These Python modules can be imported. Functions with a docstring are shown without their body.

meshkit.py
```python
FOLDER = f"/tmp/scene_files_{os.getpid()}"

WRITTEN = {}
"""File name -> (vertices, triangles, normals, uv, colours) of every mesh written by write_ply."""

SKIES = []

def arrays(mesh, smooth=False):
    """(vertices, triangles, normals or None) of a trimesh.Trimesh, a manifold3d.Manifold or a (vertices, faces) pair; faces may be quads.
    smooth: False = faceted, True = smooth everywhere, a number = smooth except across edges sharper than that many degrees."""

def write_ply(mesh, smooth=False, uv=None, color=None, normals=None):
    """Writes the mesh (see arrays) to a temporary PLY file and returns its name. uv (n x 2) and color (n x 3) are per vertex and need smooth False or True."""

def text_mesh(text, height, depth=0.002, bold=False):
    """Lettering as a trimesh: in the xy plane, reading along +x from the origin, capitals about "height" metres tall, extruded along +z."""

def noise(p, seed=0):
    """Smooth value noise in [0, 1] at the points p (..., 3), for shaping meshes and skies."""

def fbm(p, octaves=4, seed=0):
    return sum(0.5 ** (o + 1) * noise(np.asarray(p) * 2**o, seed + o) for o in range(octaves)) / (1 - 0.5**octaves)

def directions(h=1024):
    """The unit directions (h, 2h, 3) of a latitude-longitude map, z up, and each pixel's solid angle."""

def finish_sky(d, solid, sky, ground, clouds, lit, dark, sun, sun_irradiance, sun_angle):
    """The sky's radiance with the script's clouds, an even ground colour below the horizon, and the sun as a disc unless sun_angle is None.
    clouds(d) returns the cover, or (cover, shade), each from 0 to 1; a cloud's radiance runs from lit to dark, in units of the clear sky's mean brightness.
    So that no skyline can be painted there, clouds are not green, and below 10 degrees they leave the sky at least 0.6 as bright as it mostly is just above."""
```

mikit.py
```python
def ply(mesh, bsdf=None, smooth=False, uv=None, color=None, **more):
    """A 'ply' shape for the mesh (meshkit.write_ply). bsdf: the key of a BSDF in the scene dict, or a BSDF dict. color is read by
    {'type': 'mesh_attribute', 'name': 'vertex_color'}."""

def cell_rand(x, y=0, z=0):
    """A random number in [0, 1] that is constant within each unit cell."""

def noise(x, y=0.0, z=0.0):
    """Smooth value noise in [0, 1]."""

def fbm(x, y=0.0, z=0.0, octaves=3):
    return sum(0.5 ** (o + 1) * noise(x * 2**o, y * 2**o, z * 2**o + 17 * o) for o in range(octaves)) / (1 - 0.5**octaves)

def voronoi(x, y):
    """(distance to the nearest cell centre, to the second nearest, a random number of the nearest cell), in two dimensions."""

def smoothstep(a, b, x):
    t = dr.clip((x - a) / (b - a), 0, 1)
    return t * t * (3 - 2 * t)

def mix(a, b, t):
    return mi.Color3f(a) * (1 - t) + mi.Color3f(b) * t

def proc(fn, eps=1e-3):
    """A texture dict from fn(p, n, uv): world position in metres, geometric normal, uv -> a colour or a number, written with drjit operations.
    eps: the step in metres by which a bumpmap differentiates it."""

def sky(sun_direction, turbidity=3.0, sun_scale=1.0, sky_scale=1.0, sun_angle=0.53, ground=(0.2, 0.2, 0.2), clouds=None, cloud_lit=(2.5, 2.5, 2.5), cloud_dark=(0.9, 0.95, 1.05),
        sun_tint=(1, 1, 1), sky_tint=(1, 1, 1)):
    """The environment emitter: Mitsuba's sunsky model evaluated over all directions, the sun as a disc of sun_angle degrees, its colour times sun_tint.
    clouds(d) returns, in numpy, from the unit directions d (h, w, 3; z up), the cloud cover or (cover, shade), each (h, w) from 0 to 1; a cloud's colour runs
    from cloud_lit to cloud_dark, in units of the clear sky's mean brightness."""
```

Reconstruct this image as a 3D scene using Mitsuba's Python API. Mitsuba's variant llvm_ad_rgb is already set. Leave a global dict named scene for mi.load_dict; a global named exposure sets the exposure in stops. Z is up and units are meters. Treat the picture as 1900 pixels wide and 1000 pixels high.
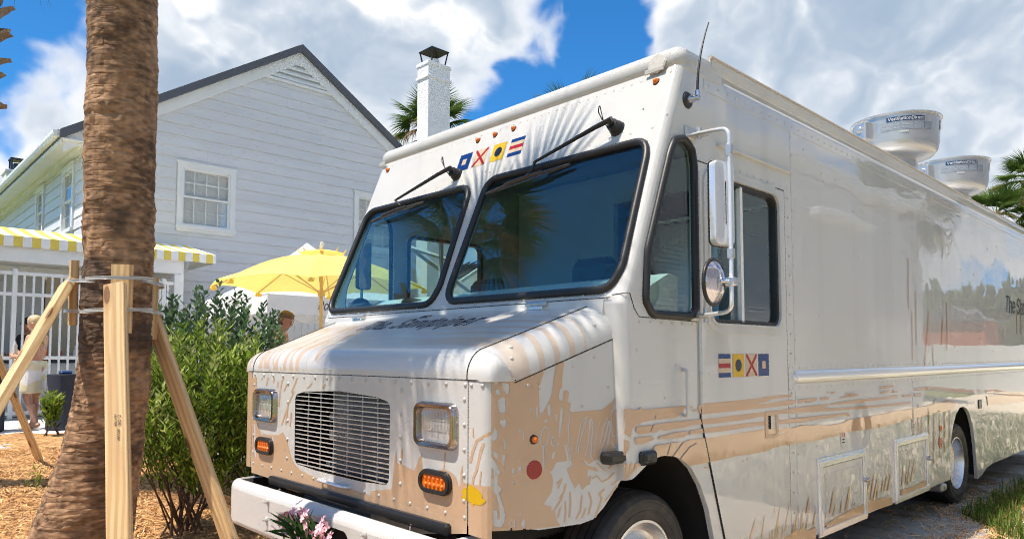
import math, random, zlib
import numpy as np, trimesh, drjit as dr, mitsuba as mi, mikit, meshkit
import manifold3d as m3
from shapely.geometry import Polygon, LineString, Point, box as sbox
from shapely.ops import unary_union
from shapely import affinity

T = mi.ScalarTransform4f
scene, labels = {}, {}
# ---------------------------------------------------------------- camera, sky, exposure
YAW, PITCH, EYE = math.radians(46.24), math.radians(3.302), 1.43
fwd = [-math.sin(YAW) * math.cos(PITCH), math.cos(YAW) * math.cos(PITCH), math.sin(PITCH)]
scene['camera'] = {'type': 'perspective', 'fov': 71.77, 'fov_axis': 'x', 'near_clip': 0.05, 'far_clip': 900.0,
                   'principal_point_offset_x': 0.0, 'principal_point_offset_y': -0.0818,
                   'to_world': T().look_at(origin=[0, 0, EYE], target=[fwd[0], fwd[1], EYE + fwd[2]], up=[0, 0, 1])}
SUN = np.array([-0.25, -1.0, 2.1])
exposure = 2.15


def cloud_cover(d):
    d = np.asarray(d, float)
    z = np.maximum(d[..., 2], 0.02)
    p = np.stack([d[..., 0] / (z + 0.35), d[..., 1] / (z + 0.35), 0 * z], -1)
    q = d * 6.0
    wv = np.stack([meshkit.fbm(q + k * 7.1, 5, 31 + k) - 0.5 for k in range(3)], -1)
    n = meshkit.fbm(p * 2.6 + wv * 0.8 + 3.7, 8, 11)
    fine = meshkit.fbm(d * 14 + wv * 3 + 2.0, 6, 41)
    bil = 1 - np.abs(2 * meshkit.fbm(d * 11 + wv * 2.5 + 1.3, 6, 17) - 1)
    f = (n - 0.5) * 1.5 + (fine - 0.5) * 0.9 + (bil - 0.75) * 0.45 + 0.16
    e = d + wv * np.array([0.11, 0.11, 0.11])
    # the sky of that hour: where the banks of cloud and the clear gaps stand
    for c, s, a in (((-.94, .16, .25), .10, .45), ((-.866, .311, .392), .10, .45), ((-.788, .458, .412), .10, .5), ((-.72, .57, .40), .07, .45), ((-.68, .60, .43), .05, .3),
                    ((-.925, .10, .43), .09, -.9), ((-.600, .690, .40), .085, -.75), ((-.70, .64, .31), .07, -.6), ((-.535, .75, .40), .045, -.45), ((-.5, .75, .28), .09, -.5),
                    ((-.45, .79, .41), .045, .9), ((-.364, .855, .37), .13, .75), ((-.232, .909, .345), .15, .75), ((-.40, .86, .30), .06, .5), ((-.637, .668, .39), .035, .55),
                    ((-.51, .755, .412), .035, .5), ((-.75, -.45, .45), .36, -.75)):
        g = e
        f = f + a * np.exp(-((g - np.array(c)) ** 2).sum(-1) / (2 * s * s))
    cover = np.clip((f - 0.02) / 0.36, 0, 1)
    cover = cover * cover * (3 - 2 * cover)
    deep = np.clip((f - 0.20) / 0.5, 0, 1)
    m = meshkit.fbm(d * 7 + wv * 3 + 21.0, 7, 3)
    puff = 1 - np.abs(2 * meshkit.fbm(d * 16 + wv * 4 + 4.0, 6, 23) - 1)
    s_ = np.maximum(0.16 + deep * (0.75 + 4.2 * (m - 0.48) - 1.7 * (puff - 0.74)), 0)
    shade = 1 - np.exp(-1.25 * s_)
    return cover, shade


scene['sky'] = mikit.sky(SUN.tolist(), turbidity=2.6, sky_scale=0.76, clouds=cloud_cover, cloud_lit=(3.3, 3.32, 3.35), cloud_dark=(1.1, 1.45, 1.9), sun_tint=(0.94, 1.0, 1.10), sky_tint=(0.32, 0.96, 1.42), ground=(0.25, 0.22, 0.18))

# ---------------------------------------------------------------- naming
used = set()


def fresh(name, parent=None):
    base = f'{parent}__{name}' if parent else name
    k, i = base, 0
    while k in used:
        i += 1
        k = f'{base}_{i:03d}'
    used.add(k)
    return k


def thing(name, label, cat, group=None):
    k = fresh(name)
    labels[k] = {'label': label, 'category': cat}
    if group:
        labels[k]['group'] = group
    return k


def put(name, mesh, mat, parent=None, smooth=30, label=None, cat=None, group=None, kind=None, uv=None, color=None, at=None):
    k = fresh(name, parent)
    if (color is not None or uv is not None) and smooth is not True:
        smooth = False
    d = mesh if isinstance(mesh, dict) else mikit.ply(mesh, mat, smooth=smooth, uv=uv, color=color)
    if at is not None:
        d = {**d, 'to_world': at}
    scene[k] = d
    lab = {a: b for a, b in (('label', label), ('category', cat), ('group', group), ('kind', kind)) if b}
    if lab:
        labels[k] = lab
    return k


def rng_for(s):
    return np.random.default_rng(zlib.crc32(s.encode()))


# ---------------------------------------------------------------- mesh helpers
def bx(x0, x1, y0, y1, z0, z1, c=0.0):
    """box, edges chamfered by c"""
    x0, x1 = min(x0, x1), max(x0, x1); y0, y1 = min(y0, y1), max(y0, y1); z0, z1 = min(z0, z1), max(z0, z1)
    if c <= 0:
        m = trimesh.creation.box(extents=[x1 - x0, y1 - y0, z1 - z0])
        m.apply_translation([(x0 + x1) / 2, (y0 + y1) / 2, (z0 + z1) / 2])
        return m
    pts = []
    for a in (0, 1):
        for b in (0, 1):
            for e in (0, 1):
                p = [(x0, x1)[a], (y0, y1)[b], (z0, z1)[e]]
                s = [1 - 2 * a, 1 - 2 * b, 1 - 2 * e]
                for k in range(3):
                    q = list(p)
                    for j in range(3):
                        if j != k:
                            q[j] += s[j] * c
                    pts.append(q)
    return trimesh.Trimesh(pts, []).convex_hull if False else trimesh.convex.convex_hull(np.array(pts))


def cat(*ms):
    ms = [m for g in ms for m in (g if isinstance(g, (list, tuple)) else [g])]
    return trimesh.util.concatenate(ms)


def unit(v):
    v = np.asarray(v, float)
    return v / (np.linalg.norm(v) + 1e-12)


def tube(pts, r, sides=10, closed=False, cap=True):
    p = np.asarray(pts, float)
    n = len(p)
    r = np.broadcast_to(np.asarray(r, float), (n,))
    t = (np.roll(p, -1, 0) - np.roll(p, 1, 0)) if closed else np.gradient(p, axis=0)
    t /= np.linalg.norm(t, axis=1, keepdims=True) + 1e-12
    a = unit(np.cross(t[0], [0, 0, 1] if abs(t[0][2]) < 0.9 else [1, 0, 0]))
    fa = []
    for i in range(n):
        a = unit(a - t[i] * (a @ t[i]))
        fa.append(a)
    fa = np.array(fa)
    fb = np.cross(t, fa)
    ang = np.arange(sides) * 2 * np.pi / sides
    v = p[:, None] + r[:, None, None] * (np.cos(ang)[None, :, None] * fa[:, None] + np.sin(ang)[None, :, None] * fb[:, None])
    f = []
    for i in range(n if closed else n - 1):
        j = (i + 1) % n
        for k in range(sides):
            l = (k + 1) % sides
            f += [[i * sides + k, i * sides + l, j * sides + l], [i * sides + k, j * sides + l, j * sides + k]]
    v = v.reshape(-1, 3)
    if cap and not closed:
        v = np.vstack([v, p[0], p[-1]])
        for k in range(sides):
            l = (k + 1) % sides
            f += [[n * sides, l, k], [n * sides + 1, (n - 1) * sides + k, (n - 1) * sides + l]]
    return trimesh.Trimesh(v, f, process=False)


def arcpath(pts, r, n=6):
    """polyline with its inner corners rounded to radius r"""
    p = [np.asarray(q, float) for q in pts]
    out = [p[0]]
    for a, b, c in zip(p, p[1:], p[2:]):
        u, w = unit(a - b), unit(c - b)
        d = min(r, 0.45 * np.linalg.norm(a - b), 0.45 * np.linalg.norm(c - b))
        for t in np.linspace(0, 1, n):
            out.append((1 - t) ** 2 * (b + u * d) + 2 * t * (1 - t) * b + t * t * (b + w * d))
    out.append(p[-1])
    return np.array(out)


def lathe(profile, n=48, origin=(0, 0, 0), axis='z'):
    m = trimesh.creation.revolve(np.asarray(profile, float), sections=n)
    if axis == 'x':
        m.apply_transform(trimesh.transformations.rotation_matrix(np.pi / 2, [0, 1, 0]))
    if axis == 'y':
        m.apply_transform(trimesh.transformations.rotation_matrix(-np.pi / 2, [1, 0, 0]))
    m.apply_translation(origin)
    return m


def frame(o, ex, ey, ez):
    M = np.eye(4)
    M[:3, 0], M[:3, 1], M[:3, 2], M[:3, 3] = ex, ey, ez, o
    return M


def ext(poly, h, o, ex, ey, ez):
    """extrude a polygon by h along ez from the plane at o spanned by ex, ey"""
    ms = [trimesh.creation.extrude_polygon(g, h, engine='earcut') for g in getattr(poly, 'geoms', [poly]) if g.area > 1e-8]
    m = cat(ms)
    m.apply_transform(frame(o, ex, ey, ez))
    return m


XZ = ((1, 0, 0), (0, 0, 1))
YZ = ((0, 1, 0), (0, 0, 1))


def ext_y(poly, y0, y1):
    return ext(poly, y1 - y0, (0, y0, 0), (1, 0, 0), (0, 0, 1), (0, 1, 0))


def ext_x(poly, x0, x1):
    return ext(poly, x1 - x0, (x0, 0, 0), (0, 1, 0), (0, 0, 1), (1, 0, 0))


def man(m):
    m.merge_vertices()
    return m3.Manifold(m3.Mesh(np.asarray(m.vertices, np.float32), np.asarray(m.faces, np.uint32)))


def tri(M):
    q = M.to_mesh()
    return trimesh.Trimesh(q.vert_properties[:, :3], q.tri_verts, process=False)


def ball(p, r, n=16):
    return m3.Manifold.sphere(float(r), n).translate([float(x) for x in p])


def rrect(x0, y0, x1, y1, r, n=8):
    return sbox(x0 + r, y0 + r, x1 - r, y1 - r).buffer(r, quad_segs=n)


def dens(poly, step):
    return poly.segmentize(step)


def decal(polys, fn, split=None):
    """flat print cut to shape: 2-D polygons (outline + holes) mapped to the surface by fn(a, b)"""
    V, F, n = [], [], 0
    for rings in polys:
        pg = Polygon(rings[0], rings[1:]).buffer(0)
        gs = list(getattr(pg, 'geoms', [pg]))
        if split:
            x0, y0, x1, y1 = pg.bounds
            gs = [g for a in np.arange(x0, x1, split) for q in gs for g in getattr(q.intersection(sbox(a, y0 - 1, a + split, y1 + 1)), 'geoms', [q.intersection(sbox(a, y0 - 1, a + split, y1 + 1))])]
        for g in gs:
            if g.is_empty or g.geom_type != 'Polygon' or g.area < 1e-7:
                continue
            v, f = trimesh.creation.triangulate_polygon(g, engine='earcut')
            V.append([fn(a, b) for a, b in v]); F.append(np.asarray(f) + n); n += len(v)
    return trimesh.Trimesh(np.vstack(V), np.vstack(F), process=False)


def grid_mesh(P):
    """quad grid of points P (n, m, 3) -> trimesh"""
    n, m = P.shape[:2]
    i, j = np.meshgrid(np.arange(n - 1), np.arange(m - 1), indexing='ij')
    q = np.stack([i * m + j, i * m + j + 1, (i + 1) * m + j + 1, (i + 1) * m + j], -1).reshape(-1, 4)
    return trimesh.Trimesh(P.reshape(-1, 3), np.vstack([q[:, [0, 1, 2]], q[:, [0, 2, 3]]]), process=False)


def aim(m, p, z):
    """turn a mesh built around +z so that +z points along z, then move it to p"""
    m = m.copy()
    m.apply_transform(trimesh.geometry.align_vectors([0, 0, 1], unit(z)))
    m.apply_translation(p)
    return m


# ---------------------------------------------------------------- materials
noise, fbm, mix, sst = mikit.noise, mikit.fbm, mikit.mix, mikit.smoothstep


def rgb(*c):
    return {'type': 'rgb', 'value': list(c if len(c) > 1 else c * 3)}


def M(key, d):
    scene[key] = d


def two(d):
    return {'type': 'twosided', 'b': d}


def bump(d, fn, scale=1.0, eps=1e-3):
    return {'type': 'bumpmap', 'tex': mikit.proc(fn, eps), 'scale': scale, 'b': d}


def prin(col, rough=0.5, **k):
    return {'type': 'principled', 'base_color': col if isinstance(col, dict) else rgb(*col), 'roughness': rough, **k}


def gloss(col, alpha=0.05):
    return {'type': 'roughplastic', 'distribution': 'ggx', 'alpha': alpha, 'int_ior': 1.58, 'diffuse_reflectance': col if isinstance(col, dict) else rgb(*col), 'nonlinear': True}


def f_white(p, n, uv):
    g = fbm(p.x * 1.3, p.y * 1.3, p.z * 1.3, 3)
    streak = sst(0.62, 0.9, noise(p.y * 9 + p.x * 9, p.z * 0.5, 3.0)) * 0.04
    c = mix((0.78, 0.78, 0.765), (0.83, 0.83, 0.82), g) * (1 - streak)
    low = (1 - sst(0.25, 0.85, p.z)) * fbm(p.x * 5, p.y * 5, p.z * 12, 4)
    return mix(c, mi.Color3f(0.46, 0.38, 0.29), 0.22 * low)


def f_tan(p, n, uv):
    g = fbm(p.x * 6, p.y * 6, p.z * 6, 4)
    return mix((0.76, 0.60, 0.44), (0.82, 0.67, 0.50), g)


def f_wave(p, n, uv):
    a = fbm(p.x * 0.9 + 5, p.y * 0.9, p.z * 0.6, 2) * 0.010
    q = noise(p.x * 2.2, p.y * 2.6, p.z * 0.7 + 9) * 0.0032
    b = noise(p.x * 6 + 2, p.y * 7, p.z * 7) * 0.0005
    return a + q + b


def f_ripple(p, n, uv):
    return noise(p.x * 3.0, p.y * 3.0, p.z * 3.0) * 0.0016 + noise(p.x * 60, p.y * 60, p.z * 60) * 0.00001


t_white, t_tan = mikit.proc(f_white), mikit.proc(f_tan)
M('paint_side', two(bump({'type': 'plastic', 'int_ior': 1.5, 'nonlinear': True, 'diffuse_reflectance': t_white}, f_wave, 1.0, 0.01)))
M('vinyl_side', two(bump({'type': 'plastic', 'int_ior': 1.5, 'nonlinear': True, 'diffuse_reflectance': t_tan}, f_wave, 1.0, 0.01)))
M('paint', two(bump(gloss(t_white, 0.05), f_ripple, 1.0, 0.01)))
M('vinyl', two(gloss(t_tan, 0.07)))
M('vinyl_yellow', two(gloss((0.85, 0.66, 0.02), 0.08)))


def f_hood(p, n, uv):
    """vinyl wrap of the hood: bands of sand colour that cross it, printed sand strokes at the nose"""
    wob = (noise(p.x * 5, p.y * 5, 2.0) - 0.5) * 0.05 + (noise(p.x * 1.6, 4.0, 1.0) - 0.5) * 0.10
    y = p.y + wob * 0.5
    k = y * 12.5
    fr = k - dr.floor(k)
    band = sst(0.34, 0.38, fr) * (1 - sst(0.72, 0.76, fr)) * sst(2.06, 2.08, y) * (1 - sst(2.43, 2.45, y)) * (0.45 * sst(-3.8, -3.5, p.x) + 0.55 * sst(-2.9, -2.4, p.x))
    solid = sst(2.03, 2.05, y) * (1 - sst(2.13, 2.15, y)) * sst(-3.3, -2.6, p.x)
    u = p.x * 46 + p.z * 14 + p.y * 5
    st = noise(u, p.z * 5 + p.y * 5, 8.0)
    fade = (1 - sst(-4.0, -3.45, p.x)) * (1 - sst(2.2, 2.5, p.y))
    strokes = sst(0.68 - 0.16 * fade, 0.72 - 0.16 * fade, st) * sst(0.02, 0.10, fade) * 0.75
    m = dr.maximum(dr.maximum(band * 0.5, solid * 0.4), strokes)
    return mix(f_white(p, n, uv), f_tan(p, n, uv), m)


M('paint_hood', two(bump(gloss(mikit.proc(f_hood), 0.05), f_ripple, 1.0, 0.01)))
M('chrome', two({'type': 'roughconductor', 'material': 'Cr', 'alpha': 0.06}))
M('mirror_chrome', two(bump({'type': 'roughconductor', 'material': 'Cr', 'alpha': 0.03, 'specular_reflectance': rgb(0.98)}, lambda p, n, uv: noise(p.x * 22, p.y * 22, p.z * 12) * 0.004, 1.0, 0.004)))
M('aluminium', two({'type': 'roughconductor', 'material': 'Al', 'alpha': 0.16, 'specular_reflectance': rgb(0.88)}))
M('brushed', two(prin((0.60, 0.595, 0.58), 0.34, metallic=0.75)))
M('rubber', two(prin((0.018, 0.018, 0.019), 0.42)))
M('black_plastic', two(prin((0.014, 0.014, 0.015), 0.3)))
M('matt_black', two(prin((0.012, 0.011, 0.010), 0.85)))


def f_tyre(p, n, uv):
    return mix((0.022, 0.021, 0.021), (0.055, 0.046, 0.04), sst(0.45, 0.8, fbm(p.x * 9, p.y * 9, p.z * 9, 4)))


M('tyre', two(prin(mikit.proc(f_tyre), 0.62)))
M('amber', two(prin((0.78, 0.16, 0.005), 0.12, clearcoat=0.6)))
M('red_reflector', two(prin((0.30, 0.012, 0.008), 0.18, clearcoat=0.6)))


def f_shade_band(p, n, uv):
    t = sst(2.27, 2.50, p.z + (noise(p.x * 3, 1.0, 1.0) - 0.5) * 0.03)
    return mix((0.56, 0.78, 0.80), (0.05, 0.10, 0.22), t)


M('windshield_glass', {'type': 'thindielectric', 'int_ior': 1.52, 'specular_transmittance': mikit.proc(f_shade_band)})
M('tinted_glass', {'type': 'thindielectric', 'int_ior': 1.52, 'specular_transmittance': rgb(0.62, 0.74, 0.70)})
M('clear_glass', {'type': 'thindielectric', 'int_ior': 1.5, 'specular_transmittance': rgb(0.93, 0.96, 0.95)})
M('lens_glass', {'type': 'thindielectric', 'int_ior': 1.5, 'specular_transmittance': rgb(0.95)})
M('cab_grey', two(prin((0.46, 0.49, 0.50), 0.5)))
M('reflector_chrome', two(bump({'type': 'roughconductor', 'material': 'Al', 'alpha': 0.05}, lambda p, n, uv: noise(p.x * 110, p.y * 20, p.z * 8) * 0.004 + noise(p.x * 30, 3.0, p.z * 50) * 0.004, 1.0, 0.001)))
M('strap_plastic', two(prin((0.42, 0.42, 0.40), 0.2, clearcoat=0.6)))
M('white_enamel', two(gloss((0.84, 0.84, 0.83), 0.08)))
M('slat_metal', two(prin((0.72, 0.72, 0.72), 0.3, metallic=0.6)))
M('rail_metal', two(prin((0.80, 0.81, 0.82), 0.16, metallic=0.55, clearcoat=0.7)))
M('dark_chrome', two({'type': 'roughconductor', 'material': 'Cr', 'alpha': 0.05, 'specular_reflectance': rgb(0.72, 0.66, 0.60)}))
M('wiper_metal', two(prin((0.055, 0.052, 0.05), 0.28)))
M('dash_grey', two(prin((0.58, 0.60, 0.59), 0.6)))
M('rail_lip', two(prin((0.46, 0.41, 0.34), 0.5)))
M('white_plastic', two(gloss((0.78, 0.77, 0.74), 0.12)))
M('blue_print', two(gloss((0.010, 0.085, 0.36), 0.08)))
M('navy_print', two(gloss((0.016, 0.03, 0.10), 0.10)))
M('red_print', two(gloss((0.62, 0.03, 0.035), 0.08)))
M('cream_print', two(gloss((0.80, 0.70, 0.56), 0.08)))
M('white_print', two(gloss((0.82, 0.82, 0.80), 0.10)))
M('sticker_blue', two(gloss((0.012, 0.12, 0.36), 0.2)))
M('sticker_grey', two(gloss((0.56, 0.61, 0.66), 0.25)))
M('fine_print', two(prin((0.30, 0.34, 0.40), 0.6)))


def f_wood(p, n, uv):
    u, v = uv.x, uv.y            # metres across and along the board
    w = u + 0.034 * noise(v * 1.1, u * 9, 1.0) + 0.006 * noise(v * 7, u * 22, 4.0)
    rings = 0.5 + 0.5 * dr.sin(w * 240 + 5 * noise(u * 16, v * 0.8, 7.0))
    c = mix((0.55, 0.355, 0.165), (0.68, 0.49, 0.26), sst(0.10, 0.9, rings))
    c = mix(c, mi.Color3f(0.42, 0.23, 0.085), 0.45 * sst(0.55, 0.85, fbm(u * 40, v * 1.5, 3.0, 3)))
    kx, ky, kr = mikit.voronoi(u * 7.0 + 3, v * 2.1)
    knot = (1 - sst(0.07, 0.10, kx)) * sst(0.38, 0.43, kr)
    halo = (1 - sst(0.09, 0.22, kx)) * sst(0.38, 0.43, kr)
    c = mix(c, mi.Color3f(0.44, 0.25, 0.09), 0.6 * halo)
    c = mix(c, mi.Color3f(0.19, 0.085, 0.028), knot)
    return c * (0.93 + 0.14 * noise(u * 120, v * 6, 2.0))


M('lumber', two(prin(mikit.proc(f_wood), 0.62)))


def f_bark(p, n, uv):
    a = fbm(p.x * 7, p.y * 7, p.z * 3.2, 4)
    b = fbm(p.x * 30, p.y * 30, p.z * 56, 4)
    g = noise(p.x * 55, p.y * 55, p.z * 14)
    c = mix((0.10, 0.056, 0.031), (0.40, 0.24, 0.135), sst(0.3, 0.72, a * 0.5 + b * 0.5))
    c = mix(c, mi.Color3f(0.44, 0.27, 0.155), 0.5 * sst(0.55, 0.8, b))
    c = mix(c, mi.Color3f(0.05, 0.036, 0.030), 0.75 * sst(0.58, 0.72, fbm(p.x * 4 + 3, p.y * 4, p.z * 4, 3)))
    return c * (0.72 + 0.5 * g)


def f_barkh(p, n, uv):
    r = fbm(p.x * 20, p.y * 20, p.z * 85, 4)
    v = noise(p.x * 60, p.y * 60, p.z * 10)
    ring = dr.abs(noise(p.x * 9, p.y * 9, p.z * 42) - 0.5)
    return r * 0.0045 + v * 0.006 - (1 - sst(0.0, 0.05, ring)) * 0.006


M('bark', two(bump(prin(mikit.proc(f_bark), 0.9), f_barkh, 1.0, 0.002)))
M('boot', two(prin(mikit.proc(lambda p, n, uv: mix((0.13, 0.085, 0.055), (0.34, 0.27, 0.21), fbm(p.x * 14, p.y * 14, p.z * 30, 4))), 0.85)))
M('leaf', {'type': 'principledthin', 'base_color': {'type': 'mesh_attribute', 'name': 'vertex_color'}, 'roughness': 0.42, 'diff_trans': 0.55, 'eta': 1.4})
M('litter', two(prin({'type': 'mesh_attribute', 'name': 'vertex_color'}, 0.8)))


def f_siding(p, n, uv):
    row = dr.floor(p.z / 0.247)
    g = fbm(p.x * 2.2, p.y * 2.2, p.z * 9, 3)
    t = mikit.cell_rand(row, dr.floor(p.y * 0.31 + p.x * 0.23), 2) * 0.06
    c = mix((0.60, 0.61, 0.625), (0.67, 0.68, 0.695), g) * (1 - t)
    chip = sst(0.70, 0.74, fbm(p.x * 9 + 2, p.y * 9, p.z * 24, 4))
    return mix(c, mi.Color3f(0.56, 0.51, 0.44), chip * 0.55)


M('siding', two(bump(prin(mikit.proc(f_siding), 0.55), lambda p, n, uv: fbm(p.x * 6, p.y * 6, p.z * 40, 3) * 0.0022, 1.0, 0.003)))
M('siding_back', two(prin((0.60, 0.57, 0.50), 0.85)))
M('trim', two(prin(mikit.proc(lambda p, n, uv: mix((0.68, 0.69, 0.68), (0.76, 0.77, 0.76), fbm(p.x * 3, p.y * 3, p.z * 3, 3))), 0.5)))
M('roof_metal', two(prin((0.085, 0.09, 0.105), 0.45)))
M('blind', two(prin((0.80, 0.75, 0.70), 0.7)))
M('beige_door', two(prin((0.50, 0.45, 0.34), 0.6)))


def f_stripe(p, n, uv):
    k = p.y / 0.270 + 0.04
    fr = k - dr.floor(k)
    s = sst(0.0, 0.02, fr) * (1 - sst(0.5, 0.52, fr))
    return mix((0.78, 0.79, 0.80), (0.70, 0.56, 0.10), s) * (0.95 + 0.08 * noise(p.x * 6, p.y * 6, p.z * 6))


M('awning_stripe', two(prin(mikit.proc(f_stripe), 0.75)))
M('umbrella_cloth', {'type': 'principledthin', 'base_color': rgb(0.97, 0.80, 0.24), 'roughness': 0.8, 'diff_trans': 0.7})
M('tent_cloth', {'type': 'principledthin', 'base_color': rgb(0.82, 0.82, 0.82), 'roughness': 0.7, 'diff_trans': 0.35})
M('umbrella_wood', two(prin((0.66, 0.46, 0.22), 0.5)))


def f_brickw(p, n, uv):
    g = fbm(p.x * 5, p.y * 5, p.z * 5, 4)
    return mix((0.72, 0.72, 0.72), (0.79, 0.79, 0.79), g)


M('white_brick', two(prin(mikit.proc(f_brickw), 0.7)))
M('mortar', two(prin((0.66, 0.66, 0.66), 0.9)))
M('deep_joint', two(prin((0.16, 0.16, 0.165), 0.9)))


def f_mulch(p, n, uv):
    a = fbm(p.x * 34, p.y * 34, 1.0, 4)
    b = noise(p.x * 90, p.y * 30, 2.0)
    return mix((0.22, 0.11, 0.045), (0.62, 0.36, 0.15), sst(0.3, 0.75, 0.6 * a + 0.4 * b))


M('mulch_soil', two(bump(prin(mikit.proc(f_mulch), 0.95), lambda p, n, uv: fbm(p.x * 30, p.y * 30, 0.0, 4) * 0.03, 1.0, 0.004)))


def f_conc(p, n, uv):
    a = fbm(p.x * 1.1, p.y * 1.1, 1.0, 4)
    s = fbm(p.x * 14, p.y * 14, 4.0, 4)
    c = mix((0.22, 0.22, 0.21), (0.36, 0.35, 0.33), 0.6 * a + 0.4 * s)
    dirt = sst(0.52, 0.68, fbm(p.x * 2.3 + 4, p.y * 2.3, 7.0, 4))
    c = mix(c, mi.Color3f(0.11, 0.075, 0.045), 0.6 * dirt)
    jx = dr.abs(p.y / 3.0 - dr.floor(p.y / 3.0) - 0.5)
    return c * (1 - 0.6 * sst(0.4975, 0.499, jx))


M('concrete', two(bump(prin(mikit.proc(f_conc), 0.85), lambda p, n, uv: fbm(p.x * 60, p.y * 60, 0.0, 3) * 0.002, 1.0, 0.003)))
M('paver', two(prin(mikit.proc(lambda p, n, uv: mix((0.44, 0.43, 0.42), (0.58, 0.57, 0.56), fbm(p.x * 8, p.y * 8, 2.0, 3))), 0.85)))
M('paver_joint', two(prin((0.27, 0.26, 0.25), 0.9)))
M('lawn', two(prin(mikit.proc(lambda p, n, uv: mix((0.07, 0.10, 0.02), (0.17, 0.19, 0.05), fbm(p.x * 1.4, p.y * 1.4, 1.0, 4))), 0.9)))
M('straw', two(prin(mikit.proc(lambda p, n, uv: mix((0.44, 0.38, 0.29), (0.66, 0.58, 0.45), fbm(p.x * 14, p.y * 9, 1.0, 4))), 0.9)))
M('skin', two(prin((0.56, 0.30, 0.20), 0.5, sheen=0.2)))
M('skin_tan', two(prin((0.42, 0.19, 0.11), 0.5, sheen=0.2)))
M('hair_blonde', two(prin(mikit.proc(lambda p, n, uv: mix((0.40, 0.27, 0.12), (0.72, 0.56, 0.34), noise(p.x * 160, p.y * 160, p.z * 26))), 0.5)))
M('hair_brown', two(prin(mikit.proc(lambda p, n, uv: mix((0.055, 0.026, 0.012), (0.20, 0.10, 0.045), noise(p.x * 120, p.y * 120, p.z * 40))), 0.5)))
M('cloth_blue', two(prin((0.30, 0.44, 0.60), 0.8)))
M('cloth_dark', two(prin((0.025, 0.03, 0.045), 0.8)))
M('skirt_cloth', two(prin(mikit.proc(lambda p, n, uv: mix((0.80, 0.80, 0.78), (0.74, 0.68, 0.46), sst(0.45, 0.55, noise(p.x * 3, p.y * 3, p.z * 11)))), 0.8)))
M('petal', two(prin({'type': 'mesh_attribute', 'name': 'vertex_color'}, 0.6)))
M('orange_stuff', two(prin((0.50, 0.13, 0.05), 0.8)))
M('clear_plastic', two(prin((0.62, 0.60, 0.55), 0.15, clearcoat=0.8)))
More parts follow.
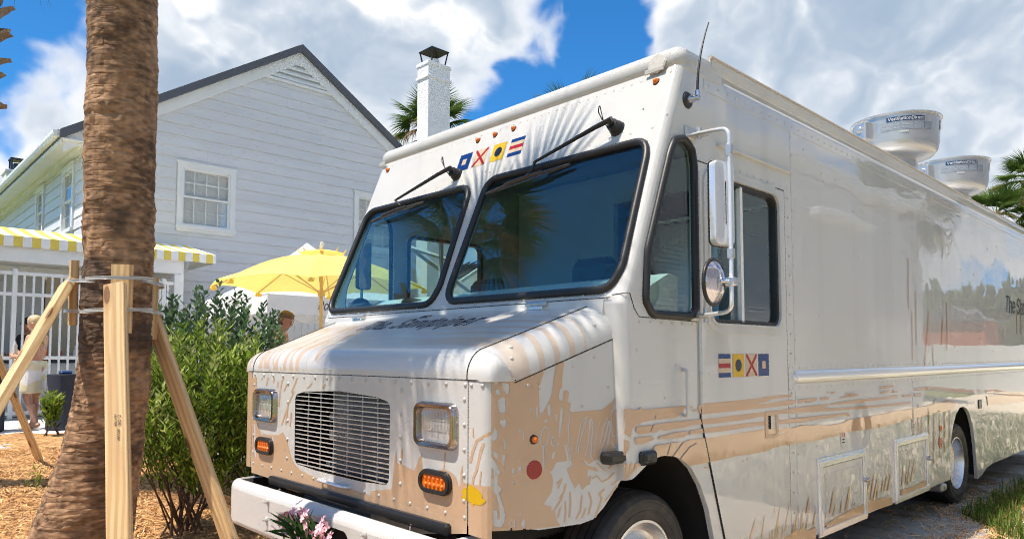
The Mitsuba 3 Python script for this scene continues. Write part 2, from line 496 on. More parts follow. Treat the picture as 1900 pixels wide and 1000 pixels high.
DECAL_SIDE = [[[(4.204,1.121),(3.211,1.124),(3.19,1.149),(3.191,1.17),(3.222,1.178),(3.867,1.181),(3.889,1.186),(4.049,1.188),(4.258,1.184),(4.255,1.173),(4.172,1.168),(4.005,1.169),(3.908,1.154),(3.821,1.155),(3.826,1.15),(3.929,1.146),(4.126,1.154),(4.252,1.152),(4.316,1.144),(4.28,1.129)]],[[(3.111,1.162),(3.111,1.172),(3.139,1.172),(3.138,1.16)]],[[(3.143,1.153),(3.175,1.152),(3.175,1.139),(3.142,1.142)]],[[(3.345,1.069),(3.148,1.076),(3.06,1.069),(2.947,1.069),(2.901,1.064),(2.844,1.077),(2.83,1.067),(2.694,1.063),(2.661,1.08),(2.665,1.099),(2.791,1.101),(2.766,1.068),(2.773,1.066),(2.801,1.101),(2.902,1.103),(3.401,1.1),(4.786,1.103),(4.788,1.09),(4.722,1.088),(4.687,1.081),(4.931,1.068),(5.241,1.06),(6.402,1.042),(6.442,1.037),(6.439,1.024),(5.39,1.039),(4.044,1.078),(3.663,1.069)]],[[(2.569,1.103),(2.57,1.187),(2.622,1.187),(2.646,1.176),(2.683,1.177),(2.703,1.192),(2.708,1.176),(3.087,1.175),(3.086,1.163),(3.062,1.161),(3.042,1.144),(3.014,1.135),(2.994,1.123),(2.811,1.123),(2.818,1.14),(2.81,1.142),(2.801,1.123),(2.703,1.119),(2.694,1.109),(2.665,1.109),(2.645,1.1),(2.641,1.094),(2.633,1.096),(2.627,1.067),(2.619,1.054),(2.572,1.078),(2.601,1.185),(2.595,1.186)]],[[(3.896,1.022),(3.759,1.027),(3.43,1.023),(3.117,1.032),(3.092,1.028),(3.112,1.044),(3.104,1.049),(3.208,1.053),(3.662,1.05),(3.897,1.047)]],[[(2.834,1.029),(2.847,1.043),(2.983,1.051),(3.103,1.049),(3.068,1.023)]],[[(2.652,1.051),(2.794,1.047),(2.803,1.034),(2.751,1.023),(2.692,1.018),(2.66,1.026)]],[[(3.753,0.874),(3.561,0.88),(3.425,0.876),(3.104,0.877),(3.022,0.919),(3.109,0.969),(3.168,0.98),(3.163,0.986),(3.102,0.974),(3.014,0.925),(3.018,0.921),(2.96,0.938),(3.051,0.998),(3.117,1.006),(3.353,1.0),(3.86,1.003),(4.14,0.987),(4.152,0.997),(4.232,0.981),(4.388,0.991),(4.518,0.978),(4.64,0.977),(4.753,0.961),(5.033,0.964),(5.119,0.978),(5.264,0.975),(5.37,0.982),(5.462,0.974),(5.574,0.979),(5.841,0.979),(6.019,0.989),(6.241,0.982),(6.457,0.986),(6.447,0.898),(6.253,0.9),(6.046,0.888),(5.697,0.884),(4.951,0.896),(5.021,0.877),(4.879,0.888),(4.852,0.879),(4.813,0.888),(4.722,0.879),(4.046,0.888),(3.896,0.875)],[(4.072,0.96),(4.167,0.963),(4.173,0.967),(4.067,0.968)]],[[(2.569,1.053),(2.611,1.04),(2.61,1.005),(2.579,0.98),(2.567,0.982)]],[[(2.776,0.947),(2.785,0.98),(2.811,1.003),(2.982,1.004),(3.036,0.999),(2.949,0.941),(2.952,0.939),(2.889,0.948),(2.81,0.95)],[(2.932,0.998),(2.904,0.95),(2.905,0.949),(2.911,0.948),(2.939,0.996)]],[[(3.675,0.857),(3.69,0.856),(3.689,0.847),(3.674,0.848)]],[[(3.631,0.851),(3.647,0.849),(3.647,0.84),(3.631,0.842)]],[[(3.237,0.848),(3.238,0.855),(3.274,0.855),(3.274,0.848)]],[[(2.567,0.943),(2.582,0.942),(2.57,0.882),(2.576,0.88),(2.589,0.942),(2.614,0.94),(2.598,0.893),(2.604,0.891),(2.621,0.939),(2.649,0.937),(2.635,0.908),(2.64,0.906),(2.657,0.937),(2.714,0.932),(2.65,0.906),(2.581,0.87),(2.566,0.882)]],[[(3.983,0.509),(3.988,0.53),(3.991,0.551),(3.997,0.528),(3.993,0.507)]],[[(3.82,0.39),(3.846,0.459),(3.872,0.529),(3.859,0.457),(3.833,0.388)]],[[(3.706,0.41),(3.686,0.414),(3.764,0.524),(3.744,0.465)]],[[(3.962,0.371),(3.948,0.373),(3.962,0.426),(3.968,0.397)]],[[(3.928,0.371),(3.918,0.373),(3.932,0.413),(3.934,0.391)]],[[(5.723,1.183),(5.807,1.189),(6.036,1.19),(6.067,1.181),(6.035,1.173),(5.823,1.167),(5.73,1.172)]],[[(5.736,1.146),(5.89,1.15),(5.961,1.153),(5.951,1.14),(5.82,1.131),(5.739,1.134)]],[[(4.767,1.179),(4.786,1.182),(4.804,1.178),(4.791,1.171)]],[[(4.839,1.177),(4.903,1.179),(4.904,1.178),(4.903,1.171),(4.851,1.165)]],[[(4.996,1.131),(4.998,1.141),(5.183,1.145),(5.068,1.154),(5.075,1.161),(5.218,1.157),(5.319,1.144),(5.275,1.134)]],[[(4.652,1.139),(4.7,1.149),(4.796,1.148),(4.794,1.132),(4.699,1.131)]],[[(4.818,1.103),(5.244,1.11),(5.886,1.103),(6.084,1.108),(6.138,1.099),(6.109,1.088),(5.471,1.088),(5.257,1.082),(5.169,1.088),(4.82,1.095)]],[[(4.451,1.128),(4.436,1.141),(4.371,1.129),(4.335,1.129),(4.335,1.149),(4.471,1.151),(4.613,1.147),(4.611,1.135),(4.494,1.126)]],[[(5.092,1.01),(4.488,1.011),(4.487,1.006),(4.052,1.019),(4.054,1.042),(4.188,1.041),(5.094,1.026),(5.133,1.022),(5.149,1.002),(5.12,1.0)]],[[(5.823,0.398),(5.879,0.478),(5.933,0.56),(5.901,0.475),(5.847,0.395)]],[[(5.779,0.403),(5.756,0.407),(5.851,0.549),(5.826,0.474)]],[[(5.723,0.403),(5.7,0.406),(5.757,0.523),(5.751,0.461)]],[[(5.621,0.369),(5.598,0.372),(5.644,0.492),(5.643,0.429)]],[[(5.48,0.477),(5.447,0.411),(5.442,0.394),(5.438,0.394),(5.433,0.385),(5.472,0.378),(5.575,0.583),(5.548,0.471),(5.499,0.373),(5.534,0.366),(5.661,0.574),(5.622,0.461),(5.563,0.363),(5.766,0.357),(5.93,0.326),(5.925,0.28),(5.371,0.299),(5.378,0.395),(5.412,0.389),(5.426,0.414),(5.453,0.516),(5.456,0.473),(5.511,0.579)]],[[(4.437,0.44),(4.409,0.444),(4.463,0.549),(4.463,0.492)]],[[(4.558,0.418),(4.529,0.352),(4.513,0.354),(4.57,0.487)]],[[(4.163,0.464),(4.127,0.386),(4.112,0.388),(4.185,0.545)]],[[(4.027,0.423),(3.999,0.364),(3.977,0.368),(4.066,0.553),(4.044,0.461),(4.044,0.431),(4.03,0.365),(4.014,0.368)]],[[(4.215,0.359),(4.26,0.444),(4.245,0.387),(4.233,0.362),(4.249,0.365),(4.315,0.51),(4.296,0.435),(4.264,0.368),(4.325,0.365),(4.379,0.495),(4.365,0.421),(4.341,0.364),(4.355,0.363),(4.386,0.421),(4.38,0.389),(4.366,0.361),(4.404,0.349),(4.458,0.466),(4.442,0.394),(4.419,0.344),(4.451,0.335),(4.549,0.342),(4.544,0.262),(4.098,0.341),(4.141,0.355)]],[[(4.076,0.344),(4.062,0.347),(4.103,0.44),(4.096,0.391)]],[[(6.485,2.232),(6.456,1.8),(6.442,1.799),(6.47,2.231)]],[[(10.645,2.117),(10.595,1.68),(10.562,1.679),(10.613,2.115)]],[[(6.651,1.97),(6.633,1.51),(6.618,1.51),(6.636,1.969)]],[[(10.404,2.071),(10.362,1.675),(10.331,1.675),(10.373,2.069)]],[[(7.505,1.922),(7.523,1.923),(7.503,1.468),(7.485,1.468)]],[[(7.37,1.765),(7.388,1.766),(7.327,1.516),(7.309,1.516)]],[[(6.522,1.789),(6.537,1.79),(6.524,1.383),(6.509,1.383)]],[[(6.967,1.808),(6.983,1.809),(6.892,1.512),(6.794,1.279),(6.778,1.28),(6.876,1.513)]],[[(7.073,1.514),(7.078,1.275),(7.061,1.275),(7.056,1.514)]],[[(6.512,1.131),(6.515,1.148),(6.874,1.146),(6.87,1.126)]],[[(5.997,1.131),(6.034,1.154),(6.124,1.141),(6.122,1.132)]],[[(6.52,1.101),(6.694,1.101),(6.696,1.1),(6.693,1.08),(6.529,1.077)]],[[(6.235,1.105),(6.446,1.103),(6.448,1.103),(6.444,1.082),(6.252,1.086)]],[[(10.573,0.853),(8.865,0.891),(8.835,0.989),(10.334,0.973),(10.589,0.938)]],[[(7.045,1.038),(7.071,1.037),(7.066,0.996),(7.49,1.009),(7.727,0.968),(7.615,0.912),(7.526,0.913),(7.469,0.574),(7.441,0.577),(7.497,0.913),(7.36,0.913),(7.316,0.54),(7.288,0.542),(7.332,0.913),(7.054,0.914),(6.994,0.477),(6.969,0.48),(7.028,0.914),(6.894,0.915),(6.866,0.537),(6.841,0.539),(6.871,0.944),(6.858,0.99),(7.039,0.995)]],[[(6.469,0.903),(6.477,0.982),(6.603,0.985),(6.605,1.012),(6.629,1.01),(6.627,0.985),(6.857,0.989),(6.849,0.907),(6.716,0.906),(6.666,0.557),(6.643,0.559),(6.692,0.905),(6.622,0.905),(6.606,0.652),(6.583,0.654),(6.598,0.904),(6.504,0.903),(6.475,0.708),(6.452,0.71),(6.481,0.903)]],[[(7.184,0.887),(7.211,0.886),(7.183,0.505),(7.157,0.507)]]]
DECAL_FEND = [[[(0.537,0.965),(0.547,0.993),(0.57,0.997),(0.569,0.965)]],[[(-0.114,0.715),(-0.114,0.971),(-0.078,0.933),(-0.074,0.948),(-0.115,1.013),(-0.115,1.094),(-0.108,1.073),(-0.089,1.087),(-0.086,1.113),(-0.101,1.132),(-0.115,1.096),(-0.115,1.317),(0.001,1.318),(0.144,1.368),(0.142,1.348),(0.128,1.314),(0.117,1.273),(0.118,1.218),(0.123,1.18),(0.136,1.179),(0.183,1.25),(0.206,1.382),(0.252,1.406),(0.239,1.312),(0.242,1.29),(0.228,1.277),(0.221,1.242),(0.23,1.228),(0.247,1.234),(0.247,1.269),(0.261,1.276),(0.278,1.265),(0.268,1.223),(0.289,1.218),(0.28,1.191),(0.288,1.178),(0.464,1.181),(0.512,1.21),(0.54,1.236),(0.536,1.213),(0.521,1.178),(0.572,1.182),(0.57,1.026),(0.536,1.011),(0.52,1.036),(0.51,1.033),(0.531,1.0),(0.569,1.017),(0.57,1.005),(0.539,0.999),(0.526,0.964),(0.43,0.961),(0.384,0.944),(0.351,0.976),(0.37,0.941),(0.429,0.925),(0.438,0.905),(0.383,0.922),(0.374,0.894),(0.383,0.88),(0.387,0.894),(0.397,0.891),(0.388,0.851),(0.376,0.854),(0.347,0.834),(0.329,0.869),(0.31,0.845),(0.294,0.867),(0.263,0.932),(0.296,0.949),(0.286,0.968),(0.289,0.97),(0.272,1.036),(0.281,1.057),(0.277,1.099),(0.286,1.141),(0.281,1.176),(0.274,1.176),(0.278,1.141),(0.269,1.1),(0.274,1.058),(0.265,1.037),(0.282,0.969),(0.27,0.969),(0.278,0.971),(0.261,1.037),(0.25,1.037),(0.267,0.968),(0.207,0.965),(0.19,0.939),(0.174,0.926),(0.186,0.911),(0.19,0.884),(0.181,0.843),(0.14,0.794),(0.181,0.782),(0.178,0.762),(0.196,0.766),(0.194,0.769),(0.228,0.806),(0.22,0.814),(0.245,0.838),(0.254,0.871),(0.263,0.869),(0.254,0.835),(0.243,0.824),(0.245,0.821),(0.237,0.802),(0.202,0.764),(0.198,0.765),(0.21,0.717),(0.231,0.694),(0.052,0.7),(0.045,0.714),(0.047,0.737),(0.039,0.747),(0.025,0.727),(0.034,0.715),(0.036,0.702),(-0.017,0.706),(-0.018,0.72),(-0.025,0.719),(-0.027,0.707)],[(0.491,1.03),(0.473,0.988),(0.481,0.986),(0.5,1.027),(0.514,1.091),(0.522,1.054),(0.563,1.055),(0.561,1.061),(0.528,1.06),(0.522,1.108),(0.519,1.166),(0.512,1.166),(0.513,1.116),(0.505,1.132),(0.498,1.133),(0.472,1.046),(0.44,0.976),(0.448,0.974),(0.481,1.043),(0.502,1.111),(0.506,1.101)],[(0.464,1.097),(0.449,1.033),(0.457,1.031),(0.472,1.095),(0.5,1.144),(0.492,1.146)],[(0.453,1.132),(0.449,1.133),(0.428,1.062),(0.41,0.977),(0.414,0.977)],[(0.389,1.05),(0.401,1.137),(0.408,1.113),(0.399,1.05),(0.393,0.978),(0.404,0.959),(0.41,0.961),(0.402,0.978),(0.407,1.049),(0.417,1.113),(0.404,1.149),(0.39,1.136),(0.38,1.051),(0.363,0.981),(0.37,0.98)],[(0.343,1.109),(0.361,1.143),(0.371,1.148),(0.372,1.137),(0.336,1.054),(0.322,0.999),(0.328,0.997),(0.343,1.052),(0.38,1.136),(0.377,1.157),(0.355,1.146),(0.336,1.111),(0.31,0.999),(0.316,0.999)],[(0.301,1.034),(0.288,0.987),(0.292,0.986),(0.306,1.033)],[(0.235,1.208),(0.223,1.123),(0.222,1.069),(0.229,1.074),(0.247,1.192)],[(0.214,1.047),(0.213,1.034),(0.22,1.033),(0.224,1.049)],[(0.204,1.172),(0.206,1.145),(0.214,1.145),(0.217,1.17)],[(0.206,1.059),(0.197,1.078),(0.19,1.079),(0.184,1.075),(0.179,1.052),(0.188,1.033),(0.195,1.032),(0.201,1.036)],[(0.185,0.981),(0.199,0.986),(0.203,1.012),(0.19,1.01),(0.182,0.987)],[(0.166,1.167),(0.174,1.158),(0.183,1.187),(0.174,1.218),(0.161,1.206)],[(0.135,1.034),(0.137,0.94),(0.145,0.939),(0.144,1.033),(0.162,1.05),(0.171,1.084),(0.168,1.112),(0.155,1.125),(0.138,1.117),(0.124,1.088),(0.124,1.053)],[(0.161,1.139),(0.165,1.147),(0.153,1.155),(0.141,1.142)],[(0.153,0.969),(0.157,0.969),(0.159,1.029),(0.155,1.03)],[(0.101,1.198),(0.105,1.161),(0.114,1.16),(0.111,1.215)],[(0.112,1.304),(0.114,1.316),(0.113,1.317),(0.106,1.314)],[(0.071,1.282),(0.078,1.288),(0.08,1.306)],[(0.072,1.189),(0.078,1.186),(0.079,1.205),(0.07,1.205)],[(0.041,0.891),(0.041,0.884),(0.05,0.885),(0.05,0.895)],[(0.035,1.109),(0.036,1.079),(0.042,1.071),(0.043,1.108)],[(0.012,0.95),(0.02,0.939),(0.029,0.952),(0.031,0.968),(0.013,0.96)],[(0.022,0.763),(0.029,0.763),(0.028,0.772),(0.021,0.773)],[(0.018,1.104),(0.026,1.104),(0.026,1.118),(0.017,1.119)],[(0.013,0.983),(0.018,0.982),(0.02,0.99),(0.013,0.993)],[(-0.007,0.746),(-0.01,0.716),(-0.009,0.715),(-0.001,0.717),(0.001,0.745)],[(-0.02,0.938),(-0.006,0.937),(-0.004,0.961),(-0.019,0.956)],[(-0.011,0.908),(-0.013,0.893),(-0.006,0.892),(-0.003,0.908)],[(-0.03,0.73),(-0.023,0.73),(-0.023,0.742),(-0.031,0.743)],[(-0.07,1.313),(-0.058,1.284),(-0.039,1.261),(-0.031,1.277),(-0.033,1.311)],[(-0.058,1.081),(-0.054,1.058),(-0.059,1.036),(-0.05,1.038),(-0.044,1.064)],[(-0.074,1.145),(-0.056,1.124),(-0.047,1.134),(-0.047,1.157),(-0.058,1.17),(-0.063,1.158),(-0.077,1.165)],[(-0.087,1.241),(-0.079,1.191),(-0.049,1.187),(-0.048,1.247),(-0.066,1.254)],[(-0.066,1.019),(-0.062,0.98),(-0.056,0.958),(-0.049,1.017)],[(-0.108,0.872),(-0.094,0.858),(-0.078,0.804),(-0.076,0.759),(-0.085,0.76),(-0.089,0.799),(-0.104,0.801),(-0.108,0.743),(-0.1,0.732),(-0.07,0.725),(-0.054,0.743),(-0.05,0.775),(-0.081,0.869),(-0.07,0.869),(-0.07,0.882),(-0.111,0.924)],[(-0.097,1.286),(-0.097,1.265),(-0.071,1.265),(-0.082,1.288)],[(-0.108,1.022),(-0.084,0.997),(-0.082,0.997),(-0.089,1.028),(-0.111,1.038)]],[[(0.492,0.916),(0.53,0.942),(0.567,0.939),(0.566,0.932),(0.535,0.934),(0.499,0.91)]],[[(0.51,0.843),(0.557,0.866),(0.563,0.86),(0.516,0.836)]],[[(0.471,0.774),(0.546,0.837),(0.554,0.833),(0.479,0.768)]],[[(0.399,0.882),(0.431,0.893),(0.459,0.864),(0.491,0.873),(0.528,0.898),(0.535,0.892),(0.497,0.866),(0.458,0.855),(0.428,0.884),(0.405,0.875)]],[[(0.427,0.945),(0.434,0.949),(0.479,0.909),(0.471,0.905)]],[[(0.414,0.708),(0.45,0.78),(0.445,0.801),(0.441,0.8),(0.434,0.806),(0.443,0.812),(0.442,0.816),(0.449,0.817),(0.472,0.831),(0.478,0.824),(0.454,0.808),(0.461,0.779),(0.442,0.737),(0.423,0.704)]],[[(0.377,0.726),(0.395,0.779),(0.378,0.821),(0.387,0.823),(0.405,0.778),(0.387,0.723)]],[[(0.342,0.717),(0.364,0.755),(0.372,0.752),(0.351,0.713)]],[[(0.307,0.715),(0.332,0.745),(0.342,0.813),(0.351,0.812),(0.342,0.742),(0.315,0.71)]],[[(0.271,0.724),(0.279,0.792),(0.275,0.833),(0.284,0.833),(0.289,0.79),(0.28,0.723)]],[[(0.244,0.707),(0.253,0.753),(0.249,0.794),(0.258,0.794),(0.263,0.751),(0.254,0.705)]],[[(0.205,0.879),(0.235,0.896),(0.242,0.894),(0.22,0.852),(0.211,0.856),(0.223,0.878),(0.21,0.872)]],[[(0.211,0.732),(0.227,0.777),(0.236,0.775),(0.22,0.729)]],[[(0.19,1.038),(0.185,1.058),(0.192,1.074),(0.197,1.068),(0.199,1.053),(0.196,1.04)]],[[(0.135,1.042),(0.13,1.059),(0.133,1.089),(0.142,1.111),(0.154,1.119),(0.16,1.113),(0.163,1.102),(0.162,1.072),(0.15,1.045),(0.143,1.04)]]]
DECAL_FRONT = [[[(-4.277,1.273),(-4.263,1.288),(-4.243,1.289),(-4.261,1.27)]],[[(-4.112,1.259),(-4.097,1.292),(-4.079,1.292),(-4.095,1.258)]],[[(-4.207,1.24),(-4.181,1.29),(-4.163,1.29),(-4.19,1.239)]],[[(-4.054,1.236),(-4.047,1.268),(-4.031,1.268),(-4.038,1.235)]],[[(-3.97,1.215),(-3.928,1.257),(-3.914,1.254),(-3.955,1.212)]],[[(-4.031,1.12),(-4.017,1.211),(-3.997,1.271),(-3.972,1.295),(-3.954,1.295),(-3.981,1.269),(-4.002,1.202),(-4.015,1.12)]],[[(-3.99,1.016),(-3.923,1.117),(-3.917,1.118),(-3.914,1.135),(-3.839,1.219),(-3.825,1.217),(-3.899,1.133),(-3.921,1.019),(-3.936,1.019),(-3.925,1.088),(-3.974,1.015)]],[[(-3.883,1.014),(-3.869,1.095),(-3.854,1.096),(-3.868,1.015)]],[[(-3.424,1.291),(-3.409,1.308),(-3.394,1.308),(-3.412,1.289)]],[[(-3.873,1.21),(-3.802,1.299),(-3.785,1.299),(-3.858,1.208)]],[[(-3.686,1.242),(-3.624,1.274),(-3.613,1.27),(-3.675,1.237)]],[[(-3.512,1.248),(-3.476,1.271),(-3.466,1.267),(-3.502,1.244)]],[[(-3.845,0.681),(-4.381,0.69),(-4.411,1.285),(-4.332,1.286),(-4.337,1.208),(-4.353,1.119),(-4.317,0.999),(-4.246,0.935),(-4.224,0.939),(-4.229,0.948),(-4.166,0.942),(-4.117,0.946),(-4.095,0.906),(-4.08,0.909),(-4.1,0.947),(-4.016,0.954),(-3.962,0.975),(-3.907,0.923),(-3.87,0.862),(-3.812,0.804),(-3.731,0.778),(-3.492,0.753),(-3.016,0.742),(-3.016,0.763),(-2.842,0.796),(-2.829,0.815),(-2.818,0.922),(-2.799,0.984),(-2.798,0.924),(-2.771,0.919),(-2.76,0.995),(-2.749,0.989),(-2.756,0.921),(-2.657,0.903),(-2.602,0.988),(-2.595,0.917),(-2.571,0.913),(-2.444,0.935),(-2.439,1.005),(-2.428,1.006),(-2.436,0.936),(-2.388,0.927),(-2.356,0.911),(-2.345,0.878),(-2.326,0.881),(-2.329,0.934),(-2.313,0.97),(-2.313,0.896),(-2.285,0.894),(-2.284,0.688),(-3.012,0.557),(-3.015,0.699)],[(-3.896,0.827),(-3.911,0.824),(-3.899,0.802),(-3.884,0.805)],[(-3.927,0.88),(-3.937,0.879),(-3.94,0.863),(-3.929,0.864)],[(-4.37,0.995),(-4.346,0.789),(-4.322,0.791),(-4.345,0.997)]]]
DECAL_CORNER = [[[(0.21,1.124),(0.271,1.124),(0.285,1.087),(0.223,1.087)]],[[(0.924,1.116),(0.989,1.106),(0.459,1.07),(0.262,1.019),(0.16,0.979),(0.048,0.982),(0.152,1.022),(0.362,1.077)]],[[(0.464,0.952),(0.327,0.925),(0.273,0.894),(0.547,0.894),(0.517,0.894),(0.585,0.954),(0.646,0.953),(0.578,0.894),(0.989,0.894),(0.989,0.682),(0.042,0.688),(0.042,0.894),(0.162,0.894),(0.222,0.928),(0.359,0.955),(0.564,1.042),(0.667,1.069),(0.769,1.065),(0.668,1.039)]]]
DECAL_YEL = [[[(-2.286,0.823),(-2.323,0.831),(-2.307,0.843),(-2.318,0.855),(-2.302,0.874),(-2.285,0.878)]]]
DECAL_YELC = [[[(0.138,0.821),(0.011,0.823),(0.011,0.881),(0.07,0.894),(0.547,0.874),(0.684,0.857),(0.65,0.847),(0.806,0.837),(0.684,0.821),(0.547,0.814),(0.308,0.817),(0.24,0.804)]]]
DECAL_HATCH = [[[(4.979,0.476),(4.978,0.471),(4.968,0.467),(4.957,0.468)]],[[(5.098,0.54),(5.079,0.45),(5.026,0.364),(4.99,0.37)]],[[(4.827,0.564),(4.808,0.474),(4.766,0.389),(4.741,0.393)]],[[(5.181,0.415),(5.184,0.396),(5.177,0.379),(5.166,0.38)]],[[(5.136,0.41),(5.14,0.393),(5.13,0.378),(5.116,0.38)]],[[(4.949,0.462),(4.949,0.412),(4.929,0.365),(4.908,0.368)]],[[(4.856,0.461),(4.837,0.41),(4.803,0.363),(4.788,0.365)]],[[(5.336,0.371),(5.331,0.303),(4.687,0.295),(4.69,0.336),(5.143,0.369)]]]
DECAL_HATCHB = [[[(6.421,0.489),(6.351,0.398),(6.324,0.401),(6.465,0.586)]],[[(6.329,0.495),(6.272,0.382),(6.246,0.385),(6.361,0.613)]],[[(6.175,0.487),(6.147,0.397),(6.121,0.401),(6.179,0.58)]],[[(6.263,0.537),(6.262,0.468),(6.236,0.403),(6.21,0.406)]],[[(6.734,0.369),(6.728,0.308),(6.104,0.315),(6.109,0.369),(6.402,0.357)]]]

# ================================================================= FOOD TRUCK
XR, XL = -1.966, -4.710
XC = (XR + XL) / 2
TRK = thing('food_truck', 'white step van food truck with sand coloured grass graphics, nautical flags and two roof fans', 'food truck')


def mirx(m):
    m = m.copy()
    m.apply_transform(np.diag([-1.0, 1, 1, 1]))
    m.apply_translation([2 * XC, 0, 0])
    return m


def P(name, mesh, mat, smooth=30, parent=None, **k):
    return put(name, mesh, mat, parent or TRK, smooth, **k)


WK = 0.4018


def wsy(z):
    return 2.588 + WK * (z - 1.694)


WN = unit([0, -1, WK])


def wsp(x, z, off=0.0):
    return np.array([x, wsy(z), z]) + WN * off


def hull_body(r):
    b = []
    for x in (XR - 0.05, XL + 0.05):
        for y, z in ((2.682, 0.25), (2.682, 1.52), (2.630, 1.660), (3.127, 2.905), (12.25, 2.93), (12.25, 0.10)):
            b.append(ball((x, y, z), r, 24))
    return m3.Manifold.batch_hull(b)


ARCH_F = [(2.60, 0.857), (2.64, 0.865), (2.75, 0.918), (2.82, 0.942), (2.889, 0.95), (2.96, 0.943), (3.04, 0.92), (3.13, 0.86), (3.21, 0.767), (3.28, 0.64), (3.331, 0.476), (3.37, 0.34), (3.39, 0.285)]
ARCH_R = [(7.45, 0.285), (7.47, 0.45), (7.52, 0.62), (7.60, 0.76), (7.72, 0.87), (7.84, 0.92), (7.96, 0.925), (8.08, 0.90), (8.19, 0.83), (8.28, 0.71), (8.34, 0.52), (8.37, 0.30), (8.375, 0.18)]
cut = Polygon([(2.0, -1), (2.0, 0.857)] + ARCH_F + ARCH_R + [(8.55, 0.20), (8.75, 0.25), (9.0, 0.27), (13, 0.27), (13, -1)])
outer, inner = hull_body(0.05), hull_body(0.022)


def pane_poly(x0, x1):
    p = Polygon([(x0 + 0.015, 2.515), (x1 - 0.02, 2.505), (x1, 2.40), (x1 + 0.018, 1.84), (x1 - 0.02, 1.73), (x0 - 0.0, 1.738), (x0 - 0.02, 1.80)])
    return p.buffer(-0.085).buffer(0.085, quad_segs=8).simplify(0.002)


PANE_R, PANE_L = pane_poly(-3.272, -2.035), pane_poly(-4.640, -3.408)
QUARTER = Polygon([(2.765, 1.92), (2.965, 2.43), (3.01, 2.505), (3.09, 2.53), (3.165, 2.49), (3.185, 2.40), (3.185, 1.66), (3.13, 1.62), (2.80, 1.62), (2.745, 1.68)]).buffer(-0.035).buffer(0.035, quad_segs=6)
DOORWIN = rrect(3.318, 1.60, 4.105, 2.385, 0.07)
DOOR = Polygon([(3.222, 2.435), (3.222, 1.10), (3.43, 0.48), (3.50, 0.30), (4.205, 0.30), (4.205, 2.435)])
shell = outer - inner - man(ext_x(cut, XL - 1, XR + 1))
for pg in (PANE_R, PANE_L):
    shell = shell - man(ext_y(pg, 2.3, 3.2))
for pg in (QUARTER, DOORWIN):
    shell = shell - man(ext_x(pg, XR - 0.2, XR + 0.2)) - man(ext_x(pg, XL - 0.2, XL + 0.2))
sh = tri(shell)
c = sh.triangles_center
side = (np.abs(sh.face_normals[:, 0]) > 0.96) & ((c[:, 0] > XR - 0.012) | (c[:, 0] < XL + 0.012))
insd = np.array([(XL + 0.031 < q[0] < XR - 0.031 and q[1] > max(wsy(q[2]) + 0.02, 2.644) and 0.3 < q[2] < 2.94 and q[1] < 12.27) for q in c])
P('body', sh.submesh([np.nonzero(~side & ~insd)[0]], append=True), 'paint', 30)
sd_ = sh.submesh([np.nonzero(side & ~insd)[0]], append=True)
P('side_panel', sd_, 'paint_side', False)
P('cab_lining', sh.submesh([np.nonzero(insd)[0]], append=True), 'cab_grey', False)

# roof cap: fat rolled edge over the windshield, wrapped round the corners
capb = m3.Manifold.batch_hull([ball((x, y, 2.966), 0.070, 32) for x in (XR - 0.058, XL + 0.058) for y in (3.135, 3.42)])
capb2 = m3.Manifold.batch_hull([ball((x, y, z), 0.012, 12) for x in (XR - 0.006, XL + 0.006) for y, z in ((3.13, 2.915), (3.48, 2.915), (3.13, 3.0), (3.48, 3.0))])
P('roof_cap', tri(capb + capb2), 'paint', 35)
P('roof', bx(XL + 0.03, XR - 0.03, 3.15, 12.2, 2.94, 3.022, 0.02), 'paint', False)
for s, nm in ((1, 'drip_rail'), (-1, 'drip_rail')):
    rail = cat(ext(Polygon([(0.0, 2.955), (0.006, 2.957), (0.014, 2.98), (0.020, 3.005), (0.022, 3.022), (0.0, 3.022)]), 8.9, (XR, 3.36, 0), (1, 0, 0), (0, 0, 1), (0, 1, 0)))
    rk = P('drip_rail', rail if s > 0 else mirx(rail), 'paint_side', 25)
    lip = tube([(XR + 0.016, 3.34, 3.024), (XR + 0.016, 12.28, 3.024)], 0.012, 8)
    P('lip', lip if s > 0 else mirx(lip), 'rail_lip', 40, parent=rk)
P('seam_strip', cat(bx(XR, XR + 0.004, 3.30, 12.28, 2.835, 2.90, 0.001), bx(XR, XR + 0.003, 4.31, 4.335, 0.29, 2.835), bx(XR, XR + 0.003, 6.485, 6.51, 0.77, 1.2), bx(XR, XR + 0.002, 4.34, 12.27, 2.70, 2.706)), 'paint_side', False)
for tp_ in (aim(lathe([(0, 0.003), (0.05, 0.002), (0.06, -0.004), (0, -0.004)], 9), (-2.10, 3.062, 2.955), (0, -1, 0.2)), bx(-2.17, -2.05, 3.05, 3.06, 2.905, 2.93, 0.003), bx(-4.70, -4.62, 3.05, 3.06, 2.90, 2.935, 0.003)):
    P('tape', tp_, 'white_plastic', False)

# rivets
RV = []


def rivet(p, n, r=0.0085):
    RV.append((np.asarray(p, float), np.asarray(n, float), r))


dome = trimesh.creation.icosphere(subdivisions=1, radius=1.0)


def rivets_mesh(L):
    v, f, k = [], [], 0
    for p, n, r in L:
        m = dome.copy()
        m.vertices *= [r, r, r * 0.75]
        m.apply_transform(trimesh.geometry.align_vectors([0, 0, 1], unit(n)))
        v.append(m.vertices + p); f.append(m.faces + k); k += len(m.vertices)
    return trimesh.Trimesh(np.vstack(v), np.vstack(f), process=False)


def row(a, b, n, nrm, r=0.0085):
    for t in np.linspace(0, 1, n):
        rivet(np.asarray(a, float) * (1 - t) + np.asarray(b, float) * t, nrm, r)


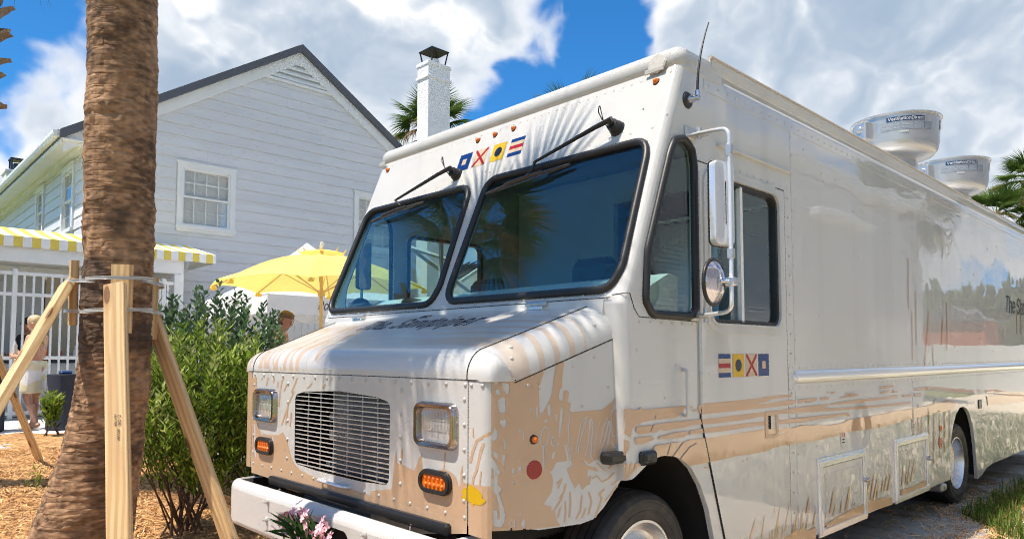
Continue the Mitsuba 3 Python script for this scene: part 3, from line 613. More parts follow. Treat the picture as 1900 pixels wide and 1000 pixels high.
# ---- nose: front panel, corners, fenders, hood
YF, ZB, ZT = 1.93, 0.722, 1.322
GR = Polygon([(-3.815, 0.81), (-3.82, 1.20), (-3.70, 1.222), (-3.338, 1.238), (-2.976, 1.222), (-2.856, 1.20), (-2.861, 0.81), (-3.10, 0.797), (-3.57, 0.797)]).buffer(-0.04).buffer(0.04, quad_segs=6)
fp = sbox(XC - 1.058, ZB, XC + 1.058, ZT + 0.02)
P('front_panel', ext_y(fp.difference(GR), YF, YF + 0.012), 'paint', False)
EDG = dens(Polygon(GR.buffer(0.004).exterior, [GR.buffer(-0.003).exterior.coords]), 0.2)
P('grille_surround', ext_y(EDG, YF + 0.001, YF + 0.05), 'matt_black', False)
FD = np.array([0.11, 0.53, 0.0]); FDU = unit(FD); FNR = np.array([FDU[1], -FDU[0], 0.0])
A0 = math.atan2(0.53, 0.11)
_pl = np.array(arcpath([(-2.28, YF, 0), (-2.168, YF + 0.006, 0), (-2.14, 2.07, 0)], 0.05, 10))
_ls = LineString(_pl[:, :2])


def nose_plan(t):
    """right corner of the nose, t 0..1 from the front plane round to the fender plane; returns point, normal"""
    s = t * _ls.length
    a, b = np.array(_ls.interpolate(max(0, s - 0.006)).coords[0]), np.array(_ls.interpolate(min(_ls.length, s + 0.006)).coords[0])
    d = unit(b - a)
    p = _ls.interpolate(s).coords[0]
    return np.array([p[0], p[1], 0.0]), np.array([d[1], -d[0], 0.0])


TC = 0.125 / _ls.length            # where the crease at the edge of the print is


def corner_map(off):
    def fn(t, z):
        p, n = nose_plan(t)
        return (p + n * off + np.array([0, 0, z])).tolist()
    return fn


def fender_map(off):
    def fn(u, z):
        p = np.array([-2.14, 2.07, 0]) + FDU * u + FNR * off
        return [p[0], p[1], z]
    return fn


fl = float(np.linalg.norm(FD)) / 0.53
u_ = lambda y: (y - 2.07) * fl
FEND = Polygon([(-0.002, 0.716), (u_(2.184), 0.690), (u_(2.40), 0.688), (u_(2.47), 0.70), (u_(2.53), 0.745), (u_(2.63), 0.857), (u_(2.632), 1.516), (-0.002, 1.318)])
fm = ext(FEND, 0.012, np.array([-2.14, 2.07, 0]) - FNR * 0.012, FDU, (0, 0, 1), FNR)
cg = grid_mesh(np.array([[corner_map(0.0)(t, z) for z in np.linspace(ZB - 0.006 * t, ZT, 6)] for t in np.linspace(0, 1.0, 22)]))
for mm in (fm, mirx(fm)):
    P('fender_side', mm, 'paint', False)
for mm in (cg, mirx(cg)):
    P('front_corner', mm, 'paint', True)
# hood profile in y, z with outward normals
prof = []
for z in np.linspace(ZT - 0.004, 1.335, 3):
    prof.append((YF, z, (-1.0, 0.0)))
sl = math.atan(0.36)
for a in np.linspace(0, math.pi / 2 - sl, 14)[1:]:
    prof.append((YF + 0.125 * (1 - math.cos(a)), 1.335 + 0.125 * math.sin(a), (-math.cos(a), math.sin(a))))
ye, ze, ne = prof[-1]
for t in np.linspace(0, 1, 16)[1:]:
    y = ye + (2.60 - ye) * t
    prof.append((y, ze + 0.36 * (y - ye), ne))
RH = 0.15


def hood_xe(y, n):
    yf = y - n[0] * RH
    return -2.14 + 0.2075 * (yf - 2.07) - RH


def hood_pt(k, s, off=0.0):
    """profile row k, lateral s in [-1, 1] from seam to seam"""
    y, z, n = prof[k]
    xe = hood_xe(y, n)
    hw = xe - XC
    crown = 0.014 * (1 - s * s) * max(0.0, n[1])
    return np.array([XC + s * hw, y + n[0] * (crown + off), z + n[1] * (crown + off)])


def hood_z(y):
    return ze + 0.36 * (y - ye) if y > ye else 1.335 + math.sqrt(max(0, 0.125 ** 2 - (YF + 0.125 - y) ** 2))


K = len(prof)
P('hood', grid_mesh(np.array([[hood_pt(k, s) for s in np.linspace(-1, 1, 41)] for k in range(K)])), 'paint_hood', True)


def fender_cap(side):
    G = []
    for k in range(K):
        y, z, n = prof[k]
        xe = hood_xe(y, n)
        rw = []
        me = 2 + 4.0 * max(0.0, -n[0] - 0.34) / 0.66
        for th in np.linspace(0, math.pi / 2, 23):
            d = RH * (1 - max(0.0, math.cos(th)) ** (2 / me))
            x = xe + RH * math.sin(th) ** (2 / me)
            rw.append((x, y - n[0] * d, z - n[1] * d))
        G.append(rw)
    m = grid_mesh(np.array(G))
    return m if side > 0 else mirx(m)


for s in (1, -1):
    P('fender_cap', fender_cap(s), 'paint_hood', True)
seam = np.array([hood_pt(k, 1, 0.0012) for k in range(K)])
sm = tube(seam, 0.0028, 5)
edge = []
for k in range(K):
    y, z, n = prof[k]
    edge.append((hood_xe(y, n) + RH + 0.001, y - n[0] * RH, z - n[1] * RH))
front_edge = [corner_map(0.0015)(t, ZT) for t in np.linspace(0, 1, 12)]
sm2 = tube(np.array(edge[14:]), 0.003, 5)
P('panel_gap', cat(sm, mirx(sm), sm2, mirx(sm2), tube(front_edge, 0.003, 5), mirx(tube(front_edge, 0.003, 5)),
                   tube([(XC - 1.058, YF - 0.001, ZT + 0.001), (XC + 1.058, YF - 0.001, ZT + 0.001)], 0.0018, 5),
                   bx(-2.2815, -2.2785, YF - 0.0015, YF, ZB, ZT), bx(2 * XC + 2.2785, 2 * XC + 2.2815, YF - 0.0015, YF, ZB, ZT)), 'matt_black', False)
# rivets of the nose
row((-4.36, YF, 1.302), (-2.30, YF, 1.302), 17, (0, -1, 0), 0.010)
row((-4.36, YF, 0.752), (-2.30, YF, 0.752), 17, (0, -1, 0), 0.010)
row((-2.305, YF, 0.82), (-2.305, YF, 1.24), 5, (0, -1, 0), 0.010)
row((-4.365, YF, 0.82), (-4.365, YF, 1.24), 5, (0, -1, 0), 0.010)
row((-2.765, YF, 0.83), (-2.765, YF, 1.26), 5, (0, -1, 0), 0.011)
row((-3.905, YF, 0.83), (-3.905, YF, 1.26), 5, (0, -1, 0), 0.011)
for t in (0.08, 0.35):
    p, n = nose_plan(t); rivet(p + [0, 0, 1.302], n, 0.010)
for u, z in ((0.06, 1.30), (0.42, 1.42), (0.55, 1.47), (0.5, 1.28), (0.35, 1.2), (0.30, 1.38), (0.12, 1.29), (0.52, 1.17)):
    rivet(fender_map(0)(u, z), FNR, 0.008)
for k, th in ((16, 0.9), (17, 0.55), (27, 0.95), (29, 0.6), (14, 1.2)):
    y, z, n = prof[k]
    d = RH * (1 - math.cos(th))
    rivet((hood_xe(y, n) + RH * math.sin(th), y - n[0] * d, z - n[1] * d), (math.sin(th), n[0] * math.cos(th), n[1] * math.cos(th)), 0.009)
for s in np.linspace(-0.95, 0.95, 17):
    rivet(hood_pt(K - 3, s), (0, ne[0], ne[1]), 0.007)
# cowl strip under the windshield, hinges
P('cowl', cat(ext(Polygon([(2.565, 1.60), (2.578, 1.692), (2.60, 1.692), (2.60, 1.60)]), XR - XL - 0.22, (XL + 0.11, 0, 0), (0, 1, 0), (0, 0, 1), (1, 0, 0))), 'paint', False)
P('cowl_gap', cat(tube([(XL + 0.09, 2.577, 1.693), (XR - 0.07, 2.577, 1.693)], 0.0022, 5), tube([wsp(XR - 0.07, 1.705, 0.001), (XR - 0.012, 2.60, 1.71), (XR + 0.001, 2.63, 1.712), (XR + 0.0012, 2.665, 1.64), (XR + 0.0012, 2.70, 1.605), (XR + 0.0012, 3.20, 1.597)], 0.002, 5)), 'matt_black', False)
row((XL + 0.1, 2.578, 1.708), (XR - 0.1, 2.578, 1.708), 20, (0, -1, 0.3), 0.006)
row(wsp(XL + 0.08, 2.57), wsp(XR - 0.08, 2.57), 20, WN, 0.006)
row(wsp(XL + 0.05, 2.885), wsp(XR - 0.05, 2.885), 44, WN, 0.0065)
row(wsp(XC + 0.02, 1.80), wsp(XC + 0.02, 2.88), 12, WN, 0.006)
for x in (-2.50, -4.19):
    h = P('hood_hinge', cat(bx(x - 0.05, x + 0.05, 2.55, 2.60, 1.655, 1.672, 0.002)), 'aluminium', False)
    for k in (-1, 0, 1):
        P('knuckle', lathe([(0, -0.024), (0.016, -0.024), (0.016, 0.024), (0, 0.024)], 14, (x + k * 0.05, 2.572, 1.684), 'x'), 'brushed', 40, parent=h)

# grille: slats and bars, radiator behind
for k in range(18):
    z = 0.812 + k * 0.0238
    seg = GR.intersection(LineString([(-5, z), (-1, z)]))
    (a, _), (b, _) = seg.coords[0], seg.coords[-1]
    P('grille_slat', bx(a - 0.008, b + 0.008, YF + 0.002, YF + 0.014, z - 0.0022, z + 0.0022), 'slat_metal', False)
for k in range(6):
    x = -3.69 + k * 0.141
    seg = GR.intersection(LineString([(x, 0), (x, 3)]))
    (_, a), (_, b) = seg.coords[0], seg.coords[-1]
    P('grille_bar', bx(x - 0.0016, x + 0.0016, YF + 0.014, YF + 0.020, a - 0.008, b + 0.008), 'slat_metal', False)
P('engine_bay', cat(bx(-4.30, -2.38, 2.52, 2.56, 0.55, 1.45), bx(-4.40, -4.36, 1.95, 2.55, 0.60, 1.30), bx(-2.32, -2.28, 2.0, 2.55, 0.60, 1.30), bx(-4.3, -2.3, 2.0, 2.5, 0.60, 0.62)), 'matt_black', False)


def f_rad(p, n, uv):
    fin = 0.5 + 0.5 * dr.sin(p.z * 330)
    dirt = fbm(p.x * 12, p.z * 30, 2.0, 3)
    return mix((0.045, 0.045, 0.048), (0.17, 0.17, 0.175), fin * 0.6 + dirt * 0.4)


M('radiator_fins', two(prin(mikit.proc(f_rad), 0.5)))
P('radiator', cat(bx(-3.52, -2.98, 2.02, 2.06, 0.74, 1.27)), 'radiator_fins', False)
P('radiator_tank', cat(bx(-3.57, -3.52, 2.03, 2.08, 0.74, 1.27, 0.01), bx(-2.98, -2.92, 2.0, 2.08, 0.74, 1.27, 0.01)), 'radiator_fins', False)
P('coolant_hose', cat(tube(arcpath([(-3.57, 2.06, 1.15), (-3.68, 2.12, 1.14), (-3.70, 2.2, 1.0), (-3.62, 2.2, 0.86), (-3.6, 2.1, 0.82)], 0.06), 0.02, 8), tube(arcpath([(-3.80, 2.2, 1.2), (-3.72, 2.1, 1.05), (-3.66, 2.1, 0.95)], 0.05), 0.014, 8)), 'rubber', 40)
P('fan_belt_guard', cat(lathe([(0.10, -0.01), (0.14, -0.01), (0.14, 0.01), (0.10, 0.01)], 24, (-3.72, 2.3, 1.14), 'y')), 'vinyl_yellow', 40)
for bk in (bx(-3.64, -3.60, 2.05, 2.12, 0.95, 1.0, 0.004), bx(-3.62, -3.585, 2.02, 2.05, 0.80, 0.84, 0.004), bx(-3.66, -3.62, 2.06, 2.12, 1.06, 1.09, 0.004)):
    P('bracket', bk, 'brushed', False)

# headlights and indicators
for x in (-2.49, 2 * XC + 2.49):
    h = fresh('headlight', TRK)
    ring = rrect(x - 0.147, 1.02, x + 0.147, 1.22, 0.045)
    hole = rrect(x - 0.113, 1.047, x + 0.113, 1.193, 0.03)
    mb = []
    for j, (pg, hl, y0, y1) in enumerate(((ring, hole.buffer(0.018), YF - 0.014, YF), (ring.buffer(-0.010), hole.buffer(0.012), YF - 0.024, YF - 0.014), (ring.buffer(-0.018), hole.buffer(0.004), YF - 0.030, YF - 0.024))):
        mb.append(ext_y(pg.difference(hl), y0, y1))
    # sloped chrome face
    def loop(pg, n=64):
        e = pg.exterior
        return np.array([e.interpolate(t, normalized=True).coords[0] for t in np.linspace(0, 1, n, endpoint=True)])
    rows = [np.c_[loop(ring.buffer(0.001)), np.full(64, 0.0)], np.c_[loop(ring.buffer(-0.004)), np.full(64, -0.024)], np.c_[loop(ring.buffer(-0.010)), np.full(64, -0.030)], np.c_[loop(hole.buffer(0.006)), np.full(64, -0.028)], np.c_[loop(hole.buffer(0.002)), np.full(64, -0.012)], np.c_[loop(hole.buffer(0.001)), np.full(64, 0.006)]]
    G = np.array([[(a, YF + c, b) for a, b, c in r] for r in rows])
    P('bezel', grid_mesh(G), 'dark_chrome', 40, parent=h)
    ln = hole.buffer(-0.001)
    bul = []
    for s, yy in ((1.0, -0.004), (0.96, -0.012), (0.8, -0.017), (0.5, -0.020), (0.02, -0.021)):
        q = affinity.scale(ln, s, s)
        bul.append([(a, YF + yy, b) for a, b in loop(q)])
    P('lens', grid_mesh(np.array(bul)), 'lens_glass', True, parent=h)
    rf_ = rng_for(f'lamp{x}')
    V, F, kk = [], [], 0
    nu, nv = 20, 14
    dep = lambda u, v: 0.012 + 0.075 * (1 - min(1.0, (u * u + v * v) * 0.55))
    for i in range(nu):
        for j in range(nv):
            u0, u1, v0, v1 = 2 * i / nu - 1, 2 * (i + 1) / nu - 1, 2 * j / nv - 1, 2 * (j + 1) / nv - 1
            t1, t2 = rf_.normal(0, 0.0003), rf_.normal(0, 0.0003)
            for (u, v, e) in ((u0, v0, -t1 - t2), (u1, v0, t1 - t2), (u1, v1, t1 + t2), (u0, v1, -t1 + t2)):
                V.append((x + u * 0.113, YF + dep(u, v) + e, 1.12 + v * 0.073))
            F += [[kk, kk + 1, kk + 2], [kk, kk + 2, kk + 3]]; kk += 4
    P('reflector', trimesh.Trimesh(V, F, process=False), 'chrome', False, parent=h)
    flutes = [] and [bx(x - 0.10 + k * 0.0125, x - 0.0975 + k * 0.0125, YF - 0.010, YF - 0.006, 1.06, 1.11 if k % 3 else 1.175) for k in range(17)]
    P('flute', cat(flutes + [bx(x - 0.1, x + 0.1, YF - 0.010, YF - 0.006, z, z + 0.003) for z in (1.115,)]), 'lens_glass', False, parent=h, kind='stuff')
    P('rib', cat(*[bx(x - 0.098 + k * 0.0217, x - 0.0968 + k * 0.0217, YF - 0.006, YF - 0.004, 1.062 if k % 2 else 1.10, 1.178) for k in range(10)], bx(x - 0.10, x + 0.10, YF - 0.006, YF - 0.004, 1.099, 1.1005), bx(x - 0.10, x + 0.10, YF - 0.006, YF - 0.004, 1.145, 1.1462)), 'strap_plastic', False, parent=h, kind='stuff')
    P('bulb', lathe([(0, 0), (0.012, 0.002), (0.014, 0.02), (0.008, 0.04), (0, 0.043)], 16, (x, YF + 0.02, 1.12), 'y'), 'clear_plastic', 40, parent=h)
    i = fresh('indicator', TRK)
    oval = rrect(x - 0.105, 0.828, x + 0.105, 0.922, 0.0465, 10)
    P('housing', cat(ext_y(oval.difference(oval.buffer(-0.016)), YF - 0.026, YF), ext_y(oval.buffer(0.004).difference(oval.buffer(-0.012)), YF - 0.018, YF)), 'rubber', 35, parent=i)
    leds = [ext_y(oval.buffer(-0.015), YF - 0.016, YF - 0.004)]
    for a in range(5):
        for b in range(2):
            leds.append(aim(lathe([(0, 0.009), (0.006, 0.007), (0.010, 0.002), (0.012, -0.002), (0, -0.002)], 10), (x - 0.058 + a * 0.029, YF - 0.017, 0.862 + b * 0.028), (0, -1, 0)))
    P('lens', cat(leds), 'amber', 30, parent=i)
P('hood_handle', cat(tube(arcpath([(-3.49, YF, 0.757), (-3.49, YF - 0.03, 0.760), (-3.21, YF - 0.03, 0.757), (-3.21, YF, 0.752)], 0.02), 0.009, 10), bx(-3.44, -3.38, YF - 0.02, YF, 0.745, 0.757, 0.003), bx(-3.32, -3.26, YF - 0.02, YF, 0.745, 0.757, 0.003)), 'rail_metal', 40)

# sand coloured print
DX = XR + 0.0062
P('side_print', decal(DECAL_SIDE, lambda a, b: (DX, a, b)), 'vinyl_side', False, label='sand coloured brush stroke graphics along the side')
def fender_wrap(off):
    f0, c0 = fender_map(off), corner_map(off)
    return lambda u, z: f0(u, z) if u > 0 else c0(max(0.0, 1 + u / _ls.length), z)


P('side_print', decal(DECAL_FEND, fender_wrap(0.0015), 0.05), 'vinyl', False, label='sand coloured leaf graphics on the fender')
P('front_print', decal(DECAL_FRONT, lambda a, b: (a, YF - 0.0015, b)), 'vinyl', False, label='sand coloured dripping graphics on the front panel')
P('front_print', decal(DECAL_CORNER, lambda a, b: corner_map(0.0015)(a * TC, b), 0.2), 'vinyl', False)
P('front_print', mirx(decal([[[(0, ZB), (1, ZB), (1, 1.318), (0.6, 1.25), (0.3, 1.318), (0, 1.318)]]], corner_map(0.0012), 0.07)), 'vinyl', False)
P('flower_print', cat(decal(DECAL_YEL, lambda a, b: (a, YF - 0.003, b)), decal(DECAL_YELC, lambda a, b: corner_map(0.003)(a * TC, b), 0.2)), 'vinyl_yellow', False, label='yellow flower print at the front corner')


# signal flags
def flag(kind, fn, u, v, s):
    f = fresh('signal_flag', TRK)
    R = lambda a, b, c, d: [[[(u + a * s, v + b * s), (u + c * s, v + b * s), (u + c * s, v + d * s), (u + a * s, v + d * s)]]]
    nm = {'P': 'blue flag with a white square', 'V': 'white flag with a red cross', 'I': 'yellow flag with a black disc', 'C': 'blue, white and red striped flag'}[kind]
    sub = lambda n, polys, mat, o: P(n, decal(polys, lambda a, b: fn(a, b, o)), mat, False, parent=f)
    labels[f] = {'label': nm}
    if kind == 'P':
        sub('field', R(0, 0, 1, 1), 'blue_print', 0.002); sub('square', R(0.33, 0.33, 0.67, 0.67), 'cream_print', 0.003)
    if kind == 'V':
        sub('field', R(0, 0, 1, 1), 'cream_print', 0.002)
        x = LineString([(0, 0), (1, 1)]).buffer(0.075).union(LineString([(0, 1), (1, 0)]).buffer(0.075)).intersection(sbox(0, 0, 1, 1))
        sub('cross', [[[(u + a * s, v + b * s) for a, b in list(x.exterior.coords)[:-1]]]], 'red_print', 0.003)
    if kind == 'I':
        sub('field', R(0, 0, 1, 1), 'vinyl_yellow', 0.002)
        sub('disc', [[[(u + (0.5 + 0.27 * math.cos(t)) * s, v + (0.5 + 0.27 * math.sin(t)) * s) for t in np.linspace(0, 2 * np.pi, 28, endpoint=False)]]], 'navy_print', 0.003)
    if kind == 'C':
        for k, m in enumerate(('blue_print', 'cream_print', 'red_print', 'cream_print', 'blue_print')):
            sub('stripe', R(0, k / 5, 1, (k + 1) / 5), m, 0.002)


for k, x in zip('PVIC', (-3.648, -3.488, -3.314, -3.150)):
    flag(k, lambda a, b, o: wsp(a, b, o + 0.0005), x, 2.648, 0.122)
for k, y in zip('CIVP', (3.394, 3.541, 3.688, 3.833)):
    flag(k, lambda a, b, o: (XR + 0.0045 + o, a, b), y, 1.307, 0.126)


# lettering
def letter(text, h, fn, mat, shear=0.25, bold=False, name='lettering', squeeze=1.0):
    m = meshkit.text_mesh(text, h, 0.0012, bold)
    v = np.array(m.vertices)
    v[:, 0] = (v[:, 0] + shear * v[:, 1]) * squeeze
    m = trimesh.Trimesh([fn(*q) for q in v], m.faces, process=False)
    return P(name, m, mat, False)


hoodfn = lambda a, b, c: (-3.86 + a, 2.318 + b * 0.94, hood_z(2.318 + b * 0.94) + 0.0145 * (1 - ((-3.86 + a - XC) / 1.1) ** 2) + 0.001 + c)
x_ = 0.0
for ch in 'The Sandpiper':
    if ch == ' ':
        x_ += 0.09
        continue
    letter(ch, 0.175, lambda a, b, c: hoodfn(a + x_, b + 0.01, c), 'navy_print', 0.30, squeeze=0.53)
    x_ += 0.53 * meshkit.text_mesh(ch, 0.175).bounds[1][0] + 0.022
P('lettering', cat(*[trimesh.Trimesh([hoodfn(x0 + q[0], q[1], q[2]) for q in bx(0, 0.03, b0, b0 + 0.045, 0, 0.0012).vertices], bx(0, 1, 0, 1, 0, 1).faces, process=False) for x0, b0 in ((0.255, 0.0), (0.295, 0.0), (0.44, 0.20), (0.49, 0.20))]), 'navy_print', False)
sidefn = lambda a, b, c: (XR + 0.004 + c, 9.80 + a, 1.92 + b)
letter('The Sandpiper', 0.20, sidefn, 'navy_print', 0.30)
# small warning stickers by the hatches
for y in (4.985, 6.43):
    s = P('sticker', bx(XR + 0.003, XR + 0.0045, y, y + 0.075, 0.815, 0.915), 'white_print', False)
    P('print', cat(*[bx(XR + 0.0045, XR + 0.005, y + 0.012 + 0.006 * (k % 2), y + 0.06, 0.825 + k * 0.02, 0.835 + k * 0.02) for k in (0, 1, 4)]), 'navy_print', False, parent=s)
    P('print', cat(*[bx(XR + 0.0045, XR + 0.005, y + 0.012, y + 0.03, 0.868, 0.892), bx(XR + 0.0045, XR + 0.005, y + 0.044, y + 0.064, 0.868, 0.892)]), 'red_print', False, parent=s)


# ---- gaskets and glass
def gasket(pg, fn, r=0.021, flat=0.7):
    e = pg.exterior
    n = max(48, int(e.length / 0.03))
    pts = np.array([fn(*e.interpolate(t, normalized=True).coords[0]) for t in np.linspace(0, 1, n, endpoint=False)])
    return tube(pts, r, 10, closed=True)


def pane(pg, fn):
    return decal([[list(pg.exterior.coords)[:-1]]], fn)


for pg in (PANE_L, PANE_R):
    w = fresh('windshield', TRK)
    P('gasket', gasket(pg, lambda a, b: wsp(a, b, 0.004)), 'rubber', 60, parent=w)
    P('glass', pane(pg, lambda a, b: wsp(a, b, -0.006)), 'windshield_glass', False, parent=w)
for x, s in ((XR, 1), (XL, -1)):
    w = fresh('quarter_window', TRK)
    P('gasket', gasket(QUARTER, lambda a, b: (x + s * 0.004, a, b)), 'rubber', 60, parent=w)
    P('glass', pane(QUARTER, lambda a, b: (x - s * 0.006, a, b)), 'tinted_glass', False, parent=w)
    d = fresh('door', TRK)
    if s > 0:
        P('panel', ext_x(DOOR.difference(DOORWIN.buffer(0.03)), x + 0.0, x + 0.0045), 'paint_side', False, parent=d)
    fr_ = DOORWIN.buffer(0.055).difference(DOORWIN.buffer(0.004))
    P('window_frame', cat(ext_x(fr_, x, x + 0.014) if s > 0 else ext_x(fr_, x - 0.014, x), ext_x(DOORWIN.buffer(0.02).difference(DOORWIN.buffer(0.004)), x + 0.014, x + 0.020) if s > 0 else ext_x(DOORWIN.buffer(0.02).difference(DOORWIN.buffer(0.004)), x - 0.02, x - 0.014)), 'paint', False, parent=d)
    ch = DOORWIN.buffer(0.006).difference(DOORWIN.buffer(-0.018))
    P('window_channel', ext_x(ch, x - 0.045, x + 0.004) if s > 0 else ext_x(ch, x - 0.004, x + 0.045), 'rubber', False, parent=d)
    P('glass', pane(DOORWIN.buffer(-0.01), lambda a, b: (x - s * 0.018, a, b)), 'tinted_glass', False, parent=d)
    P('window_bar', bx(x - s * 0.024, x + s * 0.004, 3.658, 3.686, 1.61, 2.375), 'trim', False, parent=d)
    if s > 0:
        P('piano_hinge', cat(*[lathe([(0, -0.029), (0.010, -0.029), (0.010, 0.029), (0, 0.029)], 8, (x + 0.008, 3.214, 1.20 + k * 0.0605)) for k in range(20)], bx(x, x + 0.004, 3.195, 3.232, 1.165, 2.40)), 'brushed', 40, parent=d)
        P('edge_seal', cat(tube([(x + 0.002, 3.216, 1.16), (x + 0.002, 3.216, 1.10), (x + 0.002, 3.425, 0.48), (x + 0.002, 3.495, 0.29)], 0.006, 6), tube([(x + 0.002, 3.214, 2.44), (x + 0.002, 4.21, 2.44)], 0.0025, 5), tube([(x + 0.002, 4.21, 2.44), (x + 0.002, 4.21, 0.30)], 0.002, 5)), 'matt_black', False, parent=d)
        P('handle_plate', ext_x(rrect(3.895, 0.945, 4.06, 1.10, 0.02).difference(sbox(3.93, 0.965, 4.03, 1.075)), x + 0.004, x + 0.010), 'vinyl', False, parent=d)
        P('handle', cat(bx(x - 0.02, x + 0.005, 3.975, 4.027, 0.967, 1.073, 0.004)), 'brushed', False, parent=d)
        P('handle_recess', bx(x - 0.03, x + 0.0048, 3.932, 3.973, 0.966, 1.074), 'matt_black', False, parent=d)
P('door_drip', bx(XR, XR + 0.022, 3.42, 4.29, 2.555, 2.572, 0.004), 'paint', False)
P('grab_handle', tube(arcpath([(XR, 3.06, 1.355), (XR + 0.045, 3.03, 1.355), (XR + 0.045, 3.03, 1.13), (XR, 3.06, 1.13)], 0.03), 0.009, 8), 'paint', 50)
for y0, z0, z1, n in ((3.19, 1.62, 2.40, 9), (4.26, 0.35, 2.4, 18), (4.32, 0.35, 2.8, 22), (6.50, 0.8, 1.2, 5), (3.30, 0.9, 1.55, 4)):
    row((XR + 0.003, y0, z0), (XR + 0.003, y0, z1), n, (1, 0, 0), 0.007)
row((XR + 0.004, 3.34, 2.87), (XR + 0.004, 12.2, 2.87), 90, (1, 0, 0), 0.008)
row((XR, 3.34, 2.462), (XR, 4.25, 2.462), 12, (1, 0, 0), 0.007)
row((XR, 2.70, 1.582), (XR, 3.15, 1.582), 6, (1, 0, 0), 0.007)
for q in ((2.68, 1.45), (2.70, 1.30), (2.9, 1.22), (2.76, 1.15), (3.0, 1.38), (3.12, 1.62), (3.16, 1.61), (2.75, 2.6), (2.95, 2.62), (4.7, 0.95), (4.85, 0.93), (5.15, 0.92), (5.4, 0.9), (5.7, 0.88), (5.9, 0.87), (4.36, 0.9), (4.42, 0.86), (4.5, 0.9), (4.6, 0.84), (4.42, 0.8)):
    rivet((XR + 0.001, *q), (1, 0, 0), 0.006)
rg = rng_for('dents')
for k in range(90):
    rivet((XR, rg.uniform(4.5, 12), rg.uniform(1.45, 2.8)), (1, 0, 0), rg.uniform(0.004, 0.009))
# belt rail
P('belt_plate', ext_x(Polygon([(4.245, 1.365), (12.28, 1.365), (12.28, 1.205), (4.245, 1.205), (4.215, 1.235), (4.215, 1.335)]), XR, XR + 0.004), 'paint_side', False)
rl = []
for t in np.linspace(-math.pi / 2, math.pi / 2, 13):
    rl.append((0.004 + 0.024 * math.cos(t), 1.287 + 0.042 * math.sin(t)))
P('belt_rail', cat(ext(Polygon(rl), 7.98, (XR, 4.29, 0), (1, 0, 0), (0, 0, 1), (0, 1, 0)), aim(lathe([(0, 0.03), (0.02, 0.024), (0.022, 0.01), (0.024, 0), (0, 0)], 20), (XR + 0.002, 4.29, 1.287), (0, -1, 0))), 'rail_metal', 30)
row((XR + 0.004, 4.27, 1.349), (XR + 0.004, 12.2, 1.349), 84, (1, 0, 0), 0.007)
row((XR + 0.004, 4.27, 1.222), (XR + 0.004, 12.2, 1.222), 84, (1, 0, 0), 0.007)
# hatches
for (y0, y1, z0, z1, dec) in ((4.585, 5.40, 0.262, 0.757, DECAL_HATCH), (5.99, 6.815, 0.275, 0.765, DECAL_HATCHB)):
    h = fresh('hatch', TRK)
    o = sbox(y0, z0, y1, z1)
    P('frame', cat(ext_x(o.difference(o.buffer(-0.055, join_style=2)), XR, XR + 0.012), ext_x(o.buffer(-0.02, join_style=2).difference(o.buffer(-0.045, join_style=2)), XR + 0.012, XR + 0.022), bx(XR, XR + 0.026, y0 + 0.02, y1 - 0.02, z1 - 0.030, z1 - 0.012, 0.004)), 'rail_metal', False, parent=h)
    i = o.buffer(-0.06, join_style=2)
    P('gap', ext_x(o.buffer(-0.055, join_style=2).difference(i), XR, XR + 0.006), 'matt_black', False, parent=h)
    P('panel', ext_x(i, XR, XR + 0.008), 'paint_side', False, parent=h)
    P('inner_frame', ext_x(i.buffer(-0.045, join_style=2).difference(i.buffer(-0.056, join_style=2)), XR + 0.008, XR + 0.012), 'paint_side', False, parent=h)
    P('latch', cat(lathe([(0, 0.03), (0.018, 0.028), (0.02, 0.0), (0, 0)], 14, (XR + 0.012, y1 - 0.035, (z0 + z1) / 2 + 0.03), 'x'), bx(XR + 0.035, XR + 0.047, y1 - 0.065, y1 - 0.02, (z0 + z1) / 2 + 0.02, (z0 + z1) / 2 + 0.04, 0.003)), 'chrome', 40, parent=h)
    P('print', decal(dec, lambda a, b: (XR + 0.0132, a, b)), 'vinyl_side', False, parent=h)
# small lights, reflectors and fittings
for x in (-2.097, -3.170, -3.343, -3.513, -4.577):
    q = fresh('marker_light', TRK)
    zz = 2.852
    P('lens', aim(lathe([(0, 0.018), (0.008, 0.016), (0.014, 0.009), (0.016, 0.0), (0, 0)], 16), wsp(x, zz, 0.004), WN), 'amber', 40, parent=q)
    P('base', aim(lathe([(0, 0.005), (0.019, 0.004), (0.022, 0.0), (0, 0)], 16), wsp(x, zz, 0.0), WN), 'rubber', 40, parent=q)
q = fresh('marker_light', TRK)
po = np.array(fender_map(0.0)(u_(2.158), 1.071))
P('lens', aim(lathe([(0, 0.016), (0.008, 0.014), (0.013, 0.008), (0.014, 0.0), (0, 0)], 16), po + FNR * 0.004, FNR), 'amber', 40, parent=q)
P('base', aim(lathe([(0, 0.006), (0.018, 0.006), (0.022, 0.0), (0, 0)], 16), po, FNR), 'rubber', 40, parent=q)
P('round_reflector', aim(lathe([(0, 0.004), (0.037, 0.004), (0.040, 0.0), (0, 0)], 32), fender_map(0.0015)(u_(2.161), 0.944), FNR), 'red_reflector', 40, label='round red reflector')
P('side_reflector', lathe([(0, 0.006), (0.05, 0.005), (0.054, 0), (0, 0)], 24, (XR + 0.001, 7.19, 0.645), 'x'), 'red_reflector', 40)
P('side_marker', lathe([(0, 0.018), (0.02, 0.012), (0.026, 0), (0, 0)], 16, (XR + 0.001, 7.21, 0.77), 'x'), 'amber', 40)
P('socket_cover', cat(bx(XR, XR + 0.008, 8.50, 8.62, 0.875, 0.965, 0.003)), 'black_plastic', False)
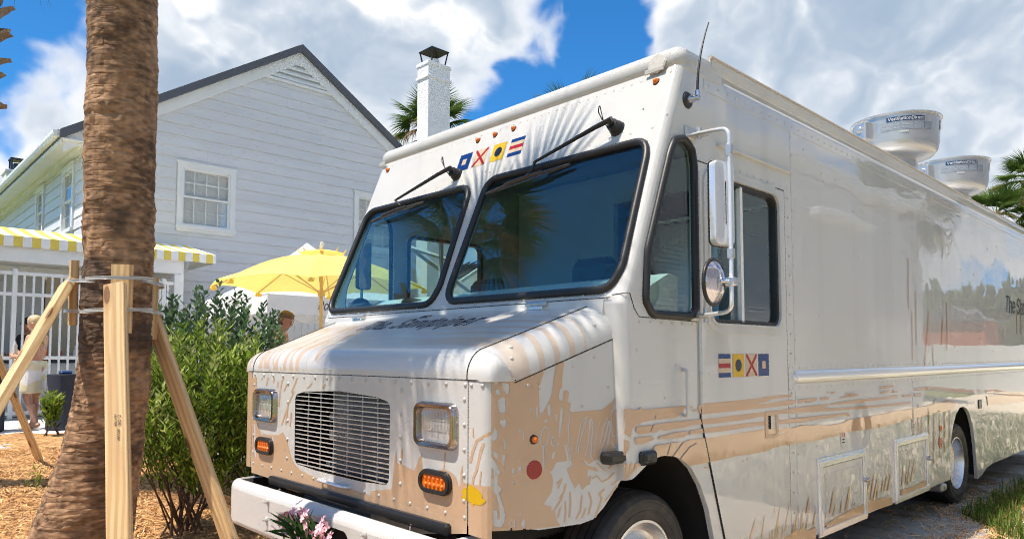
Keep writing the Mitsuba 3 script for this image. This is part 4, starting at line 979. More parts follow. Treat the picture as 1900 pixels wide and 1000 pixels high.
P('hood_latch', cat(bx(-2.055, -1.985, 2.505, 2.635, 0.938, 0.992, 0.014), bx(-2.005, -1.985, 2.60, 2.72, 0.957, 0.975, 0.004), bx(-1.975, -1.935, 2.685, 2.80, 0.922, 0.985, 0.012), bx(-1.945, -1.93, 2.70, 2.765, 0.94, 0.972, 0.005)), 'black_plastic', False)
# antenna
an = fresh('antenna', TRK)
P('base', lathe([(0, 0.012), (0.038, 0.010), (0.045, 0.0), (0, 0)], 24, (XR, 3.137, 2.740), 'x'), 'rubber', 40, parent=an)
P('mount', cat(lathe([(0, 0.06), (0.016, 0.06), (0.020, 0.0), (0, 0)], 16, (XR + 0.01, 3.137, 2.740), 'x'), tube([(XR + 0.062, 3.137, 2.735), (XR + 0.062, 3.135, 2.775)], 0.013, 10)), 'chrome', 40, parent=an)
P('whip', tube([(XR + 0.062, 3.135 + 0.12 * t ** 1.8, 2.77 + 0.40 * t) for t in np.linspace(0, 1, 12)], np.linspace(0.0075, 0.0035, 12), 8), 'rubber', 60, parent=an)
# wipers
for px, ex_, bl, br in ((-2.281, -2.795, -3.211, -2.545), (-3.619, -4.188, -4.507, -3.875)):
    w = fresh('wiper', TRK)
    dz = 0.008
    pv = wsp(px, 2.622, 0.0)
    P('pivot', cat(aim(lathe([(0, 0.055), (0.030, 0.055), (0.034, 0.03), (0.040, 0.024), (0.034, 0.018), (0.042, 0.012), (0.046, 0.0), (0, 0)], 24), pv, WN), tube([pv + WN * 0.04, pv + WN * 0.085], 0.016, 12)), 'rubber', 40, parent=w)
    el = wsp(ex_, 2.505, 0.062)
    dirn = unit(el - (pv + WN * 0.08))
    P('arm', cat(tube([pv + WN * 0.08 - dirn * 0.02, pv + WN * 0.085 + dirn * 0.10, el], [0.015, 0.013, 0.008], 8), tube([el, wsp((bl + br) / 2 + 0.07, 2.463, 0.05), wsp((bl + br) / 2, 2.448, 0.035)], [0.009, 0.006, 0.006], 8)), 'black_plastic', 40, parent=w)
    P('hose', tube(arcpath([pv + WN * 0.05 + [-0.02, 0, -0.03], pv + WN * 0.09 + [-0.03, 0, 0.0], pv + WN * 0.10 + [-0.045, 0, 0.085], pv + WN * 0.09 + [-0.065, 0, 0.06], pv + WN * 0.07 + [-0.05, 0, 0.02]], 0.02), 0.003, 6), 'rubber', 60, parent=w)
    a, b = wsp(bl, 2.405, 0.020), wsp(br, 2.462, 0.020)
    spine = [a * (1 - t) + b * t + WN * (0.018 * math.sin(math.pi * t)) for t in np.linspace(0, 1, 12)]
    P('blade', cat(tube(spine, 0.008, 6), tube([q + WN * 0.012 for q in spine[3:9]], 0.006, 6), tube([a - WN * 0.006, b - WN * 0.006], 0.005, 5)), 'wiper_metal', 40, parent=w)
# right mirror
mr = fresh('mirror', TRK)
MX, MY = -1.735, 3.085
P('arm', cat(tube(arcpath([(XR, 3.15, 2.555), (-1.86, 3.12, 2.545), (-1.70, 3.075, 2.52), (-1.70, 3.075, 2.30), (-1.70, 3.075, 1.635), (-1.84, 3.11, 1.625), (XR, 3.18, 1.628)], 0.05), 0.0105, 10)), 'rail_metal', 50, parent=mr)
for bk in (bx(XR, XR + 0.012, 3.10, 3.20, 2.535, 2.60, 0.003), bx(XR, XR + 0.09, 3.115, 3.19, 2.543, 2.550, 0.002), bx(XR, XR + 0.012, 3.13, 3.23, 1.60, 1.65, 0.003), bx(XR, XR + 0.10, 3.15, 3.21, 1.612, 1.619, 0.002), tube([(XR + 0.06, 3.15, 2.53), (XR + 0.06, 3.15, 2.585)], 0.014, 8), tube([(XR + 0.07, 3.17, 1.59), (XR + 0.07, 3.17, 1.665)], 0.013, 8), bx(-1.715, -1.685, 3.06, 3.09, 2.385, 2.44, 0.003), bx(-1.715, -1.685, 3.06, 3.09, 1.885, 1.935, 0.003)):
    P('bracket', bk, 'brushed', 40, parent=mr)
hd = rrect(-0.068, -0.205, 0.068, 0.205, 0.028)
Rm = trimesh.transformations.rotation_matrix(math.radians(78), [0, 0, 1])


def put_m(m):
    m = m.copy(); m.apply_transform(Rm); m.apply_translation([MX - 0.005, MY - 0.02, 2.155]); return m


lo = []
for s, yy in ((1.0, 0.02), (1.0, -0.012), (0.97, -0.020), (0.90, -0.022), (0.6, -0.026), (0.05, -0.027)):
    q = affinity.scale(hd, s if s < 0.95 else s, 1 - (1 - s) * 0.5)
    lo.append([(a, yy, b) for a, b in loop(q)])
P('shell', put_m(grid_mesh(np.array(lo))), 'rail_metal', 40, parent=mr)
P('glass', put_m(ext_y(hd.buffer(-0.004), 0.016, 0.020)), 'mirror_chrome', False, parent=mr)
P('rim', put_m(tube([(a, 0.018, b) for a, b in loop(hd)[:-1]], 0.005, 6, closed=True)), 'rubber', 50, parent=mr)
rmirr = lathe([(0, -0.040), (0.05, -0.036), (0.085, -0.022), (0.106, 0.0), (0.10, 0.006), (0, 0.012)], 40)
rm = aim(rmirr, (-1.765, 3.03, 1.775), (-0.99, -0.10, 0.03))
P('round_shell', rm, 'mirror_chrome', 40, parent=mr)
P('round_rim', aim(tube([(0.108 * math.cos(t), 0.108 * math.sin(t), 0.004) for t in np.linspace(0, 2 * np.pi, 40, endpoint=False)], 0.010, 8, closed=True), (-1.765, 3.03, 1.775), (-0.99, -0.10, 0.03)), 'rubber', 60, parent=mr)
P('round_stay', cat(tube([(-1.77, 3.0, 1.775), (-1.70, 3.055, 1.775)], 0.008, 8), bx(-1.722, -1.678, 3.05, 3.10, 1.755, 1.797, 0.004)), 'aluminium', 40, parent=mr)
# left mirror, seen through the glass
ml = fresh('mirror', TRK)
P('arm', mirx(tube(arcpath([(XR, 3.15, 2.555), (-1.86, 3.12, 2.545), (-1.70, 3.075, 2.52), (-1.70, 3.075, 2.30), (-1.70, 3.075, 1.635), (-1.84, 3.11, 1.625), (XR, 3.18, 1.628)], 0.05), 0.0125, 10)), 'chrome', 50, parent=ml)
P('shell', mirx(put_m(grid_mesh(np.array(lo)))), 'rubber', 40, parent=ml)
P('glass', mirx(put_m(ext_y(hd.buffer(-0.004), 0.016, 0.020))), 'mirror_chrome', False, parent=ml)
P('round_shell', mirx(rm), 'rubber', 40, parent=ml)

# ---- wheels, wells, underside


def liner(pts, depth, x):
    pg = Polygon(pts)
    ring = pg.buffer(0.02, join_style=2).difference(pg)
    ring = ring.intersection(sbox(0, 0.22, 20, 3)).difference(sbox(0, 0, 2.66, 0.93))
    return cat(ext_x(ring, x - depth, x), ext_x(pg.intersection(sbox(0, 0.22, 20, 3)), x - depth - 0.02, x - depth))


lf = [(2.60, 0.1), (2.60, 0.80), (2.62, 0.89), (2.75, 0.945), (2.889, 0.968), (3.05, 0.94), (3.15, 0.87), (3.235, 0.77), (3.305, 0.64), (3.355, 0.476), (3.41, 0.1)]
lr = [(7.42, 0.1)] + [(y + (0.02 if y > 7.9 else -0.02), z + 0.02) for y, z in ARCH_R] + [(8.40, 0.1)]
for pts in (lf, lr):
    ln = liner(pts, 0.55, XR - 0.03)
    P('wheel_well', ln, 'matt_black', False)
    P('wheel_well', mirx(ln), 'matt_black', False)
P('underbody', cat(bx(XL + 0.75, XR - 0.75, 2.45, 12.1, 0.36, 0.62), bx(XL + 0.05, XR - 0.05, 3.45, 7.35, 0.40, 0.6), bx(XL + 0.05, XR - 0.05, 8.5, 12.2, 0.33, 0.6)), 'matt_black', False)
P('chassis_rail', cat(bx(XC - 0.48, XC - 0.40, 1.84, 3.0, 0.46, 0.60, 0.01), bx(XC + 0.40, XC + 0.48, 1.84, 3.0, 0.46, 0.60, 0.01), bx(XC - 0.75, XC + 0.95, 1.90, 1.98, 0.66, 0.71, 0.01), bx(XC - 0.6, XC + 0.9, 2.0, 2.03, 0.45, 0.66)), 'black_plastic', False)
P('oil_cooler', bx(XC - 0.35, XC + 0.45, 1.93, 1.97, 0.50, 0.66), 'radiator_fins', False)
P('bumper_stay', cat(tube([(-3.95, 1.86, 0.60), (-3.95, 2.0, 0.70)], 0.014, 8), tube([(-4.05, 1.95, 0.56), (-4.05, 1.95, 0.70)], 0.016, 8)), 'black_plastic', 40)
P('hood_rod', tube([(-2.60, 1.86, 0.62), (-2.70, 1.95, 0.70)], 0.006, 6), 'chrome', 50)

tp = [(0.245, -0.10), (0.30, -0.118), (0.345, -0.120), (0.366, -0.112), (0.378, -0.098)]
for gx in (-0.062, -0.022, 0.022, 0.062):
    tp += [(0.385, gx - 0.007), (0.374, gx - 0.005), (0.374, gx + 0.005), (0.385, gx + 0.007)]
tp += [(0.378, 0.098), (0.366, 0.112), (0.352, 0.1185), (0.350, 0.1215), (0.338, 0.1225), (0.336, 0.120), (0.300, 0.120), (0.298, 0.1225), (0.292, 0.1225), (0.290, 0.119), (0.262, 0.112), (0.248, 0.10), (0.245, -0.10)]


def tyre(x, y):
    m = lathe(tp, 96, (0, 0, 0), 'x')
    lug = [bx(-0.004, 0.004, -0.022, 0.022, -0.006, 0.006)]
    m.apply_translation([x, y, 0.385])
    return m


for wx, wy, front in ((XR - 0.20, 2.83, True), (XR - 0.155, 7.86, False), (2 * XC - XR + 0.20, 2.83, True), (2 * XC - XR + 0.155, 7.86, False)):
    w = fresh('wheel', TRK)
    s = 1 if wx > XC else -1
    P('tyre', tyre(wx, wy), 'tyre', 40, parent=w)
    if front:
        pr = [(0.248, 0.095), (0.252, 0.108), (0.240, 0.110), (0.222, 0.085), (0.20, 0.07), (0.15, 0.10), (0.11, 0.115), (0.085, 0.115), (0.08, 0.16), (0.06, 0.17), (0, 0.172)]
    else:
        pr = [(0.248, 0.095), (0.252, 0.110), (0.240, 0.112), (0.228, 0.08), (0.222, 0.03), (0.20, 0.012), (0.13, -0.02), (0.10, -0.03), (0.095, 0.03), (0.07, 0.05), (0, 0.055)]
    pr = [(a, b * s) for a, b in pr]
    P('rim', lathe(pr, 64, (wx, wy, 0.385), 'x'), 'aluminium', 30, parent=w)
    nuts = []
    for k in range(8):
        t = 2 * np.pi * k / 8
        zz = 0.12 if front else 0.0
        nuts.append(lathe([(0, 0.04), (0.010, 0.036), (0.016, 0.0), (0, 0)] if s > 0 else [(0, -0.04), (0.010, -0.036), (0.016, 0.0), (0, 0)], 8, (wx + s * (zz - 0.02), wy + 0.135 * math.cos(t), 0.385 + 0.135 * math.sin(t)), 'x'))
    P('lug_nut', cat(nuts), 'chrome', 30, parent=w, kind='stuff')
P('axle', cat(tube([(XL + 0.3, 2.83, 0.385), (XR - 0.3, 2.83, 0.385)], 0.06, 12), tube([(XL + 0.2, 7.86, 0.385), (XR - 0.2, 7.86, 0.385)], 0.09, 12)), 'matt_black', 40)
P('mud_bracket', bx(XR - 0.30, XR - 0.02, 7.30, 7.44, 0.18, 0.26, 0.02), 'brushed', False)

# ---- bumper: C section bent along its plan, with a hole
bp = arcpath([(XC - 1.075, 2.02), (XC - 1.075, 1.785), (XC + 1.075, 1.785), (XC + 1.075, 2.02)], 0.16, 12)
bp = np.array(bp)
L = LineString(bp)
S_ = np.linspace(0, L.length, 161)
pl = np.array([L.interpolate(s).coords[0] for s in S_])
tg = np.gradient(pl, axis=0); tg /= np.linalg.norm(tg, axis=1, keepdims=True)
nr = np.c_[tg[:, 1], -tg[:, 0]]
if nr[80][1] > 0:
    nr = -nr
sec = [(0.0, -0.075), (0.0, -0.035), (0.0, -0.028)]
BZ0, BZ1 = 0.405, 0.668
secp = [(-0.07, BZ0 + 0.002), (-0.03, BZ0), (-0.012, BZ0 + 0.004), (-0.003, BZ0 + 0.014), (0.0, BZ0 + 0.03), (0.0, BZ1 - 0.05), (-0.004, BZ1 - 0.028), (-0.014, BZ1 - 0.010), (-0.030, BZ1), (-0.052, BZ1), (-0.056, BZ1 - 0.006), (-0.052, BZ1 - 0.011), (-0.030, BZ1 - 0.011)]


def bpt(i, q):
    return (pl[i][0] + nr[i][0] * q[0], pl[i][1] + nr[i][1] * q[0], q[1])


G = np.array([[bpt(i, q) for q in secp] for i in range(len(pl))])
bm = grid_mesh(G)
hole = rrect(-3.66, 0.425, -2.98, 0.592, 0.05)
keep = np.array([not (hole.contains(Point(c[0], c[2])) and c[1] < 1.80) for c in bm.triangles_center])
bq = [bm.submesh([np.nonzero(np.array([not (abs(c[0] - XC) < 0.912 and abs(c[1] - 1.785) < 0.02 and BZ0 + 0.028 < c[2] < BZ1 - 0.045) for c in bm.triangles_center]))[0]], append=True)]
flat = sbox(XC - 0.93, BZ0 + 0.03, XC + 0.93, BZ1 - 0.05).difference(hole)
P('bumper', cat(bq, ext_y(flat, 1.785, 1.789)), 'white_enamel', 35)
P('bumper_back', cat(bx(-3.72, -2.9, 1.83, 1.84, 0.42, 0.62)), 'matt_black', False)
for x, z in ((-3.83, 0.612), (-3.84, 0.512), (-2.83, 0.612), (-2.84, 0.512)):
    P('bumper_bolt', cat(aim(lathe([(0, 0.014), (0.012, 0.012), (0.016, 0.0), (0, 0)], 8), (x, 1.785, z), (0, -1, 0)), tube([(x, 1.775, z), (x, 1.757, z)], 0.006, 6)), 'white_plastic', 30)

# ---- cab interior
P('cab_floor', bx(XL + 0.05, XR - 0.05, 2.70, 4.9, 0.96, 1.0), 'matt_black', False)
P('dashboard', cat(ext(Polygon([(2.675, 1.42), (2.675, 1.655), (2.73, 1.70), (3.04, 1.84), (3.12, 1.83), (3.10, 1.40)]), XR - XL - 0.12, (XL + 0.06, 0, 0), (0, 1, 0), (0, 0, 1), (1, 0, 0))), 'dash_grey', False)
P('partition', cat(bx(XL + 0.05, -3.55, 4.55, 4.6, 1.0, 2.9), bx(-2.60, XR - 0.05, 4.55, 4.6, 1.0, 2.9), bx(-3.55, -2.60, 4.55, 4.6, 2.65, 2.9)), 'cab_grey', False)
P('fridge', cat(bx(-3.50, -2.75, 4.9, 5.5, 1.0, 2.5, 0.02)), 'brushed', False)
P('counter', cat(bx(XL + 0.1, -3.9, 4.7, 9.0, 1.75, 1.8), bx(XL + 0.1, -3.9, 4.7, 9.0, 1.0, 1.75)), 'brushed', False)
P('shelf_edge', cat(bx(-3.3, -2.1, 4.50, 4.545, 2.42, 2.44), bx(-2.62, -2.59, 4.50, 4.54, 1.0, 2.6)), 'aluminium', False)
P('seat', cat(bx(-2.95, -2.60, 3.30, 3.42, 1.35, 2.02, 0.05), bx(-2.98, -2.58, 2.98, 3.35, 1.30, 1.42, 0.04)), 'black_plastic', 30)
P('seat', cat(bx(-4.35, -3.95, 3.66, 3.76, 1.40, 2.02, 0.05), bx(-4.38, -3.93, 3.30, 3.75, 1.36, 1.48, 0.04)), 'black_plastic', 30)
st = lathe([(0.20, -0.012), (0.225, -0.012), (0.225, 0.012), (0.20, 0.012), (0.20, -0.012)], 40)
P('steering_wheel', cat(aim(st, (-4.15, 3.14, 1.72), (0, 0.5, 1)), tube([(-4.15, 3.16, 1.73), (-4.15, 3.0, 1.45)], 0.03, 10), tube([(-4.36, 3.14, 1.72), (-3.94, 3.14, 1.72)], 0.014, 8)), 'rubber', 40)
P('vehicle_floor', bx(XL + 0.05, XR - 0.05, 4.6, 12.1, 0.96, 1.0), 'cab_grey', False)

# ---- roof fans
for fx, fy, sgn in ((-2.45, 7.83, 1), (-2.52, 10.06, 2)):
    f = fresh('exhaust_fan', TRK)
    zt, R = 3.80, 0.408
    bowl = [(0.0, 3.40), (0.18, 3.40), (0.26, 3.41), (0.335, 3.44), (0.372, 3.49), (0.387, 3.55), (R - 0.008, zt - 0.01), (R + 0.012, zt - 0.004), (R + 0.012, zt + 0.008), (R - 0.012, zt + 0.008), (R - 0.02, zt - 0.02), (0.372, 3.55), (0.35, 3.50), (0.26, 3.45), (0, 3.44)]
    P('bowl', lathe(bowl, 72, (fx, fy, 0)), 'brushed', 35, parent=f)
    P('collar', lathe([(0.0, 3.0), (0.175, 3.0), (0.175, 3.33), (0.19, 3.335), (0.19, 3.355), (0.175, 3.36), (0.175, 3.40), (0, 3.40)], 48, (fx, fy, 0)), 'brushed', 35, parent=f)
    P('curb', bx(fx - 0.3, fx + 0.3, fy - 0.3, fy + 0.3, 3.0, 3.20, 0.01), 'brushed', False, parent=f)
    P('conduit', tube(arcpath([(fx + 0.10, fy - 0.26, 3.10), (fx + 0.12, fy - 0.29, 3.33), (fx + 0.02, fy - 0.34, 3.38), (fx - 0.08, fy - 0.35, 3.45)], 0.12), 0.022, 10), 'brushed', 60, parent=f)

    def cyl(a0, a1, z0, z1, off, zz=None):
        rr = lambda z: np.interp(z, [3.55, zt - 0.01], [0.387, R - 0.008]) + off
        return grid_mesh(np.array([[(fx + rr(z) * math.cos(a), fy + rr(z) * math.sin(a), z) for z in (z0, z1)] for a in np.linspace(a0, a1, 16)]))
    D_ = math.radians
    A_ = -62.0                       # the side of the bowl that faces the street
    P('sticker', cyl(D_(A_ - 22), D_(A_ + 28), 3.715, 3.758, 0.004), 'sticker_blue', True, parent=f, label='blue maker sticker')
    m = meshkit.text_mesh('VentilationDirect', 0.030, 0.0008, True)
    tw = m.bounds[1][0]
    P('lettering', trimesh.Trimesh([(fx + (0.4075) * math.cos(D_(A_ - 20) + q[0] / tw * D_(46)), fy + (0.4075) * math.sin(D_(A_ - 20) + q[0] / tw * D_(46)), 3.722 + q[1]) for q in m.vertices], m.faces, process=False), 'white_print', False, parent=f)
    P('data_plate', cat(cyl(D_(A_ - 30), D_(A_ - 4), 3.63, 3.703, 0.004), cyl(D_(A_ - 3), D_(A_ + 12), 3.63, 3.703, 0.004), cyl(D_(A_ + 13), D_(A_ + 28), 3.63, 3.703, 0.004), cyl(D_(A_ + 29), D_(A_ + 40), 3.63, 3.703, 0.004)), 'sticker_grey', True, parent=f)
    P('print_line', cat(*[cyl(D_(A_ + a), D_(A_ + a + 10), z, z + 0.010, 0.006) for a in (-28, -15, -2, 14) for z in (3.645, 3.672)]), 'fine_print', True, parent=f, kind='stuff')
    P('tag', cyl(D_(A_ - 6), D_(A_ + 6), 3.605, 3.621, 0.006), 'white_print', True, parent=f)
    P('number_plate', cyl(D_(A_ + 66), D_(A_ + 74), 3.66, 3.76, 0.005), 'white_print', True, parent=f)
    P('number_band', cyl(D_(A_ + 66), D_(A_ + 74), 3.738, 3.76, 0.007), 'vinyl_yellow', True, parent=f)
    m = meshkit.text_mesh('12', 0.045, 0.0008, True)
    P('lettering', trimesh.Trimesh([(fx + 0.411 * math.cos(D_(A_ + 67) + q[0] * 1.7), fy + 0.411 * math.sin(D_(A_ + 67) + q[0] * 1.7), 3.672 + q[1]) for q in m.vertices], m.faces, process=False), 'navy_print', False, parent=f)
    a = D_(A_ - 52)
    bxm = cat(bx(-0.03, 0.09, -0.075, 0.075, -0.09, 0.09, 0.008), aim(lathe([(0, 0.03), (0.03, 0.02), (0.034, 0), (0, 0)], 16), (0.09, 0.0, 0.02), (1, 0, 0)))
    bxm.apply_transform(trimesh.transformations.rotation_matrix(a, [0, 0, 1])); bxm.apply_translation([fx + 0.40 * math.cos(a), fy + 0.40 * math.sin(a), 3.665])
    P('switch_box', bxm, 'brushed', 30, parent=f)
P('rivet', rivets_mesh(RV), 'white_plastic', True, kind='stuff')

# ================================================================= GROUND
def mulch_z(x, y):
    x, y = np.asarray(x, float), np.asarray(y, float)
    t = np.clip((-4.3 - x) / 5.7, 0, 1)
    p = np.stack([x * 1.6, y * 1.6, 0 * x], -1)
    q = np.stack([x * 7, y * 7, 0 * x], -1)
    return 0.03 + 0.29 * t * t * (3 - 2 * t) + 0.10 * (meshkit.fbm(p, 3, 4) - 0.45) * (0.4 + 0.6 * t) + 0.035 * (meshkit.fbm(q, 3, 9) - 0.5)


PATIO = Polygon([(-11.3, -1.0), (-10.25, 1.40), (-9.92, 2.2), (-9.2, 2.75), (-7.0, 3.0), (-5.6, 3.4), (-5.5, 13), (-16.2, 13), (-16.2, -1.0)])
put('ground', bx(-220, 220, -220, 220, -1.0, -0.02), 'lawn', kind='structure')
put('driveway', ext(Polygon([(-5.2, -6), (-1.25, -6), (-1.35, 6.0), (-1.55, 6.9), (-1.85, 7.4), (-1.80, 9), (-1.7, 40), (-5.2, 40)]), 0.3, (0, 0, -0.3), (1, 0, 0), (0, 1, 0), (0, 0, 1)), 'concrete', smooth=False, kind='structure')
pt = put('patio', ext(PATIO, 0.325, (0, 0, 0), (1, 0, 0), (0, 1, 0), (0, 0, 1)), 'paver_joint', smooth=False, kind='structure')
rg = rng_for('paver')
slabm = []
for i in range(15):
    for j in range(7):
        x0, y0 = -14.35 + i * 0.305, 1.55 + j * 0.46 + (0.23 if i % 2 else 0)
        sq = sbox(x0, y0, x0 + 0.297, y0 + 0.452)
        if not PATIO.buffer(-0.02).contains(sq):
            continue
        put('paver', bx(x0, x0 + 0.297, y0, y0 + 0.452, 0.30, 0.330 + rg.uniform(-0.001, 0.001), 0.004), 'paver', pt, False)
put('slab', ext(PATIO.intersection(sbox(-16, -1, -9.9, 1.52)).buffer(-0.01), 0.03, (0, 0, 0.30), (1, 0, 0), (0, 1, 0), (0, 0, 1)), 'paver', pt, False, label='plain concrete slab of the patio')
put('slab', ext(PATIO.intersection(sbox(-9.75, 2, -5, 13)).buffer(-0.01), 0.03, (0, 0, 0.30), (1, 0, 0), (0, 1, 0), (0, 0, 1)), 'paver', pt, False)
xs, ys = np.arange(-11.6, 1.0, 0.05), np.arange(-3.0, 4.2, 0.05)
gx, gy = np.meshgrid(xs, ys, indexing='ij')
gz = mulch_z(gx, gy)
mm = grid_mesh(np.stack([gx, gy, gz], -1))
c = mm.triangles_center
mm = mm.submesh([np.nonzero(~((c[:, 0] > -4.35) & (c[:, 1] > 1.62)))[0]], append=True)
put('mulch_bed', mm, 'mulch_soil', smooth=True, kind='structure')


def chips(n, sampler, seed, lmin, lmax, wmin, wmax, cols, zf, lift=0.004, pitch=0.25):
    r = rng_for(seed)
    xy = sampler(r, n)
    n = len(xy)
    L, W = r.uniform(lmin, lmax, n), r.uniform(wmin, wmax, n)
    a, tp = r.uniform(0, 2 * np.pi, n), r.normal(0, pitch, n)
    d = np.stack([np.cos(a) * np.cos(tp), np.sin(a) * np.cos(tp), np.sin(tp)], -1)
    s = np.stack([-np.sin(a), np.cos(a), r.normal(0, 0.3, n)], -1)
    ctr = np.c_[xy, zf(xy[:, 0], xy[:, 1]) + lift + r.uniform(0, 0.012, n)]
    bend = np.c_[np.zeros((n, 2)), r.uniform(0, 0.25, n) * L]
    P_ = [ctr - d * L[:, None] / 2 - s * W[:, None] / 2, ctr - d * L[:, None] / 2 + s * W[:, None] / 2, ctr + bend + s * W[:, None] / 2, ctr + bend - s * W[:, None] / 2, ctr + d * L[:, None] / 2 + s * W[:, None] * 0.35, ctr + d * L[:, None] / 2 - s * W[:, None] * 0.35]
    V = np.stack(P_, 1).reshape(-1, 3)
    b = np.arange(n)[:, None] * 6
    F = np.concatenate([b + [0, 1, 2], b + [0, 2, 3], b + [3, 2, 4], b + [3, 4, 5]])
    cc = np.array(cols)
    t = r.uniform(0, 1, n)[:, None]
    k = r.integers(0, len(cc) - 1, n)
    col = cc[k] * (1 - t) + cc[k + 1] * t
    return trimesh.Trimesh(V, F, process=False), np.repeat(col, 6, 0)


def smp_mulch(r, n):
    out = []
    while sum(map(len, out)) < n:
        y = r.uniform(-1.5, 3.6, n)
        x = -2.9 - 8.2 * r.uniform(0, 1, n) ** 1.15
        ok = ~((x > -4.45) & (y > 1.6)) & ~((x < -10.0 + 0.42 * (y - 1.46)) | ((y > 2.65) & (x < -7.0)) | ((y > 3.1) & (x < -5.5)))
        out.append(np.c_[x, y][ok])
    return np.vstack(out)[:n]


brown = [(0.18, 0.085, 0.032), (0.46, 0.235, 0.085), (0.66, 0.39, 0.155), (0.76, 0.52, 0.27), (0.50, 0.27, 0.10)]
cm, cc_ = chips(42000, smp_mulch, 'mulch', 0.018, 0.075, 0.003, 0.011, brown, mulch_z)
put('mulch_chips', cm, 'litter', color=cc_, kind='stuff', label='loose orange brown bark mulch covering the planting bed', cat='mulch')


def smp_litter(r, n):
    y = r.uniform(3.0, 9.5, n)
    x = -1.55 + r.normal(0, 0.28, n) - 0.12 * (y > 6.8)
    far = r.uniform(0, 1, n) < 0.18
    x = np.where(far, r.uniform(-4.2, -1.2, n), x)
    return np.c_[x, y][x > -4.5]


cm, cc_ = chips(5200, smp_litter, 'litter', 0.03, 0.14, 0.002, 0.007, brown, lambda x, y: 0 * x + 0.001, 0.002, 0.06)
put('pine_litter', cm, 'litter', color=cc_, kind='stuff', label='dry brown pine litter scattered along the driveway edge', cat='leaf litter')


def blades(n, sampler, seed, h0, h1, w, cols, zf=None):
    r = rng_for(seed)
    xy = sampler(r, n)
    n = len(xy)
    h, a = r.uniform(h0, h1, n), r.uniform(0, 2 * np.pi, n)
    lean = r.uniform(0.1, 0.75, n) * h
    b = np.c_[xy, (zf(xy[:, 0], xy[:, 1]) if zf else np.zeros(n)) - 0.02]
    d = np.stack([np.cos(a), np.sin(a), 0 * a], -1)
    s = np.stack([-np.sin(a), np.cos(a), 0 * a], -1) * (w * r.uniform(0.6, 1.3, n))[:, None]
    m = b + d * (lean * 0.35)[:, None] + np.c_[np.zeros((n, 2)), h * 0.6]
    t = b + d * lean[:, None] + np.c_[np.zeros((n, 2)), h]
    V = np.stack([b - s, b + s, m + s * 0.8, m - s * 0.8, t], 1).reshape(-1, 3)
    k = np.arange(n)[:, None] * 5
    F = np.concatenate([k + [0, 1, 2], k + [0, 2, 3], k + [3, 2, 4]])
    cc = np.array(cols)
    q, u = r.integers(0, len(cc) - 1, n), r.uniform(0, 1, n)[:, None]
    return trimesh.Trimesh(V, F, process=False), np.repeat(cc[q] * (1 - u) + cc[q + 1] * u, 5, 0)


def smp_grass(r, n):
    y = 6.5 + 14 * r.uniform(0, 1, n) ** 1.6
    x0 = np.where(y < 7.3, -1.80 + (7.3 - y) * 0.7, -1.82)
    x = x0 + 3.0 * r.uniform(0, 1, n) ** 1.3 + r.normal(0, 0.05, n)
    cl = meshkit.fbm(np.stack([x * 3, y * 3, 0 * x], -1), 2, 3)
    return np.c_[x, y][(cl > 0.33) | (r.uniform(0, 1, n) < 0.3)]


gm, gc = blades(26000, smp_grass, 'grass', 0.05, 0.17, 0.004, [(0.035, 0.07, 0.012), (0.07, 0.14, 0.022), (0.14, 0.23, 0.045), (0.085, 0.135, 0.025), (0.28, 0.23, 0.10)])
put('grass', gm, 'leaf', color=gc, kind='stuff', label='tufted green grass beside the driveway', cat='grass')
put('straw_edge', ext(Polygon([(-1.62, 2.0), (3, 2.0), (3, 40), (-1.0, 40), (-1.55, 8.0), (-1.5, 7.0), (-1.1, 5.8)]), 0.05, (0, 0, -0.056), (1, 0, 0), (0, 1, 0), (0, 0, 1)), 'straw', smooth=False, kind='structure')

# ================================================================= PALMS
def frond(seed, lp, rb, n=44, dead=0.0, droop=0.5):
    """fan leaf of a cabbage palm: stalk along +x, blade of folded, split leaflets"""
    r = rng_for(seed)
    V, F, C = [], [], []

    def strip(pts, ws, side, col):
        k = len(V)
        for p, w in zip(pts, ws):
            V.append(p - side * w); V.append(p + side * w)
            C.append(col); C.append(col)
        for i in range(len(pts) - 1):
            a = k + 2 * i
            F.append([a, a + 1, a + 3]); F.append([a, a + 3, a + 2])
    st = [np.array([x, 0, -0.10 * x * x]) for x in np.linspace(0, lp, 5)]
    stc = (0.20, 0.22, 0.06) if not dead else (0.26, 0.18, 0.10)
    strip(st, [0.022, 0.018, 0.015, 0.012, 0.010], np.array([0, 1.0, 0]), stc)
    strip(st, [0.012, 0.010, 0.009, 0.008, 0.006], np.array([0, 0, 1.0]), stc)
    base = st[-1]
    for i in range(n):
        t = (i + 0.5) / n * 2 - 1
        a = t * math.radians(112) + r.normal(0, 0.02)
        L = rb * (1.0 - 0.25 * abs(t) ** 2) * r.uniform(0.9, 1.05)
        d = np.array([math.cos(a), math.sin(a), -0.12 + 0.16 * ((i % 2) - 0.5)])
        d = unit(d)
        pts, dr_ = [], droop * r.uniform(0.6, 1.3)
        for u in np.linspace(0, 1, 5):
            pts.append(base + np.array([0.12 * u, 0, 0]) + d * L * u + np.array([0, 0, -dr_ * L * 0.55 * u ** 2.6]) + np.array([-0.1 * dr_ * L * u ** 3 * math.cos(a), -0.1 * dr_ * L * u ** 3 * math.sin(a), 0]))
        side = unit(np.cross(d, [0, 0, 1])) * 1.0 + np.array([0, 0, 0.55 * (1 if i % 2 else -1)])
        g = r.uniform(0, 1)
        if r.uniform() < dead:
            col = np.array([0.30, 0.21, 0.12]) * (0.6 + 0.6 * g)
        else:
            col = np.array([0.055, 0.105, 0.022]) * (1 - g) + np.array([0.13, 0.20, 0.045]) * g
        w = rb * 0.024
        strip(pts, [w * 0.7, w * 1.15, w, w * 0.55, w * 0.06], unit(side), col)
    m = trimesh.Trimesh(np.array(V), np.array(F), process=False)
    return mikit.ply(m, 'leaf', smooth=False, color=np.array(C, float))


